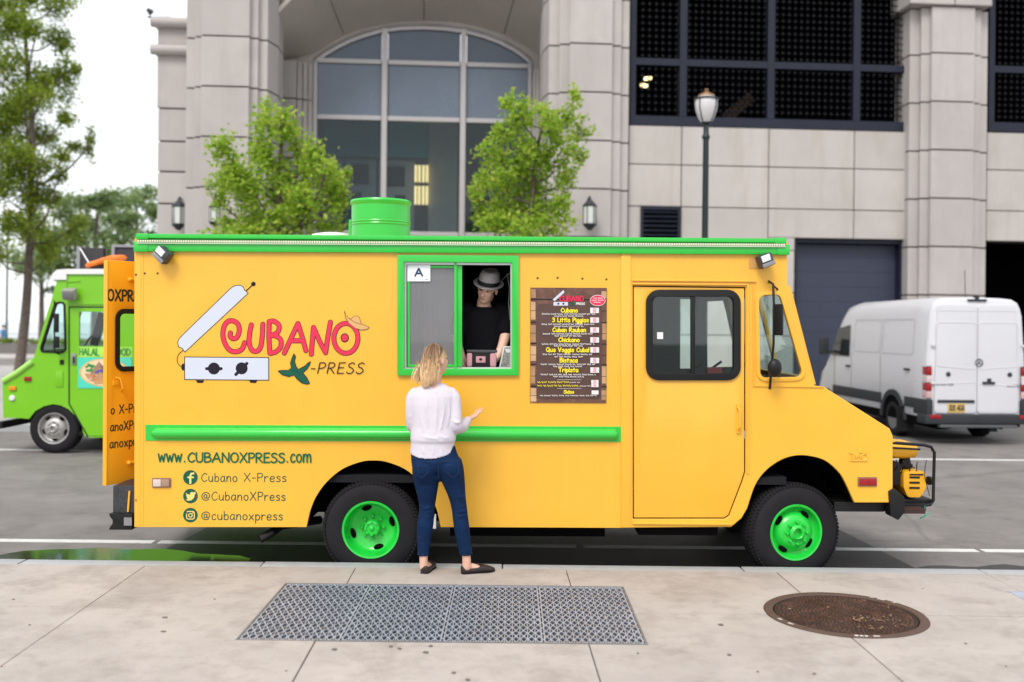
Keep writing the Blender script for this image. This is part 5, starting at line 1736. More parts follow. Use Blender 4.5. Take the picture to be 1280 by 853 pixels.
zt0, zb0 = DZ(134.5, 325)[1], DZ(134.5, 607)[1]
wz0, wz1 = DZ(150, 463)[1], DZ(150, 388)[1]
wx0 = DZ(145.5, 420)[0]
wx1 = dwid - .09
wh = rpoly([(wx0, wz0), (wx1, wz0), (wx1, wz1), (wx0, wz1)], .07, 5)
MB().plate([(0, zb0), (dwid, zb0), (dwid, zt0), (0, zt0)], [wh], 0, .04).build('door_leaf', m_yel2, rd, bevel=.006, smooth=30)
MB().plate(inset(wh, -.012), [inset(wh, .028)], -.012, .05).build('window_rubber', m_rub, rd, bevel=.005, smooth=40)
MB().prism(inset(wh, .025), .015, .02).build('window_pane', g_cab, rd, smooth=0)
MB().box(-.006, .0, -.004, .044, zb0, zt0).build('door_edge', m_yel2, rd, smooth=0)
for txt, py, hpx, wid, xs in (('OXPRESS', 376, 13, .40, -.03), ('o X-Press', 517, 10.5, .36, .004), ('anoXPress', 538, 10.5, .36, .0), ('anoxpress', 559, 10.5, .37, -.005)):
    z_ = DZ(150, py)[1]
    rt = Decal(-.001)
    rt.text(txt, xs + (.03 if txt == 'OXPRESS' else .03), z_, hpx * 8.2 / F, .0105 if txt != 'OXPRESS' else .017, 0, width=wid)
    rt.build('lettering', mat('print_black_green', (.01, .03, .02), .45), rd, smooth=0, normals=False)
hz = DZ(147, 478)[1]
MB().tube([(.08, -.0, hz + .04), (.1, -.03, hz + .03), (.12, -.035, hz - .05), (.13, -.0, hz - .07)], .008, 6).box(.05, .1, -.012, 0, hz - .02, hz + .02).build('handle', m_yel2, rd)
for zz_ in (zt0 - .15, zb0 + .16):
    MB().tube([(.2, -.01, zz_), (.32, -.012, zz_)], .012, 6).ball((.2, -.01, zz_), .02, 8, 6).build('hinge_boss', m_yel2, rd)

# ---- rear step and bumper
m_tread = mat('tread_plate', (.05, .052, .058), .5, metal=.4, var=.5, vs=60, bump=.6, bs=120)
rs = MB()
p0_, p1_ = T3(145, 609, .12), T3(167, 642, .12)
rs.box(p0_.x, xb0 - .012, .06, W - .1, p1_.z, p0_.z + .02)
stp = rs.build('rear_step', m_tread, truck, smooth=0, bevel=.006)
rb = []
pa, pb_ = T3(139, 641, .05), T3(168, 661, .05)
hh_ = pa.z - pb_.z
prof = [(0, 1), (.012, .8), (.03, .62), (.03, .38), (.012, .2), (.0, 0)]
poly = [(pa.x + x, pb_.z + z * hh_) for x, z in prof] + [(xb0 - .013, pb_.z), (xb0 - .013, pa.z)]
MB().prism(poly, .0, W - .05).build('rear_bumper', m_rub, truck, smooth=40, bevel=.004)
MB().box(xb0 - .075, xb0 - .014, -.006, -.001, T(165, 657)[1], T(165, 647)[1]).build('bumper_plate', m_grey, truck, smooth=0)
MB().tube([T3(162, 614, .05), T3(160, 640, .05)], .008, 6).build('safety_chain', m_yel, truck)

# ---- front bumper
fb = MB()
fb.box(T(1048, 640)[0], T(1112, 640)[0], .1, W - .1, T(1080, 643)[1], T(1080, 630.5)[1])
fb.box(T(1112, 640)[0] + .002, T(1168, 640)[0], .15, W - .4, T(1150, 644)[1], T(1150, 634)[1])
fbo = fb.build('front_bumper', m_blk, truck, smooth=0, bevel=.008)
MB().prism(TP([(1110, 614), (1117, 610), (1123, 615), (1130, 622), (1130, 640), (1122, 650), (1112, 645)]), -.02, .1).build('bumper_end', m_blk, fbo, bevel=.008, smooth=40)
MB().box(T(1130, 640)[0], T(1158, 640)[0], .02, .14, T(1140, 643)[1], T(1140, 637)[1]).build('bumper_beam', mat('rust_beam', (.035, .012, .01), .7), fbo, smooth=0)

# ---- roof fan drum and vent dome
d0 = T3(476, 300, .7)
R_ = 36.5 * (TY + .7) / F
zt_, zb_ = T3(476, 254, .7).z, T3(476, 299, .7).z
fan = MB().lathe([(R_, zb_ - .1), (R_, zt_ - .03), (R_ + .008, zt_ - .02), (R_ + .012, zt_), (R_ + .004, zt_ + .016), (R_ - .03, zt_ + .02), (R_ - .05, zt_ - .03), (0, zt_ - .04)], (d0.x, .7, 0), (0, 0, 1), 48)
fo_ = fan.build('roof_fan', m_grn, truck)
MB().box(d0.x - R_ - .02, d0.x - R_ + .03, .66, .74, zb_ - .05, zb_ + .16).build('fan_hinge', m_grn, fo_, smooth=0, bevel=.005)
for zz_ in (.35, .42):
    MB().lathe([(R_ + .003, zb_ + (zt_ - zb_) * zz_), (R_ + .006, zb_ + (zt_ - zb_) * zz_ + .008), (R_ + .003, zb_ + (zt_ - zb_) * zz_ + .016)], (d0.x, .7, 0), (0, 0, 1), 48, caps=False).build('fan_band', m_grn, fo_)
d1 = T3(416, 300, 1.0)
z2 = T3(416, 291.5, 1.0).z
MB().lathe([(.2, z2 - .25), (.2, z2 - .05), (.18, z2 - .015), (.1, z2), (0, z2)], (d1.x, 1.0, 0), (0, 0, 1), 24).build('roof_vent', m_white, truck)

# ---- kitchen seen through the window: shelf, pans, hanging cord
ks = MB().box(T(520, 400, 1.5)[0], T(775, 400, 1.5)[0], 1.7, W - .07, T(600, 395, 1.7)[1] - .02, T(600, 395, 1.7)[1]).box(T(520, 400, 1.5)[0], T(775, 400, 1.5)[0], 1.6, W - .07, T(600, 440, 1.7)[1] - .03, T(600, 440, 1.7)[1])
ks.build('kitchen_shelf', mat('dim_steel', (.12, .12, .13), .4, metal=.6), truck, smooth=0)
cd = MB()
cd.tube([T3(634, 342, .3), T3(637, 360, .3), T3(636, 380, .3), T3(638, 400, .3)], .006, 6).tube([T3(628, 350, .32), T3(635, 343, .3), T3(639, 341, .28)], .005, 6)
cd.build('hanging_cord', m_grey, truck)
MB().box(T(508, 345, .8)[0], T(522, 345, .8)[0], .75, .8, T(510, 430, .8)[1], T(510, 345, .8)[1]).build('kitchen_hood', mat('hood_grey', (.2, .2, .22), .5), truck, smooth=0)

a_, b_ = T3(530, 344, .7), T3(572, 470, .7)  # invented box behind the pane, grey and beige in place of its reflections
fr_o = MB().box(a_.x, b_.x, .7, 1.3, FLZ + .01, a_.z).build('pane_tone_box', mat('pane_tone_grey', (.62, .62, .66), .45, metal=.2, var=.2, vs=2), truck, bevel=.015)
MB().box(a_.x + .02, b_.x - .02, .685, .699, T(550, 404, .7)[1] - .3, T(550, 404, .7)[1]).build('pane_tone_front', mat('pane_tone_beige', (.55, .45, .36), .5, var=.1), fr_o, bevel=.006)

# ================================================================== GENERATOR carried on the front bumper
gb = TM @ T3(1142, 634, .45)
gen = thing('generator', (gb.x, gb.y, gb.z), 'yellow portable generator in a black tube frame on the front bumper', 'generator')
GI = Matrix.Translation(gb).inverted()
def Gp(px, py, y=.2):
    return GI @ P(px, py, TY + y)
fr_t = MB()
for yy in (.18, .72):
    pts = [Gp(1110, 638, yy), Gp(1110, 555, yy), Gp(1120, 554, yy), Gp(1155, 556.5, yy), Gp(1164, 559, yy), Gp(1168, 566, yy), Gp(1167, 600, yy), Gp(1166.5, 626, yy), Gp(1163, 631, yy), Gp(1110, 638, yy)]
    fr_t.tube(pts, .013, 8)
for px, py in ((1113, 555), (1166, 563), (1164, 629), (1112, 632)):
    fr_t.tube([Gp(px, py, .18), Gp(px, py, .72)], .012, 8)
fr_t.tube([Gp(1115, 560, .18), Gp(1150, 562, .18)], .008, 6)
fr_t.build('frame', m_blk, gen)
m_gy = mat('generator_yellow', (.72, .36, .01), .4, var=.12, vs=8)
rings = []
c0, c1 = Gp(1112, 566, .2), Gp(1155, 566, .2)
for t_, s in ((0, .7), (.08, 1), (.5, 1), (.85, .92), (1, .6)):
    x = c0.x + (c1.x - c0.x) * t_
    cz = c0.z + .005
    rings.append([(x, c0.y + .26 + .24 * s * math.copysign(abs(math.cos(a_)) ** .5, math.cos(a_)), cz + .068 * s * math.copysign(abs(math.sin(a_)) ** .6, math.sin(a_))) for a_ in [2 * PI * k / 24 for k in range(24)]])
MB().loft(rings).build('fuel_tank', m_gy, gen, smooth=50)
e = Gp(1141, 604, .2)
eng = MB()
pts = rpoly([(e.x - .088, e.z + .095), (e.x + .088, e.z + .1), (e.x + .095, e.z - .03), (e.x + .05, e.z - .11), (e.x - .05, e.z - .11), (e.x - .085, e.z - .03)], .03, 4)
eng.prism(pts, e.y - .03, e.y + .2)
eo = eng.build('recoil_cover', m_gy, gen, bevel=.015, smooth=40)
for k in range(3):
    MB().box(e.x - .04, e.x + .042, e.y - .034, e.y - .031, e.z + .05 - k * .042 - .008, e.z + .05 - k * .042 + .008).build('cooling_slot', m_blk, eo, smooth=0)
MB().box(e.x - .04, e.x + .07, e.y - .0335, e.y - .031, e.z + .066, e.z + .078).build('cover_label', m_blk, eo, smooth=0)
en = MB()
en.box(e.x - .12, e.x + .1, e.y + .2, e.y + .42, e.z - .15, e.z + .1).tube([Gp(1120, 590, .25), Gp(1128, 580, .3), Gp(1140, 583, .3)], .02, 8).lathe([(.04, 0), (.05, .03), (.04, .1)], (e.x - .02, e.y + .12, e.z + .1), (0, 0, 1), 12).box(e.x - .16, e.x - .1, e.y, e.y + .2, e.z - .02, e.z + .16)
en.box(e.x - .12, e.x + .16, e.y - .0, e.y + .4, e.z - .17, e.z - .13)
en.build('engine', m_blk, gen, bevel=.008)
MB().lathe([(.0, -.01), (.035, -.01), (.035, .01), (0, .01)], Gp(1161.5, 601, .25), (1, .3, 0), 14).tube([Gp(1154, 602, .25), Gp(1161, 601, .25)], .007, 6).build('choke_knob', m_blk, gen)
wr = MB()
for k in range(4):
    a, b, c = Gp(1120 + k * 9, 575 + k, .2), Gp(1122 + k * 8, 582, .15), Gp(1116 + k * 10, 590 + k * 2, .22)
    wr.tube(crom([a, b, c], 5), .0045, 5)
wr.tube(crom([Gp(1158, 575, .18), Gp(1156, 595, .16), Gp(1162, 620, .2)], 6), .003, 5)
wr.build('cables', m_blk, gen)
MB().tube(crom([Gp(1156, 632, .15), Gp(1156, 645, .15), Gp(1150, 648, .15), Gp(1163, 642, .15)], 6), .004, 5).build('green_cord', mat('green_cord', (.0, .35, .2), .5), gen)

# ================================================================== THE GREEN FOOD TRUCK ACROSS THE STREET
QY = 14.85
qw = P(70, 570, QY)
gtr = thing('food_truck', (qw.x, QY, 0), 'bright lime green food truck with white cab roof parked across the street', 'food truck', ry=ROLL * .4)
QI = (Matrix.Translation((qw.x, QY, 0)) @ Matrix.Rotation(ROLL * .4, 4, 'Y')).inverted()
def Q3(px, py, y=0.0):
    return QI @ P(px, py, QY + y)
def Q(px, py, y=0.0):
    p = Q3(px, py, y)
    return (p.x, p.z)
QP = lambda pts, y=0.0: [Q(a, b, y) for a, b in pts]
m_lime = mat('lime_paint', (0.17, 0.50, 0.003), .35, var=.05, vs=1.5, wave=(2, .12), coat=.25)
QW = 2.1
archq = [(105, 545), (102, 533), (96, 522), (86, 512), (76, 507), (66, 505.5), (55, 508), (44, 514), (36, 524), (27, 523)]
g_out = [(330, 302 + 37), (330, 545)] + archq + [(4, 522.5), (3, 478), (41, 451), (73, 345), (73, 342)]
g_door = [(86, 385), (140, 385), (140, 546), (110, 546), (86, 505)]
g_q = rpoly(QP([(69, 379), (81, 377), (82.5, 438), (78, 441), (52, 440), (51, 435)]), [.05, .06, .06, .04, .08, .06])
gs = MB().plate(QP(g_out), [g_q, QP([(99, 390), (150, 390), (150, 433), (99, 433)])], 0, .04).build('side_panel', m_lime, gtr, smooth=0, bevel=.004, seg=1)
MB().plate(inset(g_q, -.01), [inset(g_q, .02)], -.012, .05).build('window_rubber', m_rub, gtr, bevel=.005, smooth=40)
MB().prism(inset(g_q, .018), .015, .02).build('quarter_window_pane', g_cab, gtr, smooth=0)
MB().prism(QP([(98.8, 389.8), (150.2, 389.8), (150.2, 433.2), (98.8, 433.2)]), .015, .02).build('door_window_pane', g_cab, gtr, smooth=0)
# far side and shell
g_far = [(330, 339), (330, 545)] + archq + [(4, 522.5), (3, 478), (41, 451), (73, 345), (73, 342)]
MB().plate(QP(g_far), [QP([(89, 384), (150, 384), (150, 436), (89, 436)]), QP([(69, 379), (77, 378), (80, 440), (52, 440), (51, 435)])], QW - .04, QW).build('far_side', m_lime, gtr, smooth=0)
# the nose is narrower than its fenders: hood between raised fender edges
xn0, xn1 = Q(3, 478)[0], Q(41, 451)[0]
hd = MB().prism(QP([(5, 476), (41, 447), (46, 452), (10, 480), (10, 521), (5, 521)]), .041, QW - .041)
hd.build('hood', m_lime, gtr, smooth=0)
wa, wb_ = V(Q(43, 447)), V(Q(74, 344))
wf = MB()
wsn = V((.04, .012))
def wq_(t0, t1, ya, yb, k0=0.0, k1=1.0):
    a, b = wa.lerp(wb_, t0), wa.lerp(wb_, t1)
    return MB().prism([tuple(a + wsn * k0), tuple(b + wsn * k0), tuple(b + wsn * k1), tuple(a + wsn * k1)], ya, yb)
for t0, t1, ya, yb in ((0, .08, .041, QW - .041), (.86, 1, .041, QW - .041), (.08, .86, .041, .12), (.08, .86, QW - .12, QW - .041), (.08, .86, QW / 2 - .03, QW / 2 + .03)):
    k_ = wq_(t0, t1, ya, yb)
    wf.add(k_.v, k_.f)
wf.build('windshield_frame', m_lime, gtr, smooth=0)
for ya, yb in ((.12, QW / 2 - .03), (QW / 2 + .03, QW - .12)):
    wq_(.08, .86, ya, yb, .4, .6).build('windshield_pane', g_cab, gtr, smooth=0)
hb_ = MB().prism(QP([(20, 470), (41, 449), (43, 455), (24, 474)]), -.02, .3)
MB().tube([Q3(4, 477, .0), Q3(22, 466, .0), Q3(41, 452, .0)], .045, 10).build('fender_ridge', mat('pale_lime_paint', (.34, .66, .12), .3, coat=.3), gtr)
rr = QP([(66, 350), (66, 343), (72, 337.5), (84, 336.5), (330, 336.5), (330, 343), (84, 343), (84, 350)])
MB().prism(rr, -.03, QW + .03).build('roof', mat('white_roof_paint', (.74, .74, .74), .35, var=.03), gtr, bevel=.03, smooth=50)
MB().box(Q(80, 400)[0], Q(330, 400)[0], .05, QW - .05, Q(100, 545)[1], Q(100, 540)[1]).build('floor', m_int, gtr, smooth=0)
MB().box(Q(200, 400)[0], Q(203, 400)[0], .05, QW - .05, Q(100, 539)[1], Q(100, 344)[1]).build('bulkhead', m_int, gtr, smooth=0)
MB().box(Q(330, 400)[0], Q(332, 400)[0], .0, QW, Q(100, 545)[1], Q(100, 340)[1]).build('rear_wall', m_lime, gtr, smooth=0)
# door seams and hardware
for pts in ([(86.5, 384), (86.5, 505), (110, 546)], [(86, 384), (330, 384.5)], [(111, 546.5), (330, 546)]):
    for a, b in zip(pts[:-1], pts[1:]):
        MB().bar(Q3(*a), Q3(*b), .012, .018, up=(1, 0, 0) if abs(a[0] - b[0]) < 2 else (0, 0, 1)).build('door_seam', m_rub if pts[0][1] > 383.5 and pts[0][0] < 90 else m_lime, gtr, smooth=0)
for a, b in (((83, 352), (83, 366)), ((83, 352), (100, 351.5)), ((84, 380), (330, 380))):
    MB().bar(Q3(*a), Q3(*b), .03, .02, up=(1, 0, 0) if a[0] == b[0] else (0, 0, 1)).build('body_ridge', m_lime, gtr, smooth=0)
MB().prism(QP([(90, 442), (95.5, 442), (95.5, 456), (90, 456)]), -.02, 0).build('door_latch', m_grey, gtr, bevel=.006)
MB().prism(QP([(92, 446), (94.5, 446), (94.5, 454), (92, 454)]), -.024, -.0205).build('latch_grip', m_blk, gtr, smooth=0)
MB().prism(QP([(70, 464), (79, 464), (79, 484), (70, 484)]), -.012, 0).build('fuel_door', m_lime, gtr, bevel=.006)
MB().prism(QP([(75, 450), (80, 450), (80, 456), (75, 456)]), -.01, 0).build('lock_plate', m_blk, gtr, smooth=0)
c = Q3(91, 368)
fl = MB().obox((c.x, -.1, c.z), (.19, .14, .16), Matrix.Rotation(.3, 3, 'X')).build('flood_light', mat('dusty_grey', (.3, .3, .25), .5), gtr, bevel=.02)
MB().obox((c.x, -.175, c.z - .015), (.15, .02, .1), Matrix.Rotation(.3, 3, 'X')).build('flood_lens', m_grey, fl, bevel=.004)
MB().prism(QP([(31, 471), (39.5, 471), (39.5, 476.5), (31, 476.5)]), -.03, 0).build('side_reflector', m_red, gtr, bevel=.01)
MB().prism(QP([(12, 483), (20.5, 483), (20.5, 488), (12, 488)]), -.03, 0).build('turn_signal', mat('amber_lens', (.8, .25, .01), .25), gtr, bevel=.01)
c = Q3(15.5, 498)
MB().lathe([(.045, 0), (.045, .015), (.03, .03), (0, .03)], c, (0, -1, 0), 16).build('round_lamp', m_white, gtr)
MB().tube([Q3(68, 376, -.05), Q3(68, 400, -.12), Q3(68, 440, -.12), Q3(74, 443, -.02)], .012, 8).obox(Q3(70.5, 404, -.16), (.06, .05, .28)).obox(Q3(70.5, 428, -.16), (.07, .05, .17)).build('mirror', m_blk, gtr, bevel=.01)
# HALAL FOOD lettering and the food poster
m_teal = mat('poster_teal', (.06, .62, .46), .5)
m_hg = mat('halal_green', (.03, .26, .04), .5)
hf = Decal(-.002, .0003)
hf.poly(QP([(98.5, 434), (165, 434), (165, 446.5), (98.5, 446.5)]), 1)
x_, z_ = Q(99.5, 444)
PQ = F / QY
hf.text('HALAL', x_, z_, 8.2 / PQ, .022, 0, width=24 / PQ)
x_, z_ = Q(141, 444)
hf.text('FOOD', x_, z_, 8.2 / PQ, .022, 0, width=22 / PQ)
hf.poly(QP([(128, 443.5), (131, 438), (135, 439.5), (135, 443.5)]), 2)
hf.poly(QP([(97.5, 447), (165, 447), (165, 485.5), (97.5, 485.5)]), 3)
hf.lay(4)
cx_, cz_ = Q(131, 466)
el_ = lambda k, dz=0: ell(cx_, cz_ + dz, 31 * k / PQ, 17.5 * k / PQ, 36)
hf.poly(el_(1), 4)
hf.poly(el_(.93), 5)
hf.lay(3)
hf.poly(QP([(113, 467), (124, 452), (137, 467)]), 6)
hf.poly(QP([(124, 452), (137, 467), (129, 467)]), 7)
hf.poly(QP([(128, 468), (138, 456), (150, 468)]), 6)
hf.poly(QP([(106, 467), (156, 467), (152, 476), (138, 481), (120, 480), (110, 474)]), 8)
for pts in ([(108, 459), (112, 457), (116, 460), (113, 463), (109, 463)], [(109, 463.5), (116, 463.5)], [(111, 456), (118, 458)]):
    hf.stroke(QP(pts), .035, 9)
for pts in ([(126, 463), (129, 465), (133, 462)], [(130, 458), (131, 465)], [(120, 466), (124, 464)], [(134, 460), (134.5, 466)]):
    hf.stroke(QP(pts), .03, 10)
r_ = random.Random(3)
for k in range(26):
    x, y = r_.uniform(109, 150), r_.uniform(469, 479)
    hf.poly(ell(*Q(x, y), r_.uniform(.6, 1.6) / PQ, r_.uniform(.5, 1.1) / PQ, 8), r_.choice([11, 5, 12, 4]))
hf.build('lettering', [m_hg, mat('halal_band', (.42, .78, .1), .5), mat('pepper_yellow', (.8, .6, .02), .5), m_teal, mat('poster_orange', (.75, .42, .12), .5), mat('poster_peach', (.85, .62, .4), .5), mat('poster_brown', (.36, .2, .12), .6, var=.3, vs=9), mat('poster_shade', (.2, .12, .09), .6), mat('poster_food', (.5, .26, .12), .6, var=.4, vs=20), m_hg, mat('poster_blue', (.04, .07, .4), .5), mat('poster_red', (.5, .05, .03), .5), mat('poster_cream', (.8, .75, .6), .5)], gtr, smooth=0, normals=False)
# steering wheel and interior post
sw_ = Q3(113, 432, .5)
stw = MB().tube([sw_ + V((math.cos(a) * .07, math.sin(a) * .2, math.cos(a) * .17)) for a in [2 * PI * k / 20 for k in range(20)]], .015, 8, closed=True)
stw.build('steering_wheel', m_rub, gtr)
MB().bar(Q3(128, 391, .3), Q3(117, 432, .3), .05, .1).build('inner_post', m_blk, gtr, smooth=0)
# wheels
g0 = Q3(67, 540, .02)
RQ = 31.5 * QY / F
m_rimw = mat('steel_wheel', (.42, .41, .40), .4, metal=.5, var=.2, vs=9)
wheel('front_wheel', (g0.x, .03, RQ), RQ, RQ * .60, .24, m_rimw, gtr, 5, .1, convex=True, tread=False)
wheel('front_wheel', (g0.x, QW - .03, RQ), RQ, RQ * .60, .24, m_rimw, gtr, 5, .1, convex=True, facing=1, tread=False)
xr_w = Q(270, 540)[0]
wheel('rear_wheel', (xr_w, .03, RQ), RQ, RQ * .60, .24, m_rimw, gtr, 5, .1, tread=False)
wheel('rear_wheel', (xr_w, QW - .03, RQ), RQ, RQ * .60, .24, m_rimw, gtr, 5, .1, facing=1, tread=False)
uq = MB()
uq.box(Q(20, 520)[0], Q(112, 520)[0], .3, QW - .3, .45, Q(60, 500)[1])
uq.box(Q(112, 520)[0], Q(328, 520)[0], .1, QW - .1, .35, Q(60, 546)[1] + .02)
uq.build('underbody', m_under, gtr, smooth=0)
wq = MB()
ap = [Q(a, b) for a, b in archq]
for a, b in zip(ap[:-1], ap[1:]):
    wq.prism([a, b, (b[0], b[1] + .015), (a[0], a[1] + .015)], .041, .7)
wq.build('wheel_well', m_under, gtr, smooth=0)
bq = MB().box(Q(-3, 530)[0], Q(3.5, 530)[0], -.02, QW + .02, Q(3, 536)[1], Q(3, 527)[1])
bq.build('front_bumper', m_blk, gtr, smooth=0, bevel=.01)
# things on its roof
def roof_thing(name, label, cat):
    p = QI.inverted() @ V((0, 0, 0))
    return None
zr = Q(100, 336.5)[1]
def onroof(px0, px1, py0, y0, y1):
    a, b = Q3(px0, py0, y0), Q3(px1, py0, y0)
    return a.x, b.x, a.z
xa, xb, zt2 = onroof(93, 126, 309, .9, 1.2)
QM = QI.inverted()
bs = thing('roof_sign', QM @ V(((xa + xb) / 2, 1.0, zr)), 'dark sign board with a pale steel edge standing on the green truck roof', 'sign')
hw, hh2 = (xb - xa) / 2, zt2 - zr
MB().box(-hw + .06, hw, 0, .1, .02, hh2).build('board', mat('sign_dark', (.03, .028, .03), .5, var=.5, vs=3, col2=(.35, .09, .03), thresh=(.62, .7)), bs, smooth=0)
MB().box(-hw, -hw + .055, -.02, .14, 0, hh2 + .02).build('steel_edge', m_grey, bs, smooth=0)
MB().tube([(-.15, -.03, hh2 - .01), (.15, -.25, .04)], .012, 6).build('stay_wire', m_white, bs)
xa, xb, zt3 = onroof(142, 172, 306, .9, 1.3)
vs2 = thing('roof_vent_box', QM @ V(((xa + xb) / 2, .9, zr)), 'dark framed vent box on the green truck roof beside the orange tarp', 'vent')
hw, hh3 = (xb - xa) / 2, zt3 - zr
MB().box(-hw, hw, 0, .5, 0, hh3 - .04).build('panel', mat('vent_plum', (.035, .03, .04), .6), vs2, smooth=0)
f_ = MB().box(-hw - .02, -hw + .03, -.03, .52, 0, hh3 - .04).box(-hw - .02, hw + .02, -.03, .52, hh3 - .039, hh3)
f_.build('frame', m_grey, vs2, smooth=0)
tb = thing('tarp', QM @ V((Q3(131, 330, .5).x, .5, zr)), 'orange tarp bundled over black gear on the green truck roof', 'tarp')
t_ = MB()
for k in range(5):
    t_.ball((-.16 + .09 * k, .02 * (k % 2), .1 + .03 * min(k, 3)), (.14, .16, .055), 12, 8, Matrix.Rotation(-.25, 3, 'Y'))
fuse('cloth', t_, .02, mat('orange_cloth', (.8, .18, .02), .7, bump=.3, bs=20), tb, 2)
MB().box(-.18, .25, -.1, .2, 0, .07).ball((-.1, -.02, .07), .06).build('gear', m_blk, tb)

# ================================================================== THE WHITE VAN
VY = 17.3
VS = F / VY
vw = P(1219, 557, VY)
VPSI = math.radians(2.5)
van = thing('delivery_van', (vw.x, VY, 0), 'white high roof cargo van seen from behind with twin rear doors', 'van', rz=VPSI)
m_vw = mat('van_white', (.60, .60, .635), .3, var=.03, vs=1, coat=.4, blot=((.5, .5, .52), 1.5, .25))
m_vp = mat('van_plastic', (.032, .035, .04), .65, var=.15, spec=.25)
VX = lambda px: (px - 1219) / VS
VZ = lambda py: (557 - py) / VS
hwv = .875
ztop = VZ(373.5)
def vring(y, zt, wt, wm, zb_=.42, ins=0.0):
    zm = zb_ + (zt - zb_) * .48
    half = [(0, zb_ + ins), (wm * .7, zb_ + ins), (wm - .05, zb_ + ins), (wm - ins, zb_ + .08 + ins), (wm - ins, zm), (wm - .02 - ins, zm + (zt - zm) * .25), (wt + .035 - ins, zt - .32 * (zt - zb_) / 2.2), (wt - ins, zt - .18), (wt - .05 - ins, zt - .08 - ins * .5), (wt - .16 - ins, zt - .02 - ins), (wt * .5, zt - ins), (0, zt + .01 - ins)]
    return [(x, y, z) for x, z in half] + [(-x, y, z) for x, z in half[-2:0:-1]]
wt_ = .785
rings = [vring(.0, ztop, wt_, hwv, ins=.035), vring(.012, ztop, wt_, hwv, ins=.015), vring(.04, ztop, wt_, hwv), vring(.6, ztop + .02, wt_, hwv), vring(3.4, ztop + .01, wt_, hwv), vring(3.9, ztop - .04, wt_ - .01, hwv), vring(4.25, ztop - .22, wt_ - .03, hwv), vring(4.55, ztop - .58, wt_ - .05, hwv - .01), vring(4.85, ztop - 1.0, wt_ - .03, hwv - .02), vring(5.05, ztop - 1.25, wt_ - .02, hwv - .03), vring(5.4, ztop - 1.45, wt_ - .05, hwv - .06), vring(5.6, ztop - 1.65, wt_ - .12, hwv - .12)]
body_v = MB().loft(rings).build('body', m_vw, van, smooth=40)
# rear doors, proud of the body, with pressed panels
seam = VX(1219.5)
def vdoor(x0, x1):
    out = rpoly([(x0, VZ(517.5)), (x1, VZ(517.5)), (x1 if x1 < 0.1 else x1 - .05, VZ(382)), (x0 if x0 > -.1 else x0 + .05, VZ(382))], .06, 4)
    d = MB().prism(out, -.03, .02).build('rear_door', m_vw, van, bevel=.018, smooth=40)
    return d
dl2 = vdoor(VX(1165), seam - .006)
dr2 = vdoor(seam + .006, VX(1272))
for d, x0, x1 in ((dl2, VX(1168), seam - .03), (dr2, seam + .03, VX(1270))):
    left = d is dl2
    zA, zB, zC = VZ(405), VZ(458), VZ(462)
    pan = rpoly([(x0, zB if left else zC), (x1, zC if left else zB), (x1, zA), (x0, zA)], .05, 4)
    MB().plate(inset(pan, -.018), [pan], -.036, -.028).build('pressed_rim', m_vw, d, bevel=.004, smooth=40)
    for py in (389.5, 481):
        MB().bar((x0, -.031, VZ(py)), (x1, -.031, VZ(py - (2 if py > 400 else 0) * (1 if left else -1))), .008, .016).build('pressed_crease', m_vw, d, bevel=.003)
    cpx = 1182.5 if left else 1261
    MB().lathe([(.04, 0), (.04, .012), (.03, .02), (0, .02)], (VX(cpx), -.03, VZ(469)), (0, -1, 0), 16).build('lock_cover', m_vp, d)
# rear details
st3 = MB()
c = (VX(1221.5), -.036, VZ(454.5))
st3.tube([(c[0] + .062 * math.cos(a), c[1], c[2] + .062 * math.sin(a)) for a in [2 * PI * k / 28 for k in range(28)]], .008, 8, closed=True)
for k in range(3):
    a = PI / 2 + k * 2 * PI / 3
    n_ = V((-math.sin(a), 0, math.cos(a))) * .013
    t2 = V((math.cos(a), 0, math.sin(a))) * .062
    cc = V(c)
    st3.add([cc + n_ + V((0, -.006, 0)), cc + t2 + V((0, -.002, 0)), cc - n_ + V((0, -.006, 0)), cc + n_ + V((0, .01, 0)), cc + t2 + V((0, .01, 0)), cc - n_ + V((0, .01, 0))], [(0, 1, 2), (3, 5, 4), (0, 3, 4, 1), (1, 4, 5, 2), (2, 5, 3, 0)])
st3.build('emblem', mat('dark_chrome', (.06, .07, .09), .25, metal=.8), van)
MB().box(VX(1226), VX(1241.5), -.06, -.03, VZ(481), VZ(478)).box(VX(1232), VX(1237), -.05, -.03, VZ(478), VZ(474)).build('door_handle', m_vp, van, bevel=.006)
MB().box(VX(1169), VX(1216), -.05, -.03, VZ(504.5), VZ(501)).build('plate_light_bar', m_vp, van, bevel=.006)
pl = MB().box(VX(1182), VX(1204), -.04, -.031, VZ(517), VZ(505.5)).build('licence_plate', mat('plate_buff', (.62, .42, .13), .5, var=.08), van, bevel=.003)
pt = Decal(-.0412)
pt.text('XDK-4G14', VX(1184), VZ(514.5), .1, .014, 0, width=.265)
pt.build('plate_number', mat('plate_black', (.03, .025, .02), .5), pl, smooth=0, normals=False)
bt = Decal(-.0312)
bt.text('SPRINTER', VX(1167), VZ(483.5), .035, .007, 0, width=.31)
bt.text('BLUETEC', VX(1258), VZ(484.5), .035, .007, 0, width=.24)
bt.build('badge_lettering', m_vp, van, smooth=0, normals=False)
MB().box(VX(1207), VX(1231), -.03, .12, VZ(377.5), VZ(375)).box(VX(1217), VX(1221), -.03, .08, VZ(375), VZ(371.5)).build('brake_light', m_vp, van, bevel=.004)
MB().tube([(VX(1219), .4, ztop), (VX(1218.6), .42, ztop + .5)], .006, 6).build('aerial', m_vp, van)
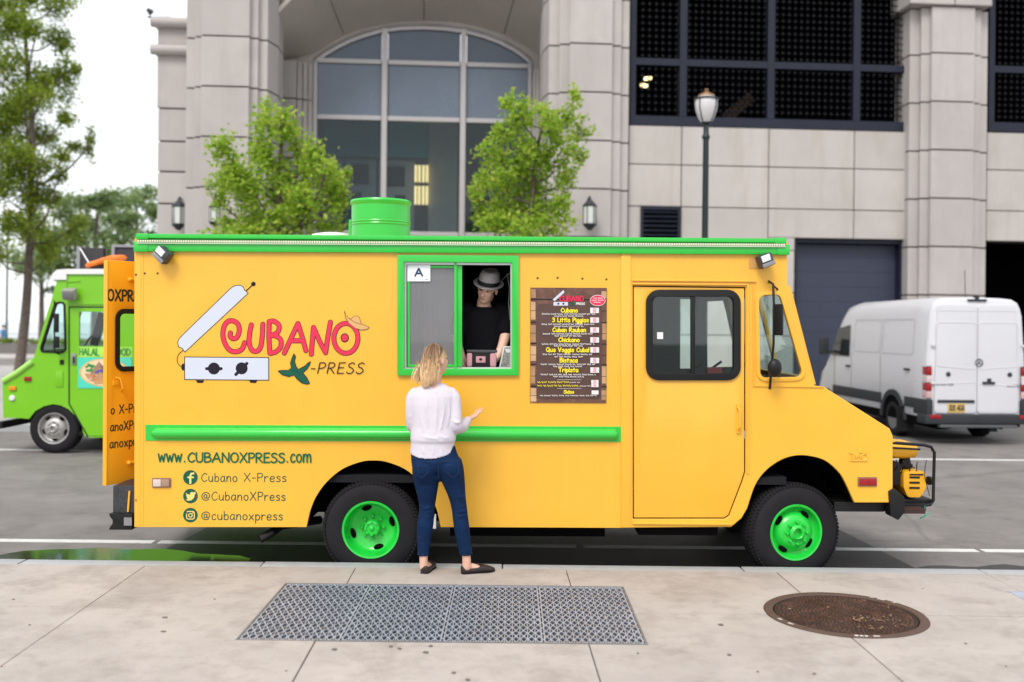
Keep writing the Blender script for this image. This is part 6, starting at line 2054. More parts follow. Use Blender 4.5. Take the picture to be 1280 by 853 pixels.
for xx, sgn in ((VX(1162), -1), (VX(1277.5), 1)):
    for py in (433, 480):
        MB().box(xx - .02, xx + .05 if sgn < 0 else xx + .03, -.045, -.02, VZ(py + 1.5), VZ(py - 1.5)).build('hinge', m_vw, van, bevel=.004)
def tail(sx):
    x0, x1 = (-hwv + .005, VX(1162)) if sx < 0 else (VX(1275.5), hwv - .005)
    o = MB().box(x0, x1, -.025, .16, VZ(500), VZ(459)).build('tail_light', m_vp, van, bevel=.02)
    cols = [m_red, mat('clear_lens', (.6, .5, .5), .2), m_red, mat('clear_lens_low', (.55, .35, .36), .2)]
    zz_ = [VZ(459.5), VZ(470.5), VZ(480), VZ(490), VZ(499.5)]
    for k in range(4):
        MB().box(x0 - .012 if sx < 0 else x0 + .004, x1 - .004 if sx < 0 else x1 + .012, -.034, .15, zz_[k + 1] + .005, zz_[k] - .005).build('lens', cols[k], o, bevel=.008)
tail(-1)
tail(1)
rbm = MB()
rbm.box(VX(1152), VX(1288), -.09, .25, VZ(531), VZ(519))
rbo = rbm.build('rear_bumper', m_vp, van, bevel=.03, smooth=40)
MB().box(VX(1170), VX(1268), -.13, -.0, VZ(535), VZ(531.5)).build('tow_step', mat('tow_step', (.1, .105, .11), .5, metal=.3), rbo, bevel=.01)
for xa_, xb_ in ((1158, 1172), (1272, 1284)):
    MB().box(VX(xa_), VX(xb_), -.098, -.085, VZ(524), VZ(519.3)).build('reflector', m_red, rbo, bevel=.004)
tx = MB().box(-hwv - .012, VX(1163), -.06, .5, VZ(521), VZ(500.5)).build('corner_trim', m_vp, van, bevel=.03)
MB().box(VX(1275), hwv + .012, -.06, .5, VZ(521), VZ(500.5)).build('corner_trim', m_vp, van, bevel=.03)
# left side: dark belt moulding, wheel arch, pressed panels, windows
sx_ = lambda z: -hwv - .004 + max(0, (z - 1.5)) * .07
mol = MB()
mol.box(-hwv - .02, -hwv + .02, .45, .85, .60, .78).box(-hwv - .02, -hwv + .02, 1.87, 4.4, .58, .78)
mol.build('belt_moulding', m_vp, van, bevel=.008)
yw = 1.35
RW = .345
am = MB()
for k in range(14):
    a0_, a1_ = PI * k / 14, PI * (k + 1) / 14
    p = [(yw + math.cos(a_) * r_, RW + math.sin(a_) * r_) for a_ in (a0_, a1_) for r_ in (.43, .53)]
    vs_ = [(-hwv + d_, y, z) for d_ in (-.03, .06) for y, z in p]
    am.add(vs_, [(0, 1, 3, 2), (4, 6, 7, 5), (0, 2, 6, 4), (1, 5, 7, 3)])
am.build('arch_trim', m_vp, van, smooth=40)
wwv = MB()
for k in range(14):
    a0_, a1_ = PI * k / 14, PI * (k + 1) / 14
    p = [(yw + math.cos(a_) * .44, RW + math.sin(a_) * .44) for a_ in (a0_, a1_)]
    wwv.add([(-hwv - .006, yw, RW), (-hwv - .006, p[0][0], p[0][1]), (-hwv - .006, p[1][0], p[1][1])], [(0, 1, 2)])
wwv.build('wheel_well', m_under, van, smooth=0)
for px_, pz_, name in ((0, 0, ''),):
    for y0_, y1_, z0_, z1_ in ((.55, 1.9, 1.55, 2.2), (1.98, 3.3, 1.55, 2.2)):
        o_ = rpoly([(y0_, z0_), (y1_, z0_), (y1_, z1_), (y0_, z1_)], .06, 4)
        i_ = inset(o_, .022)
        n = len(o_)
        vs_ = [(sx_(z) - .006, y, z) for y, z in o_ + i_]
        MB().add(vs_, [(k, (k + 1) % n, n + (k + 1) % n, n + k) for k in range(n)]).build('pressed_rim', m_vw, van, smooth=0)
for y_ in (1.94, 3.4, 4.35):
    MB().box(-hwv - .006, -hwv + .002, y_ - .006, y_ + .006, .5, 1.5).build('door_gap', mat('gap_grey', (.2, .2, .21), .8), van, smooth=0)
fw_ = [(3.48, 1.42), (4.55, 1.42), (4.2, 2.0), (3.55, 2.08)]
MB().add([(sx_(z) - .008, y, z) for y, z in fw_], [(0, 1, 2, 3)]).build('side_window', mat('dark_window', (.015, .02, .022), .08, spec=.8), van, smooth=0)
MB().obox((-hwv - .24, 4.35, 1.62), (.2, .1, .36)).obox((-hwv - .1, 4.4, 1.5), (.2, .06, .06)).build('mirror', m_vp, van, bevel=.03)
for y_, z_ in ((3.55, 1.2), (.75, 1.25)):
    MB().box(-hwv - .035, -hwv, y_ - .1, y_ + .1, z_, z_ + .04).build('side_handle', m_vp, van, bevel=.008)
for sgn in (-1, 1):
    for y_ in (yw, 4.75):
        c_ = (sgn * (hwv - .0), y_, RW)
        wb = MB().lathe([(.2, .0), (.215, .01), (RW - .06, .012), (RW - .015, -.01), (RW, -.05), (RW, -.18), (RW - .03, -.22), (.2, -.22)], c_, (sgn, 0, 0), 40).build('wheel', m_tyre, van, smooth=40)
        MB().lathe([(.205, .004), (.19, -.02), (.14, -.03), (.08, .0), (.0, .0)], c_, (sgn, 0, 0), 32).build('rim', mat('dull_steel_wheel', (.22, .22, .23), .45, metal=.5), wb)
    MB().box(sgn * (hwv - .02) - .16, sgn * (hwv - .02) + .0 if sgn > 0 else sgn * (hwv - .02) + .16, yw - .5, yw - .47, .14, .6).build('mud_flap', m_rub, van, smooth=0)
MB().box(-.85, .85, .1, 5.3, .3, .5).ball((-.45, .35, .33), (.3, .16, .1)).tube([(.45, -.02, .3), (.45, .3, .33)], .035, 8).build('underbody', m_under, van, smooth=0)

# ================================================================== STREET LAMPS
m_pole = mat('lamp_pole_green_black', (.012, .022, .022), .45, metal=.3, var=.2)
def street_lamp(base, top_z, label):
    L_ = thing('street_lamp', base, label, 'street lamp')
    h = top_z - base[2]
    pz = h - .66
    MB().lathe([(.24, 0), (.24, .08), (.2, .14), (.19, .5), (.13, .62), (.11, .8), (.075, .9), (.066, 1.2), (.056, pz - .3), (.075, pz - .28), (.075, pz - .24), (.052, pz - .2), (.052, pz - .02), (.1, pz), (.1, pz + .02)], n=20).build('pole', m_pole, L_)
    g = .215
    gl = MB().lathe([(.1, pz + .02), (.15, pz + .1), (.2, pz + .24), (g, pz + .36), (g * .98, pz + .44), (.17, pz + .5)], n=24)
    gl.build('globe', mat('opal_glass', (.62, .6, .62), .25, var=.04), L_)
    cg = MB()
    for k in range(4):
        a = PI / 4 + k * PI / 2
        cg.tube([(math.cos(a) * r_, math.sin(a) * r_, z) for r_, z in ((.1, pz), (.155, pz + .1), (.207, pz + .24), (.222, pz + .36), (.218, pz + .48))], .01, 6)
    cg.tube([(math.cos(a) * .225, math.sin(a) * .225, pz + .46) for a in [2 * PI * k / 24 for k in range(24)]], .016, 6, closed=True)
    cg.build('cage', m_pole, L_)
    MB().lathe([(.165, pz + .505), (.15, pz + .54), (.09, pz + .57), (.05, pz + .585), (.035, pz + .61), (.05, pz + .63), (.025, pz + .655), (0, pz + .66)], n=20).build('cap', mat('bronze_cap', (.25, .13, .06), .5, metal=.4, var=.3, vs=12), L_)
    return L_
LD = 18.9
a_ = P(880, 408, LD)
street_lamp((a_.x, LD, .13), P(880, 111, LD).z, 'tall street lamp with opal globe standing before the building wall')
a_ = G(8, 441, 0)
street_lamp((a_.x, a_.y, 0), 9.0, 'dark lamp post at the far left beside the waterfront promenade')

# ================================================================== TREES
m_bark = mat('bark', (.11, .085, .07), .9, var=.35, vs=9, bump=.8, bs=30, col2=(.2, .165, .14), thresh=(.5, .65))
lf_light = leafmat('leaf_light', (.24, .42, .035), (.38, .56, .06), (.56, .62, .12), .55)
lf_dark = leafmat('leaf_mid', (.13, .22, .022), (.24, .34, .035), (.42, .46, .07), .5)
lf_far = leafmat('leaf_far_hazed', (.16, .25, .09), (.23, .33, .13), (.33, .42, .17), .45)  # paler leaf tones, distance haze put into the colour
def leaf_clump(mb, cen, rad, n, size, rnd, sub=7):
    """small folded leaves gathered round twig ends inside an ellipsoid"""
    subs = []
    for k in range(sub):
        d = V((rnd.gauss(0, 1), rnd.gauss(0, 1), rnd.gauss(0, 1))).normalized() * (rnd.random() ** .4)
        subs.append(cen + V((d.x * rad[0], d.y * rad[1], d.z * rad[2])))
    for k in range(n):
        c = rnd.choice(subs)
        g = .34 if sub > 3 else .42
        p = c + V((rnd.gauss(0, rad[0] * g), rnd.gauss(0, rad[1] * g), rnd.gauss(0, rad[2] * g)))
        s = size * rnd.uniform(.6, 1.25)
        a = V((rnd.gauss(0, 1), rnd.gauss(0, 1), rnd.gauss(0, .6) - .35)).normalized() * s
        b = a.cross(V((rnd.gauss(0, .5), rnd.gauss(0, .5), 1))).normalized() * s * .62
        up = a.cross(b).normalized() * s * .12
        mb.add([p - a * .5, p + b * .5 + up - a * .05, p + a * .5, p - b * .5 + up - a * .05], [(0, 1, 2), (0, 2, 3)])
    return subs
def tree(name, label, group, base, D, trunk, tr, clumps, dens, leaf, lm, seed, depth=.9, sub=7):
    """trunk = photo points bottom to top; clumps = (x, y, rx, ry) in the photograph, spread in depth round D"""
    rnd = random.Random(seed)
    root = thing(name, base, label, 'tree', group)
    off = V(base)
    k = D / F
    tp = [P(x, y, D) - off for x, y in trunk]
    tp[0].z = -.05
    b = MB()
    n = len(tp)
    rs = [tr * (1 - .72 * i / (n - 1)) for i in range(n)]
    cr = crom(tp, 4)
    rr = [tr * (1.25 if i == 0 else 1) * (1 - .75 * i / (len(cr) - 1)) for i in range(len(cr))]
    b.tube(cr, rr, 10)
    lv = MB()
    for (px, py, rx, ry) in clumps:
        dd = rnd.uniform(-1, 1) * depth * 1.0
        c = P(px, py, D) - off + V((0, dd, 0))
        rad = (rx * k, max(.25, min(rx, ry) * k * 1.0), ry * k)
        N = int(dens * rx * ry)
        subs = leaf_clump(lv, c, rad, N, leaf, rnd, sub)
        # limb from the trunk to the clump, twigs to its leafy knots
        zt_ = c.z - rnd.uniform(.25, .5) * (abs(c.x - tp[-1].x) + abs(dd) + .8 * rad[2] + .3)
        best = min(range(len(cr)), key=lambda i: abs(cr[i].z - zt_))
        s_ = cr[best]
        mid = s_.lerp(c, .55) + V((rnd.uniform(-.1, .1), rnd.uniform(-.1, .1), -.12 * (c - s_).length))
        r0 = max(.012, min(rr[best] * .55, .02 + .012 * (c - s_).length))
        cv = crom([s_, mid, c, c + V((0, 0, rad[2] * .5))], 4)
        b.tube(cv, [r0 * (1 - .8 * i / (len(cv) - 1)) for i in range(len(cv))], 6)
        for q in subs[:4]:
            b.tube([cv[len(cv) // 2 + 1], (cv[len(cv) // 2 + 1] + q) / 2 + V((0, 0, -.04)), q], [r0 * .4, r0 * .3, r0 * .12], 5)
    b.build('trunk', m_bark, root, smooth=60)
    o = lv.build('crown', lm, root, smooth=0, normals=False)
    o['kind'] = 'stuff'
    return root
TD_ = 19.6
bA = P(352, 408, TD_)
tree('street_tree', 'light green young tree in front of the left pier, left of the roof fan', 'young trees on the far pavement', (bA.x, TD_, .13), TD_,
     [(352, 520), (350, 400), (350, 330), (349, 270), (350, 215), (352, 170), (355, 140)], .085,
     [(330, 150, 14, 22), (324, 172, 14, 26), (362, 158, 17, 26), (370, 180, 18, 30), (392, 200, 17, 22), (340, 195, 22, 30), (300, 205, 20, 28), (286, 190, 12, 16), (278, 225, 18, 26), (272, 250, 13, 20), (298, 245, 24, 26), (318, 230, 22, 30), (345, 235, 24, 34), (372, 225, 24, 32), (398, 225, 18, 26), (416, 222, 15, 18), (428, 215, 8, 10), (412, 250, 22, 26), (428, 245, 10, 18), (388, 260, 26, 26), (355, 275, 30, 24), (318, 275, 26, 24), (290, 278, 22, 18), (400, 285, 28, 14), (345, 300, 40, 16), (300, 300, 25, 14)], .85, .115, lf_light, 11, .8, 5)
bB = P(662, 408, TD_)
tree('street_tree', 'light green young tree in front of the right pier, behind the serving window', 'young trees on the far pavement', (bB.x, TD_, .13), TD_,
     [(664, 520), (662, 400), (662, 330), (664, 270), (668, 215), (675, 170), (690, 140)], .08,
     [(637, 132, 12, 14), (648, 152, 16, 22), (630, 160, 14, 20), (722, 122, 9, 12), (712, 142, 14, 18), (730, 152, 13, 13), (695, 150, 13, 16), (678, 160, 12, 16), (668, 178, 18, 22), (700, 178, 20, 22), (722, 180, 12, 16), (618, 190, 18, 20), (642, 190, 20, 26), (606, 215, 16, 20), (628, 225, 24, 26), (660, 218, 24, 28), (692, 214, 22, 26), (714, 212, 10, 16), (596, 240, 10, 16), (616, 258, 22, 24), (648, 256, 26, 26), (682, 252, 24, 28), (704, 246, 12, 20), (622, 284, 22, 16), (655, 284, 28, 18), (690, 284, 24, 14), (660, 300, 35, 14)], .85, .115, lf_light, 12, .8, 5)
DL = 32.5
bL = G(24, 474, 0)
bL = P(24, 440, DL)
tree('street_tree', 'tall darker green tree with a slender trunk at the far left of the street', None, (bL.x, DL, 0), DL,
     [(22, 478), (28, 430), (33, 380), (36, 330), (38, 280), (39, 220), (40, 150), (34, 80), (30, 10), (28, -60)], .17,
     [(14, 15, 34, 22), (48, 40, 18, 22), (30, 50, 26, 24), (68, 52, 14, 16), (62, 82, 20, 22), (84, 78, 8, 12), (16, 95, 32, 30), (45, 108, 24, 26), (74, 118, 13, 14), (60, 135, 20, 16), (90, 152, 12, 14), (100, 175, 9, 18), (92, 200, 12, 12), (82, 178, 10, 12), (10, 150, 28, 26), (40, 165, 20, 24), (18, 195, 26, 24), (52, 205, 24, 22), (75, 220, 16, 16), (88, 225, 9, 12), (22, 240, 30, 24), (58, 245, 22, 20), (76, 250, 10, 14), (10, 280, 26, 22), (42, 285, 26, 20), (70, 280, 16, 16), (20, 318, 24, 18), (52, 312, 22, 16), (-25, 60, 30, 50), (-30, 150, 30, 50), (-25, 240, 30, 45), (-25, 310, 26, 24), (15, -25, 40, 24), (50, -10, 20, 18)], 2.9, .115, lf_dark, 13, 1.6, 5)
for (lab, base_px, D2, trunk2, cl, seed) in (
    ('hazy green spreading tree behind the green truck cab', 118, 52, [(118, 446), (118, 400), (120, 340), (120, 290), (122, 265)], [(120, 252, 24, 14), (88, 262, 22, 14), (145, 252, 20, 12), (95, 278, 24, 16), (140, 275, 22, 14), (110, 300, 30, 18), (145, 300, 26, 18), (80, 302, 20, 16), (95, 325, 30, 14), (130, 325, 28, 14), (68, 330, 18, 12), (160, 318, 18, 16), (74, 350, 16, 8), (100, 345, 24, 12), (135, 345, 22, 12)], 21),
    ('hazy green tree against the left end of the stone building', 172, 56, [(172, 444), (172, 400), (172, 340), (172, 290), (170, 250)], [(150, 236, 18, 10), (178, 240, 16, 12), (165, 255, 24, 14), (140, 258, 16, 12), (185, 262, 14, 16), (160, 280, 24, 16), (190, 285, 12, 20), (175, 305, 24, 18), (150, 322, 22, 14), (190, 325, 12, 18), (165, 340, 26, 14)], 22),
    ('low hazy tree clump behind the tall left tree trunk', 48, 60, [(52, 440), (52, 400), (52, 350), (52, 325)], [(40, 318, 22, 14), (62, 325, 22, 16), (76, 338, 14, 12), (48, 340, 22, 12), (20, 335, 20, 12), (66, 362, 12, 5)], 23)):
    bb = P(base_px, 430, D2)
    tree('park_tree', lab, 'trees along the waterfront', (bb.x, D2, 0), D2, trunk2, .22, cl, 1.7, .26, lf_far, seed, 2.2)

# ================================================================== WATERFRONT AT THE FAR LEFT
prom = MB().box(-120, 30, 52, 63.9, -.2, .06).build('promenade', mat('promenade_paving', (.46, .43, .41), .85, var=.1), smooth=0)
prom['kind'] = 'structure'
hw_ = thing('garden_wall', (-30, 58, .06), 'low grey garden wall topped by a clipped hedge at the waterfront', 'wall')
MB().box(-50, 34, 0, .4, 0, .62).build('wall_body', mat('grey_wall', (.17, .16, .155), .85, var=.15, vs=.5), hw_, smooth=0)
hg = MB()
rnd = random.Random(4)
for k in range(5200):
    x, y, z = rnd.uniform(-22, 14), rnd.uniform(-.05, .45), .6 + rnd.random() ** .7 * .25
    s = rnd.uniform(.06, .13)
    a = V((rnd.gauss(0, 1), rnd.gauss(0, 1), rnd.gauss(0, 1))).normalized() * s
    b = a.cross(V((rnd.gauss(0, 1), rnd.gauss(0, 1), 1))).normalized() * s * .6
    hg.add([V((x, y, z)) - a, V((x, y, z)) + b, V((x, y, z)) + a, V((x, y, z)) - b], [(0, 1, 2, 3)])
o = hg.build('hedge', lf_dark, hw_, smooth=0, normals=False)
o['kind'] = 'stuff'
ra = thing('railing', (-26, 62.5, .06), 'thin pale railing along the water behind the hedge', 'railing')
for k in range(-12, 16):
    MB().tube([(k * 1.5, 0, 0), (k * 1.5, 0, 1.1)], .03, 6).build('post', m_grey, ra)
for z in (.3, .6, .85, 1.1):
    MB().tube([(-20, 0, z), (24, 0, z)], .022, 6).build('rail', m_grey, ra)

# ================================================================== PEOPLE
def skinmat(name, col):
    m = mat(name, col, .5, var=.08, vs=30, bump=.05, bs=300)
    b = m.node_tree.nodes['Principled BSDF']
    b.inputs['Subsurface Weight'].default_value = .12
    b.inputs['Subsurface Radius'].default_value = (.01, .004, .002)
    return m
m_skin = skinmat('skin_light', (.66, .40, .30))
m_skin2 = skinmat('skin_tan', (.84, .52, .40))
def limb(mb, pts, rs, n=14, flat=1.0, sub=4):
    """tapered limb with rounded ends along smooth joints"""
    cv = crom(pts, sub)
    k = len(pts)
    rr = []
    for i in range(len(cv)):
        t = i / sub
        a = min(int(t), k - 2)
        u = t - a
        u = u * u * (3 - 2 * u)
        rr.append(rs[a] * (1 - u) + rs[a + 1] * u)
    mb.tube(cv, rr, n, flat=flat)
    mb.ball(cv[0], rr[0] * .98, n, 8)
    mb.ball(cv[-1], rr[-1] * .98, n, 8)
    return mb
def oval(c, rx, ry, n=28, p=2.2, fz=None, rot=0.0):
    out = []
    for k in range(n):
        a = 2 * PI * k / n
        x = rx * math.copysign(abs(math.cos(a)) ** (2 / p), math.cos(a))
        y = ry * math.copysign(abs(math.sin(a)) ** (2 / p), math.sin(a))
        x, y = x * math.cos(rot) - y * math.sin(rot), x * math.sin(rot) + y * math.cos(rot)
        out.append(V((c[0] + x, c[1] + y, c[2] + (fz(a) if fz else 0))))
    return out
def hand(mb, wrist, dirn, palm_n, side, curl=.35, size=1.0, spread=.10, curls=None):
    """palm and five bent fingers; dirn = towards the fingertips, palm_n = way the palm faces, side = +1/-1 for the thumb's side"""
    d = V(dirn).normalized()
    n = V(palm_n)
    n = (n - d * n.dot(d)).normalized()
    s = d.cross(n) * side
    w = V(wrist)
    pl = .088 * size
    rings = []
    for t_, hw_, ht in ((-.15, .026, .02), (.1, .03, .018), (.5, .038, .016), (.9, .040, .013), (1.02, .036, .010)):
        c = w + d * pl * t_
        rings.append([c + s * (hw_ * size * math.cos(a)) + n * (ht * size * math.sin(a)) for a in [2 * PI * k / 14 for k in range(14)]])
    mb.loft(rings)
    for i, (off, ln, r) in enumerate(((.030, .066, .0078), (.010, .074, .0082), (-.010, .069, .0078), (-.029, .054, .0068))):
        c_ = curls[i] if curls else curl * (1 + .12 * i)
        p = w + d * pl * .97 + s * off * size
        dd = (d + s * spread * (off / .03)).normalized()
        pts = [p - dd * .012 * size]
        ang = c_ * .5
        for seg in (.45, .32, .23):
            q = (dd * math.cos(ang) + n * math.sin(ang))
            p = p + q * ln * size * seg
            pts.append(p)
            ang += c_
        rr = [r * size * k for k in (1.05, 1.0, .93, .8)]
        mb.tube(crom(pts, 3), [rr[0] + (rr[-1] - rr[0]) * k / 9 for k in range(10)], 8)
        mb.ball(pts[-1], rr[-1], 8, 6)
        mb.ball(pts[1], rr[1] * 1.04, 8, 6)
    b = w + d * pl * .22 + s * .028 * size
    t1 = b + (d * .55 + s * .75 + n * .2).normalized() * .036 * size
    t2 = t1 + (d * .85 + s * .3 + n * .25).normalized() * .030 * size
    t3 = t2 + (d * .95 + s * .05 + n * .3).normalized() * .022 * size
    mb.tube(crom([b - s * .012 * size, b, t1, t2, t3], 3), [.014 * size, .0135 * size, .013 * size, .0125 * size, .012 * size, .0115 * size, .011 * size, .0105 * size, .010 * size, .0095 * size, .009 * size, .0085 * size, .008 * size], 8)
    mb.ball(t3, .008 * size, 8, 6)
def head(mb, c, fwd, up=(0, 0, 1), s=1.0):
    """skull, jaw, brow, nose, lips, ears; c = middle of the skull, fwd = where the face looks"""
    f = V(fwd).normalized()
    u_ = V(up)
    u_ = (u_ - f * u_.dot(f)).normalized()
    r = f.cross(u_)
    R = Matrix((r, f, u_)).transposed()
    c = V(c)
    L = lambda x, y, z: c + R @ V((x * s, y * s, z * s))
    b = lambda x, y, z, rx, ry, rz, rot=None: mb.ball(L(x, y, z), (rx * s, ry * s, rz * s), 18, 12, R @ rot if rot else R)
    b(0, -.012, .025, .074, .092, .088)
    b(0, .022, -.035, .060, .066, .075)
    b(0, .045, -.083, .036, .036, .026)             # chin
    b(0, .01, -.065, .055, .052, .045)
    b(.03, .05, -.02, .03, .032, .028)
    b(-.03, .05, -.02, .03, .032, .028)             # cheeks
    b(.026, .068, .022, .026, .014, .009)
    b(-.026, .068, .022, .026, .014, .009)          # brow
    mb.tube([L(0, .078, .015), L(0, .092, -.008), L(0, .104, -.026)], [.008 * s, .010 * s, .013 * s], 10)
    b(0, .1, -.028, .0125, .012, .011)
    b(.012, .09, -.03, .009, .010, .008)
    b(-.012, .09, -.03, .009, .010, .008)
    b(0, .082, -.052, .022, .009, .006)
    b(0, .08, -.061, .019, .009, .007)              # lips
    for sg in (-1, 1):
        b(sg * .075, -.012, -.008, .010, .019, .030, Matrix.Rotation(sg * -.3, 3, 'Z'))
    return R, L

# ------------------------------------------------------------------ the woman waiting at the window
WD = 7.345
wg = G(556, 716, KERB_Z)
woman = thing('person', (wg.x, WD, KERB_Z), 'blonde woman from behind in white blouse and skinny blue jeans at the serving window', 'woman')
WI = Matrix.Translation((wg.x, WD, KERB_Z)).inverted()
def Wp(px, py, y=0.0):
    return WI @ P(px, py, WD + y)
WK = WD / F
bd_ = MB()
hd_c = Wp(545.5, 450.5, .01)
face = V((.62, .74, .10))
Rh, Lh = head(bd_, hd_c, face, s=.98)
limb(bd_, [Wp(544, 466, .0), Wp(543, 476, -.01), Wp(542.5, 490, -.01)], [.052, .05, .07])
bd_.loft([oval(Wp(542, 489, 0), .11, .055), oval(Wp(541.5, 500, 0), .15, .08), oval(Wp(541, 520, 0), .145, .09), oval(Wp(541.5, 545, .0), .13, .085), oval(Wp(543, 562, 0), .155, .1), oval(Wp(546, 582, 0), .165, .1), oval(Wp(547, 590, 0), .155, .09)])
legL = [(530.5, 588, .01), (532.5, 605, .01), (533.5, 633, .02), (531.5, 660, .0), (529.5, 690, .0), (529.5, 710, .0)]
legR = [(563, 588, .01), (568, 608, .0), (574, 639, .0), (577.5, 662, -.015), (582.5, 692, -.01), (583.5, 709, -.01)]
limb(bd_, [Wp(*p) for p in legL], [.07, .064, .042, .042, .031, .031])
limb(bd_, [Wp(*p) for p in legR], [.07, .062, .042, .042, .032, .033])
# arms: left one bent forward out of sight, right one offering the open hand
armL = [Wp(519, 493, .0), Wp(512.5, 508, .0), Wp(515, 531, .03), Wp(522, 529, .17), Wp(528, 524, .26)]
armR = [Wp(565, 493, .0), Wp(570.5, 508, -.02), Wp(570.5, 533, -.03), Wp(577, 531, .05), Wp(584.5, 525.5, .13)]
limb(bd_, armL, [.03, .03, .034, .032, .026])
limb(bd_, armR, [.03, .026, .03, .03, .026])
hand(bd_, Wp(528, 524, .26), (.5, .8, .25), (-.2, -.3, .9), -1, .3, .9)
hand(bd_, Wp(585.3, 525.0, .135), Wp(601, 513.5, .20) - Wp(585.3, 525.0, .135), (-.42, -.25, .85), 1, .26, .94, .07, curls=(.16, .24, .32, .42))
# feet inside the shoes
def foot(mb, heel, d, L_, infl=0.0, base=0.0):
    d = V((d[0], d[1], 0)).normalized()
    s = V((d.y, -d.x, 0))
    h = V(heel)
    rings = []
    for t_, w_, z1 in ((-.02, .014, .045), (.03, .025, .06), (.18, .030, .075), (.35, .031, .07), (.55, .036, .05), (.75, .040, .036), (.9, .032, .026), (1.0, .012, .016)):
        c = h + d * L_ * t_
        w_, z1 = w_ + infl, z1 + infl
        rings.append([V((c.x, c.y, base)) + s * (w_ * math.cos(a)) + V((0, 0, z1 * (.5 + .5 * math.copysign(abs(math.sin(a)) ** .7, math.sin(a))))) for a in [2 * PI * k / 18 for k in range(18)]])
    mb.loft(rings)
hlL, hlR = Wp(530.5, 719, -.02), Wp(578.5, 715.5, -.01)
dL, dR = (.16, .98), (.93, .36)
foot(bd_, hlL, dL, .215, -.003, .008)
foot(bd_, hlR, dR, .225, -.003, .008)
body_w = fuse('body', bd_, .0055, m_skin, woman, 5)

# jeans
m_denim = mat('blue_denim', (.005, .02, .065), .9, var=.25, vs=16, bump=.35, bs=260, spec=.15, col2=(.009, .034, .1), thresh=(.5, .8))
jn = MB()
jn.loft([oval(Wp(541.5, 556, .0), 27 * WK, .105), oval(Wp(542.5, 566, 0), 29 * WK, .115), oval(Wp(545, 576, -.005), 31 * WK, .128), oval(Wp(546.6, 584, -.005), 31.6 * WK, .118), oval(Wp(547.5, 590, .0), 31 * WK, .1)])
jn.ball(Wp(548, 594, .0), (.05, .085, .05), 16, 10)
def leg(rows):
    rr_ = [oval(Wp(cx, py, yy), hw * WK, ry, 22, 2.1) for (cx, py, yy, hw, ry) in rows]
    jn.loft(rr_)
leg([(531.5, 573, -.012, 15, .10), (531.3, 581, -.022, 16, .118), (531.6, 588, -.022, 16.4, .116), (532, 595, -.012, 16.5, .106), (533, 604, .005, 15.6, .09), (533.6, 616, .01, 13, .078), (534, 628, .018, 10.6, .066), (533.8, 636, .02, 9.7, .06), (533, 645, .012, 9.9, .06), (531.5, 656, .0, 10.4, .062), (530.6, 666, .0, 9.8, .057), (529.8, 678, .0, 8.4, .048), (529.2, 688, .0, 7.4, .042), (529, 694.5, .0, 7.4, .042)])
leg([(561.5, 573, -.012, 15, .10), (562.5, 581, -.022, 16.3, .118), (563.8, 588, -.022, 16.2, .118), (565.2, 596, -.012, 15.6, .106), (567.6, 606, .0, 13.8, .092), (570.6, 618, .0, 11.4, .08), (572.8, 628, .0, 10.2, .07), (574.5, 638, .0, 9.7, .064), (575.6, 648, -.008, 9.8, .064), (577, 659, -.015, 9.9, .064), (578.6, 670, -.015, 9.4, .058), (580.4, 682, -.012, 8.7, .05), (582, 690, -.01, 8.4, .045), (582.6, 694, -.01, 8.5, .045)])
# creases behind the knees and at the seat, as soft rolls
for (xa, xb, py, yy, r_) in ((525, 542.5, 636, -.038, .010), (525.5, 542.5, 641, -.036, .009), (526, 541, 647, -.042, .008), (566, 583, 634, -.056, .009), (566, 584, 640, -.06, .010), (567, 584, 646, -.066, .008), (522, 536, 688, -.034, .007), (575, 590, 687, -.048, .007), (524, 542, 622, -.05, .006), (563, 582, 622, -.07, .006)):
    jn.tube(crom([Wp(xa, py + 2, yy + .035), Wp((xa + xb) / 2, py, yy - .006), Wp(xb, py - 1.5, yy + .03)], 4), r_ * 1.15, 6)
jeans = fuse('jeans', jn, .007, m_denim, woman, 5)
det = MB()
m_seam = mat('denim_seam', (.012, .035, .1), .85)
def onback(px, py, y0):
    return Wp(px, py, y0)
dg_ = bpy.context.evaluated_depsgraph_get()
def project(o, px, py, lift=.003):
    """nearest point of a garment along a sight line"""
    a, b_ = ray(px, py)
    org = V((-wg.x, -WD, H - KERB_Z))
    d = V((a, 1, b_)).normalized()
    ok, loc, nor, _ = o.ray_cast(org, d)
    return (loc + nor * lift) if ok else None
for pts in ([(547.5, 575), (547.8, 585), (548.5, 597)], [(517, 573), (530, 577), (546, 578)], [(549, 578), (562, 577), (574, 572)], [(522.5, 692), (529, 693.3), (536, 693)], [(574.5, 692), (582, 693.3), (590.5, 692.2)], [(522, 583), (522.5, 594), (527, 597), (534, 592), (534, 582), (522, 583)], [(560, 581), (560, 592), (566, 597), (573, 592), (573.5, 581), (560, 581)]):
    q = [project(jeans, *p) for p in pts]
    q = [p for p in q if p is not None]
    if len(q) > 1:
        MB().tube(q, .0022, 5).build('jeans_stitching', m_seam, jeans)

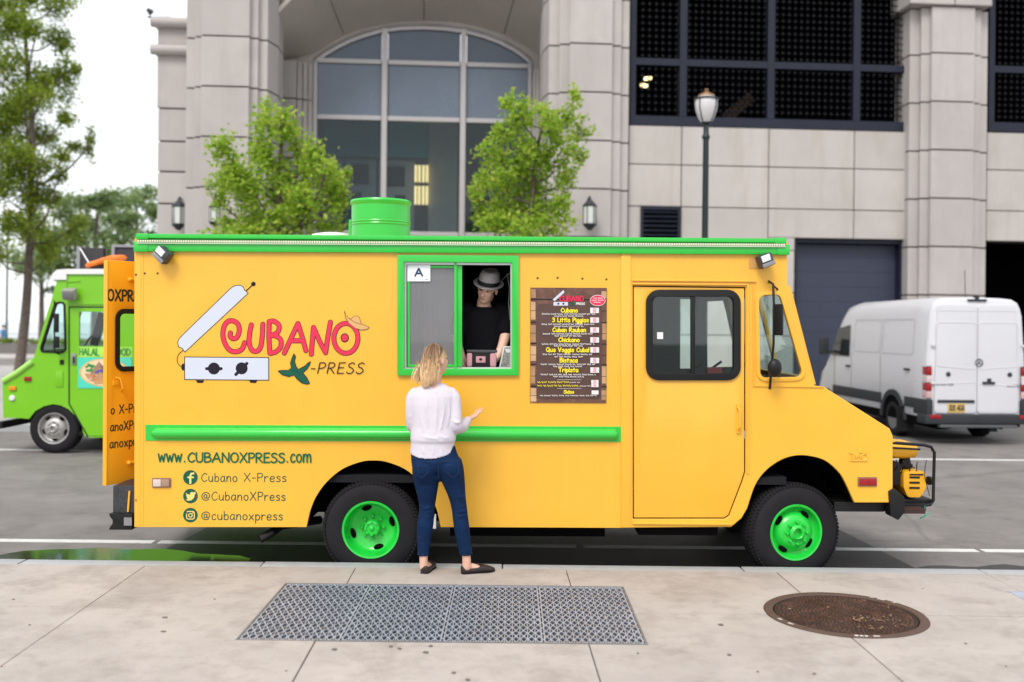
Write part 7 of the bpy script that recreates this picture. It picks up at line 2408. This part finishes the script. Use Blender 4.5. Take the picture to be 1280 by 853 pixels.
# blouse: back, sleeves, gathered hem
m_blouse = mat('white_blouse', (.60, .56, .62), .8, var=.04, vs=6, bump=.06, bs=30, spec=.2)
sh_ = MB()
hem = lambda a: -.048 * max(0, -math.sin(a)) ** 1.5 + .012 * math.cos(a)
sh_.loft([oval(Wp(543, 478.5, -.005), .06, .05), oval(Wp(542.5, 482.5, .0), 18 * WK, .066), oval(Wp(542, 487.5, .0), 25 * WK, .082), oval(Wp(541.7, 495, .0), 28.5 * WK, .098), oval(Wp(541, 506, .0), 28 * WK, .110), oval(Wp(541, 520, .0), 26.8 * WK, .118), oval(Wp(541.3, 534, .0), 27 * WK, .124), oval(Wp(541.6, 544, .0), 28.4 * WK, .135), oval(Wp(541.5, 549.5, .0), 28.6 * WK, .138), oval(Wp(541, 553, .0), 27.2 * WK, .126), oval(Wp(540.6, 558, .0), 27.4 * WK, .128, fz=lambda a: hem(a) * .5), oval(Wp(540.6, 563.5, .0), 28.2 * WK, .134, fz=hem)])
slL = [Wp(519, 491.5, .0), Wp(515.5, 499, .0), Wp(514.6, 512, .0), Wp(515.5, 526, .015), Wp(517, 533, .05), Wp(521, 531, .15), Wp(526, 526, .23)]
limb(sh_, slL, [.045, .049, .048, .05, .052, .05, .034])
slR = [Wp(564, 491.5, .0), Wp(567.5, 499, -.005), Wp(568.6, 512, -.015), Wp(569, 526, -.03), Wp(570, 533, -.02), Wp(576.5, 533, .045), Wp(581.5, 528.5, .1), Wp(583.5, 526.5, .12)]
limb(sh_, slR, [.045, .05, .05, .052, .056, .052, .042, .030])
rndw = random.Random(9)
def fold(pts, r_):
    cv_ = crom([Wp(*p) for p in pts], 5)
    sh_.tube(cv_, [r_ * .9 * (.35 + .65 * math.sin(PI * min(1, max(.05, i / (len(cv_) - 1))))) for i in range(len(cv_))], 8)
for pts, r_ in (([(536, 489, -.085), (533, 510, -.113), (535, 535, -.125)], .007), ([(545, 488, -.088), (546, 512, -.115), (544, 540, -.13)], .006), ([(552, 490, -.085), (555, 512, -.1), (551, 538, -.125)], .007), ([(527, 494, -.07), (526, 515, -.1), (529, 540, -.125)], .006),
                ([(520, 541, -.09), (533, 547, -.13), (548, 549, -.14)], .010), ([(522, 551.5, -.1), (536, 553, -.128), (556, 552, -.11)], .006), ([(548, 545, -.132), (558, 548, -.11), (566, 543, -.06)], .009), ([(560, 500, -.075), (562, 515, -.08), (560, 532, -.09)], .008),
                ([(566, 526, -.08), (572, 529, -.085), (578, 527, -.03)], .009), ([(565, 519, -.065), (571, 521, -.07), (576, 517, -.03)], .006), ([(567, 537, -.07), (574, 538, -.05), (581, 534, .03)], .008), ([(508, 518, -.03), (513, 521, -.04), (519, 518, -.045)], .007), ([(509, 527, -.02), (514, 529, -.03), (519, 524, -.03)], .007), ([(528, 560, -.12), (530, 567, -.13)], .004), ([(541, 558, -.128), (542, 568, -.135)], .004), ([(553, 558, -.11), (553, 567, -.12)], .004)):
    fold(pts, r_)
blouse = fuse('blouse', sh_, .0065, m_blouse, woman, 8)
cuf = MB()
a_, b_ = Wp(581.5, 528.5, .1), Wp(585.0, 525.2, .135)
cuf.tube([a_, a_.lerp(b_, .5), b_], [.038, .034, .030], 16)
cuf.build('cuff', m_blouse, woman)

# shoes: dark loafers with a little bow
m_shoe = mat('dark_loafer', (.018, .012, .013), .38, var=.25, vs=30, spec=.5)
def shoe(heel, d, L_):
    d = V((d[0], d[1], 0)).normalized()
    s = V((d.y, -d.x, 0))
    h = V(heel)
    b = MB()
    rings = []
    n = 26
    for t_, w_, zt_, op in ((-.055, .010, .042, 0), (-.04, .022, .056, 0), (.0, .031, .058, 0), (.1, .036, .052, 1), (.25, .036, .044, 1), (.42, .037, .046, 1), (.55, .041, .058, .3), (.66, .045, .054, 0), (.8, .045, .044, 0), (.92, .036, .034, 0), (1.0, .02, .025, 0), (1.03, .006, .016, 0)):
        c = h + d * L_ * t_
        rg_ = []
        for k in range(n):
            a = 2 * PI * k / n
            ca, sa = math.cos(a), math.sin(a)
            x = w_ * math.copysign(abs(ca) ** .75, ca)
            z = .005 + zt_ * (.5 + .5 * math.copysign(abs(sa) ** .7, sa))
            if sa > .8 and op:
                z -= .012 * op
            rg_.append(V((c.x, c.y, 0)) + s * x + V((0, 0, z)))
        rings.append(rg_)
    b.loft(rings)
    o = b.build('shoe', m_shoe, woman, smooth=60)
    so = MB()
    for t_a, t_b, w_ in ((-.045, .22, .033), (.22, .5, .034), (.5, .98, .042)):
        pass
    pl = [(h + d * L_ * t_ + s * w_) for t_, w_ in ((-.05, .012), (-.02, .03), (.2, .036), (.45, .036), (.65, .046), (.82, .045), (.95, .032), (1.02, .01))]
    pr = [(h + d * L_ * t_ - s * w_) for t_, w_ in ((-.05, .012), (-.02, .03), (.2, .036), (.45, .036), (.65, .046), (.82, .045), (.95, .032), (1.02, .01))]
    so.prismz([(p.x, p.y) for p in pl] + [(p.x, p.y) for p in reversed(pr)], .0005, .008)
    so.build('sole', mat('shoe_sole', (.01, .009, .009), .7), o, smooth=0)
    c = h + d * L_ * .6 + V((0, 0, .058 - h.z))
    bw = MB().tube([c - s * .026 + V((0, 0, -.004)), c + V((0, 0, .004)), c + s * .026 + V((0, 0, -.004))], [.005, .006, .005], 6).ball(c + d * .004 + V((0, 0, .006)), (.008, .008, .006), 8, 6)
    bw.tube([c + V((0, 0, .004)), c + d * .022 + s * .008 + V((0, 0, -.002))], .003, 5).tube([c + V((0, 0, .004)), c + d * .022 - s * .01 + V((0, 0, -.002))], .003, 5)
    bw.build('bow', m_shoe, o)
shoe(hlL, dL, .235)
shoe(hlR, dR, .245)

# hair: a cap and hundreds of locks, brown at the roots and blonde at the ends
m_hair = bpy.data.materials.new('blonde_hair')
m_hair.use_nodes = True
nt = m_hair.node_tree
bs_ = nt.nodes['Principled BSDF']
g_ = nt.nodes.new('ShaderNodeNewGeometry')
tc_ = nt.nodes.new('ShaderNodeTexCoord')
sp_ = nt.nodes.new('ShaderNodeSeparateXYZ')
nt.links.new(tc_.outputs['Object'], sp_.inputs[0])
mr_ = nt.nodes.new('ShaderNodeMapRange')
mr_.inputs['From Min'].default_value = hd_c.z + .11
mr_.inputs['From Max'].default_value = hd_c.z - .13
nt.links.new(sp_.outputs['Z'], mr_.inputs['Value'])
ad = nt.nodes.new('ShaderNodeMath')
ad.operation = 'MULTIPLY_ADD'
nt.links.new(g_.outputs['Random Per Island'], ad.inputs[0])
ad.inputs[1].default_value = .75
ad.inputs[2].default_value = -.38
ad2 = nt.nodes.new('ShaderNodeMath')
ad2.use_clamp = True
nt.links.new(ad.outputs[0], ad2.inputs[0])
nt.links.new(mr_.outputs['Result'], ad2.inputs[1])
cr_ = nt.nodes.new('ShaderNodeValToRGB')
e_ = cr_.color_ramp.elements
e_[0].color = (.12, .062, .038, 1)
e_[1].color = (.84, .62, .38, 1)
e_.new(.35).color = (.30, .18, .105, 1)
e_.new(.65).color = (.68, .47, .27, 1)
nt.links.new(ad2.outputs[0], cr_.inputs['Fac'])
nt.links.new(cr_.outputs['Color'], bs_.inputs['Base Color'])
bs_.inputs['Roughness'].default_value = .42
hr = MB()
rh = random.Random(2)
Ri = Rh.inverted()
def skull(az, el, k=1.0):
    """az: 0 = back of the head, + towards its right; el from the equator up"""
    x, y, z = math.sin(az) * math.cos(el), -math.cos(az) * math.cos(el), math.sin(el)
    return V((x * .078, y * .098 - .012, z * .094 + .025)) * k
cap = MB()
cap.ball(Lh(0, -.014, .03), (.077, .094, .090), 24, 16, Rh)
cap.build('hair_cap', m_hair, woman)
part_az = .35
for k in range(1250):
    az = rh.uniform(-2.2, 2.1)
    el = rh.uniform(-.15, 1.5)
    if az > 1.2 and el < .25:
        continue
    rows = []
    lift = 1.02 + rh.random() * .075
    a0 = az * (1 if el < 1.1 else .8)
    pts = []
    e = el
    while e > -.25:
        ae = a0 if a0 < 1.15 else 1.15 + (a0 - 1.15) * max(0, min(1, (e + .05) / 1.0))
        pts.append(Lh(*skull(ae + (el - e) * .04 * rh.uniform(-1, 1), e, lift)))
        e -= .24
    if len(pts) < 1:
        pts.append(Lh(*skull(a0, el, lift)))
    p = pts[-1]
    out = (p - Lh(0, -.012, .0))
    out.z = 0
    out.normalize()
    lowz = Wp(545, 486 - 7.5 * abs(az + .1) - abs(rh.gauss(0, 5)), 0).z
    L_ = p.z - lowz
    wv = rh.uniform(-.010, .010)
    tang = V((-out.y, out.x, 0))
    for q in range(1, 6):
        t_ = q / 5
        fl = (.034 * t_ if a0 < -.75 else 0) + (.012 * math.sin(t_ * 3) + .004 * t_) * rh.uniform(.1, 1.2)
        pts.append(V((p.x, p.y, p.z - L_ * t_)) + out * fl + tang * (wv * math.sin(t_ * 4 + k)) + V((rh.uniform(-.004, .004), rh.uniform(-.004, .004), 0)))
    cv = crom(pts, 2)
    n_ = len(cv)
    r0 = rh.uniform(.0018, .0042)
    hr.tube(cv, [r0 * (.5 + .6 * math.sin(min(1, i / n_ * 1.6) * PI / 2)) * (1 - .9 * max(0, i / n_ - .55) / .45) + .0006 for i in range(n_)], 6, flat=.6)
# longer wisps at the left shoulder
for k in range(22):
    a = Wp(524 + rh.uniform(-3, 4), 455 + rh.uniform(-6, 6), -.03 + rh.uniform(-.03, .05))
    b_ = Wp(519 + rh.uniform(-3, 4), 468 + rh.uniform(-4, 3), -.035 + rh.uniform(-.03, .04))
    c_ = Wp(515 + rh.uniform(-2.5, 6), 476 + rh.uniform(-5, 4), -.04 + rh.uniform(-.03, .03))
    cv = crom([a, b_, c_], 5)
    hr.tube(cv, [.0032 * (1 - i / len(cv)) + .0005 for i in range(len(cv))], 5, flat=.6)
o = hr.build('hair', m_hair, woman, smooth=60)
o['kind'] = 'stuff'

# ------------------------------------------------------------------ the vendor at the window
MD = 8.13
mz = (TM @ V((0, 0, FLZ))).z
mg = P(604, 408, MD)
man = thing('person', (mg.x, MD, mz), 'man in grey trilby hat and black t-shirt looking down inside the serving window', 'man')
MI = Matrix.Translation((mg.x, MD, mz)).inverted()
def Mp(px, py, y=0.0):
    return MI @ P(px, py, MD + y)
MK = MD / F
mb_ = MB()
hc = Mp(609.5, 361.5, -.03)
ff = V((-.34, -.9, -.30))
Rm_, Lm = head(mb_, hc, ff, (.27, 0, .96), s=1.02)
limb(mb_, [hc + V((.0, .03, -.05)), Mp(605, 377, .02), Mp(605.5, 390, .06)], [.054, .056, .07])
mb_.loft([oval(Mp(606, 388, .06), .13, .075), oval(Mp(605, 397, .06), .17, .1), oval(Mp(604, 415, .07), .18, .115), oval(Mp(604, 440, .08), .165, .11), oval(Mp(604, 465, .09), .16, .11), oval(Mp(604, 485, .09), .165, .115)])
for s_ in (-1, 1):
    limb(mb_, [Mp(604 + s_ * 13, 480, .09), Mp(604 + s_ * 14, 520, .08)] + [V((s_ * .09, .09, .12)), V((s_ * .09, .03, .04))], [.085, .075, .045, .04])
ar = [Mp(628, 392, .06), Mp(633, 402, .03), Mp(631.5, 420, -.02), Mp(626, 438, -.09), Mp(620.5, 449, -.13)]
limb(mb_, ar, [.048, .048, .043, .038, .028])
hand(mb_, Mp(620.5, 449, -.13), (-.35, -.5, -.75), (-.8, .1, .5), 1, .4, 1.0)
al = [Mp(582, 392, .06), Mp(573, 404, .02), Mp(571, 424, -.02), Mp(575, 442, -.08), Mp(580, 452, -.13)]
limb(mb_, al, [.048, .048, .043, .038, .028])
hand(mb_, Mp(578.5, 451.5, -.14), (.25, -.4, -.85), (.8, .1, .5), -1, .4, 1.0)
bm_o = fuse('body', mb_, .006, m_skin2, man, 4)
ts = MB()
ts.loft([oval(Mp(605.5, 384, .04), .075, .07), oval(Mp(605.5, 387, .06), .15, .095), oval(Mp(605.5, 391, .06), .205, .118), oval(Mp(604.5, 402, .065), .2, .13), oval(Mp(604, 420, .075), .182, .13), oval(Mp(604, 445, .085), .172, .125), oval(Mp(604, 470, .09), .17, .125), oval(Mp(604, 484, .09), .175, .128)])
limb(ts, [Mp(627, 389, .06), Mp(632.5, 396, .05), Mp(632.5, 406, .02), Mp(631.5, 413, .0)], [.075, .075, .068, .064])
limb(ts, [Mp(583, 389, .06), Mp(577, 396, .05), Mp(574, 406, .02), Mp(572, 414, .0)], [.075, .075, .068, .064])
fuse('t_shirt', ts, .009, mat('black_cotton', (.006, .006, .009), .9, var=.2, vs=8, bump=.3, bs=30, spec=.15), man, 5)
tr_ = MB()
tr_.loft([oval(Mp(604, 478, .09), .165, .12), oval(Mp(604, 496, .09), .175, .125), oval(Mp(604, 506, .09), .17, .12)])
for s_ in (-1, 1):
    limb(tr_, [Mp(604 + s_ * 12.5, 500, .09), Mp(604 + s_ * 14, 530, .08), V((s_ * .09, .09, .10))], [.092, .08, .055])
fuse('trousers', tr_, .012, mat('dark_trousers', (.012, .013, .018), .9), man, 4)
for s_ in (-1, 1):
    MB().ball((s_ * .09, .03, .045), (.05, .13, .045), 14, 8).build('shoe', m_rub, man)
# face details
for s_ in (-1, 1):
    MB().ball(Lm(s_ * .027, .074, .006), (.0105, .008, .006), 12, 8, Rm_).build('eye', mat('eye_dark', (.03, .022, .018), .3), man)
eb = MB()
for s_ in (-1, 1):
    eb.tube([Lm(s_ * .012, .083, .024), Lm(s_ * .028, .083, .029), Lm(s_ * .045, .07, .023)], [.0045, .005, .003], 6)
eb.ball(Lm(0, -.02, .0), (.077, .085, .06), 18, 10, Rm_)
eb.build('dark_hair', mat('short_dark_hair', (.03, .02, .015), .7, var=.3, vs=60), man)
MB().tube([Lm(-.02, .0895, -.056), Lm(0, .0925, -.0565), Lm(.02, .0895, -.056)], [.002, .0035, .002], 6).build('lips', mat('lips', (.32, .12, .09), .5), man)
# trilby: crown with a pinch, dark band, brim turned down in front
m_felt = mat('grey_felt', (.42, .39, .40), .9, var=.18, vs=25, bump=.2, bs=200)
hat_ = MB()
def hring(rx, ry, z, yo=0, dz=0):
    return [Lm(rx * math.cos(a), yo + ry * math.sin(a), z + dz * math.sin(a)) for a in [2 * PI * k / 28 for k in range(28)]]
hat_.loft([hring(.085, .102, .05), hring(.0845, .101, .085), hring(.079, .095, .115), hring(.07, .086, .145, -.004), hring(.055, .07, .158, -.006), hring(.03, .045, .150, -.006)])
hatb = hat_.build('hat', m_felt, man, smooth=60)
MB().loft([hring(.0862, .1035, .049), hring(.0868, .104, .054), hring(.0862, .1032, .081), hring(.0855, .102, .083)], caps=False).build('hat_band', mat('hat_band', (.008, .008, .01), .6), hatb)
bl_ = []
for rx, ry, dz in ((.083, .1, .0), (.1, .122, -.002), (.118, .142, -.008), (.12, .144, -.012), (.118, .142, -.014), (.1, .12, -.007), (.083, .1, -.005)):
    bl_.append([Lm(rx * math.cos(a), ry * math.sin(a), .047 + dz + (.006 * max(0, math.sin(a)) + .02 * max(0, -math.sin(a))) * ((rx - .083) / .035) + .012 * abs(math.cos(a)) * ((rx - .083) / .035)) for a in [2 * PI * k / 36 for k in range(36)]])
MB().loft(bl_, caps=False).build('hat_brim', m_felt, hatb, smooth=60)

# ------------------------------------------------------------------ on the counter behind the sill
ct = MB().box(T(570, 460, .3)[0], T(645, 460, .3)[0], .07, .42, T(600, 466, .3)[1] - .03, T(600, 466, .3)[1])
ct.build('counter', mat('counter_steel', (.25, .25, .26), .35, metal=.6), truck, smooth=0)
ctz = T(600, 466, .3)[1]
tw = TM @ V((T(602, 460, .13)[0], .13, ctz))
tab = thing('tablet_stand', tw, 'black tablet stand with pink cushioned sides on the serving counter', 'tablet stand')
XI = Matrix.Translation(tw).inverted()
def Xp(px, py, y=.13):
    return XI @ P(px, py, TY + y)
a_, b_ = Xp(584, 461), Xp(621, 438)
MB().box(a_.x + .015, b_.x - .015, -.02, .0, 0, b_.z).build('panel', m_blk, tab, bevel=.008)
MB().box(a_.x - .005, b_.x + .005, -.03, .008, b_.z - .02, b_.z + .002).build('top_edge', mat('tablet_edge', (.05, .05, .055), .35), tab, bevel=.006)
m_pink = mat('pink_foam', (.5, .25, .28), .6, var=.08)
for x0_, x1_ in ((583.5, 590.5), (612.5, 620.5)):
    MB().box(Xp(x0_, 450).x, Xp(x1_, 450).x, -.04, .0, Xp(600, 459).z, Xp(600, 441.5).z).build('pad', m_pink, tab, bevel=.015, smooth=50)
MB().box(Xp(595, 450).x, Xp(607, 450).x, -.028, -.021, Xp(600, 453.5).z, Xp(600, 445.5).z).build('camera_plate', m_pink, tab, bevel=.004)
MB().ball(Xp(601, 449.2) + V((0, -.03, 0)), (.013, .004, .010), 14, 8).build('camera', m_blk, tab)
cw = TM @ V((T(632, 460, .14)[0], .14, ctz))
card = thing('menu_holder', cw, 'white framed card leaning at the right corner of the serving window', 'card holder')
YI = Matrix.Translation(cw).inverted()
YP = lambda px, py, y=.14: YI @ P(px, py, TY + y)
fr2 = [YP(623.5, 461), YP(629.5, 433), YP(639.5, 433), YP(639.5, 461)]
o_ = [(p.x, p.z) for p in fr2]
MB().plate(o_, [inset(o_, .011)], -.006, .006).build('frame', m_white, card, bevel=.002)
MB().prism(inset(o_, .01), -.001, .003).build('sheet', mat('card_print', (.2, .22, .2), .5, var=.6, vs=22, col2=(.45, .42, .35), thresh=(.5, .6)), card, smooth=0)
MB().prism([(p[0] + (.02 if k in (0, 1) else 0), p[1]) for k, p in enumerate([(YP(630, 441).x, YP(630, 441).z), (YP(637, 441).x, YP(637, 441).z), (YP(637, 436).x, YP(637, 436).z), (YP(631, 436).x, YP(631, 436).z)])], -.003, -.0012).build('label', m_white, card, smooth=0)

# ------------------------------------------------------------------ small figures on the promenade
def stroller(x, y, h, top, legs, label, turn=0.0):
    t_ = thing('person', (x, y, .06), label, 'person', rz=turn)
    s = h / 1.7
    b = MB()
    b.ball((0, 0, 1.58 * s), (.08 * s, .1 * s, .115 * s), 14, 10)
    limb(b, [V((0, 0, 1.5 * s)), V((0, .0, 1.4 * s))], [.05 * s, .06 * s], 10)
    b.loft([oval((0, 0, 1.44 * s), .12 * s, .07 * s, 16), oval((0, 0, 1.36 * s), .19 * s, .1 * s, 16), oval((0, 0, 1.1 * s), .15 * s, .1 * s, 16), oval((0, 0, .9 * s), .17 * s, .11 * s, 16)])
    for sg in (-1, 1):
        limb(b, [V((sg * .19 * s, 0, 1.37 * s)), V((sg * .22 * s, -.03, 1.1 * s)), V((sg * .2 * s, .1, .85 * s)), V((sg * .19 * s, .14, .74 * s))], [.05 * s, .042 * s, .033 * s, .035 * s], 10)
        limb(b, [V((sg * .09 * s, 0, .9 * s)), V((sg * .1 * s, .1 * sg, .48 * s)), V((sg * .1 * s, -.05 * sg + .05, .06))], [.09 * s, .06 * s, .04 * s], 10)
        b.ball((sg * .1 * s, .1 - .05 * sg, .04), (.045, .12, .04), 10, 6)
    fuse('body', b, .02, m_skin2, t_, 2)
    c = MB()
    c.loft([oval((0, 0, 1.43 * s), .12 * s, .085 * s, 16), oval((0, 0, 1.36 * s), .21 * s, .12 * s, 16), oval((0, 0, 1.1 * s), .17 * s, .12 * s, 16), oval((0, 0, .84 * s), .19 * s, .13 * s, 16)])
    for sg in (-1, 1):
        limb(c, [V((sg * .19 * s, 0, 1.36 * s)), V((sg * .22 * s, -.03, 1.1 * s))], [.065 * s, .055 * s], 10)
    fuse('shirt', c, .025, top, t_, 2)
    l = MB()
    for sg in (-1, 1):
        limb(l, [V((sg * .09 * s, 0, .86 * s)), V((sg * .1 * s, .1 * sg, .48 * s)), V((sg * .1 * s, -.05 * sg + .05, .1))], [.105 * s, .075 * s, .055 * s], 10)
    fuse('trousers', l, .025, legs, t_, 2)
    MB().ball((0, -.015, 1.61 * s), (.088 * s, .105 * s, .1 * s), 14, 10).build('hair', mat('brown_hair', (.04, .025, .018), .7), t_)
a_ = ray(29, 420)[0]
stroller(a_ * 59.5, 59.5, 1.75, mat('plum_top', (.2, .04, .12), .8), mat('dark_trousers', (.012, .013, .018), .9), 'distant walker in a plum top behind the tree trunk', 1.2)
a_ = ray(4, 420)[0]
stroller(a_ * 59.8, 59.8, 1.68, mat('sky_blue_top', (.12, .34, .6), .8), mat('navy_trousers', (.02, .03, .08), .9), 'distant walker in a light blue top beside the lamp post', 1.4)
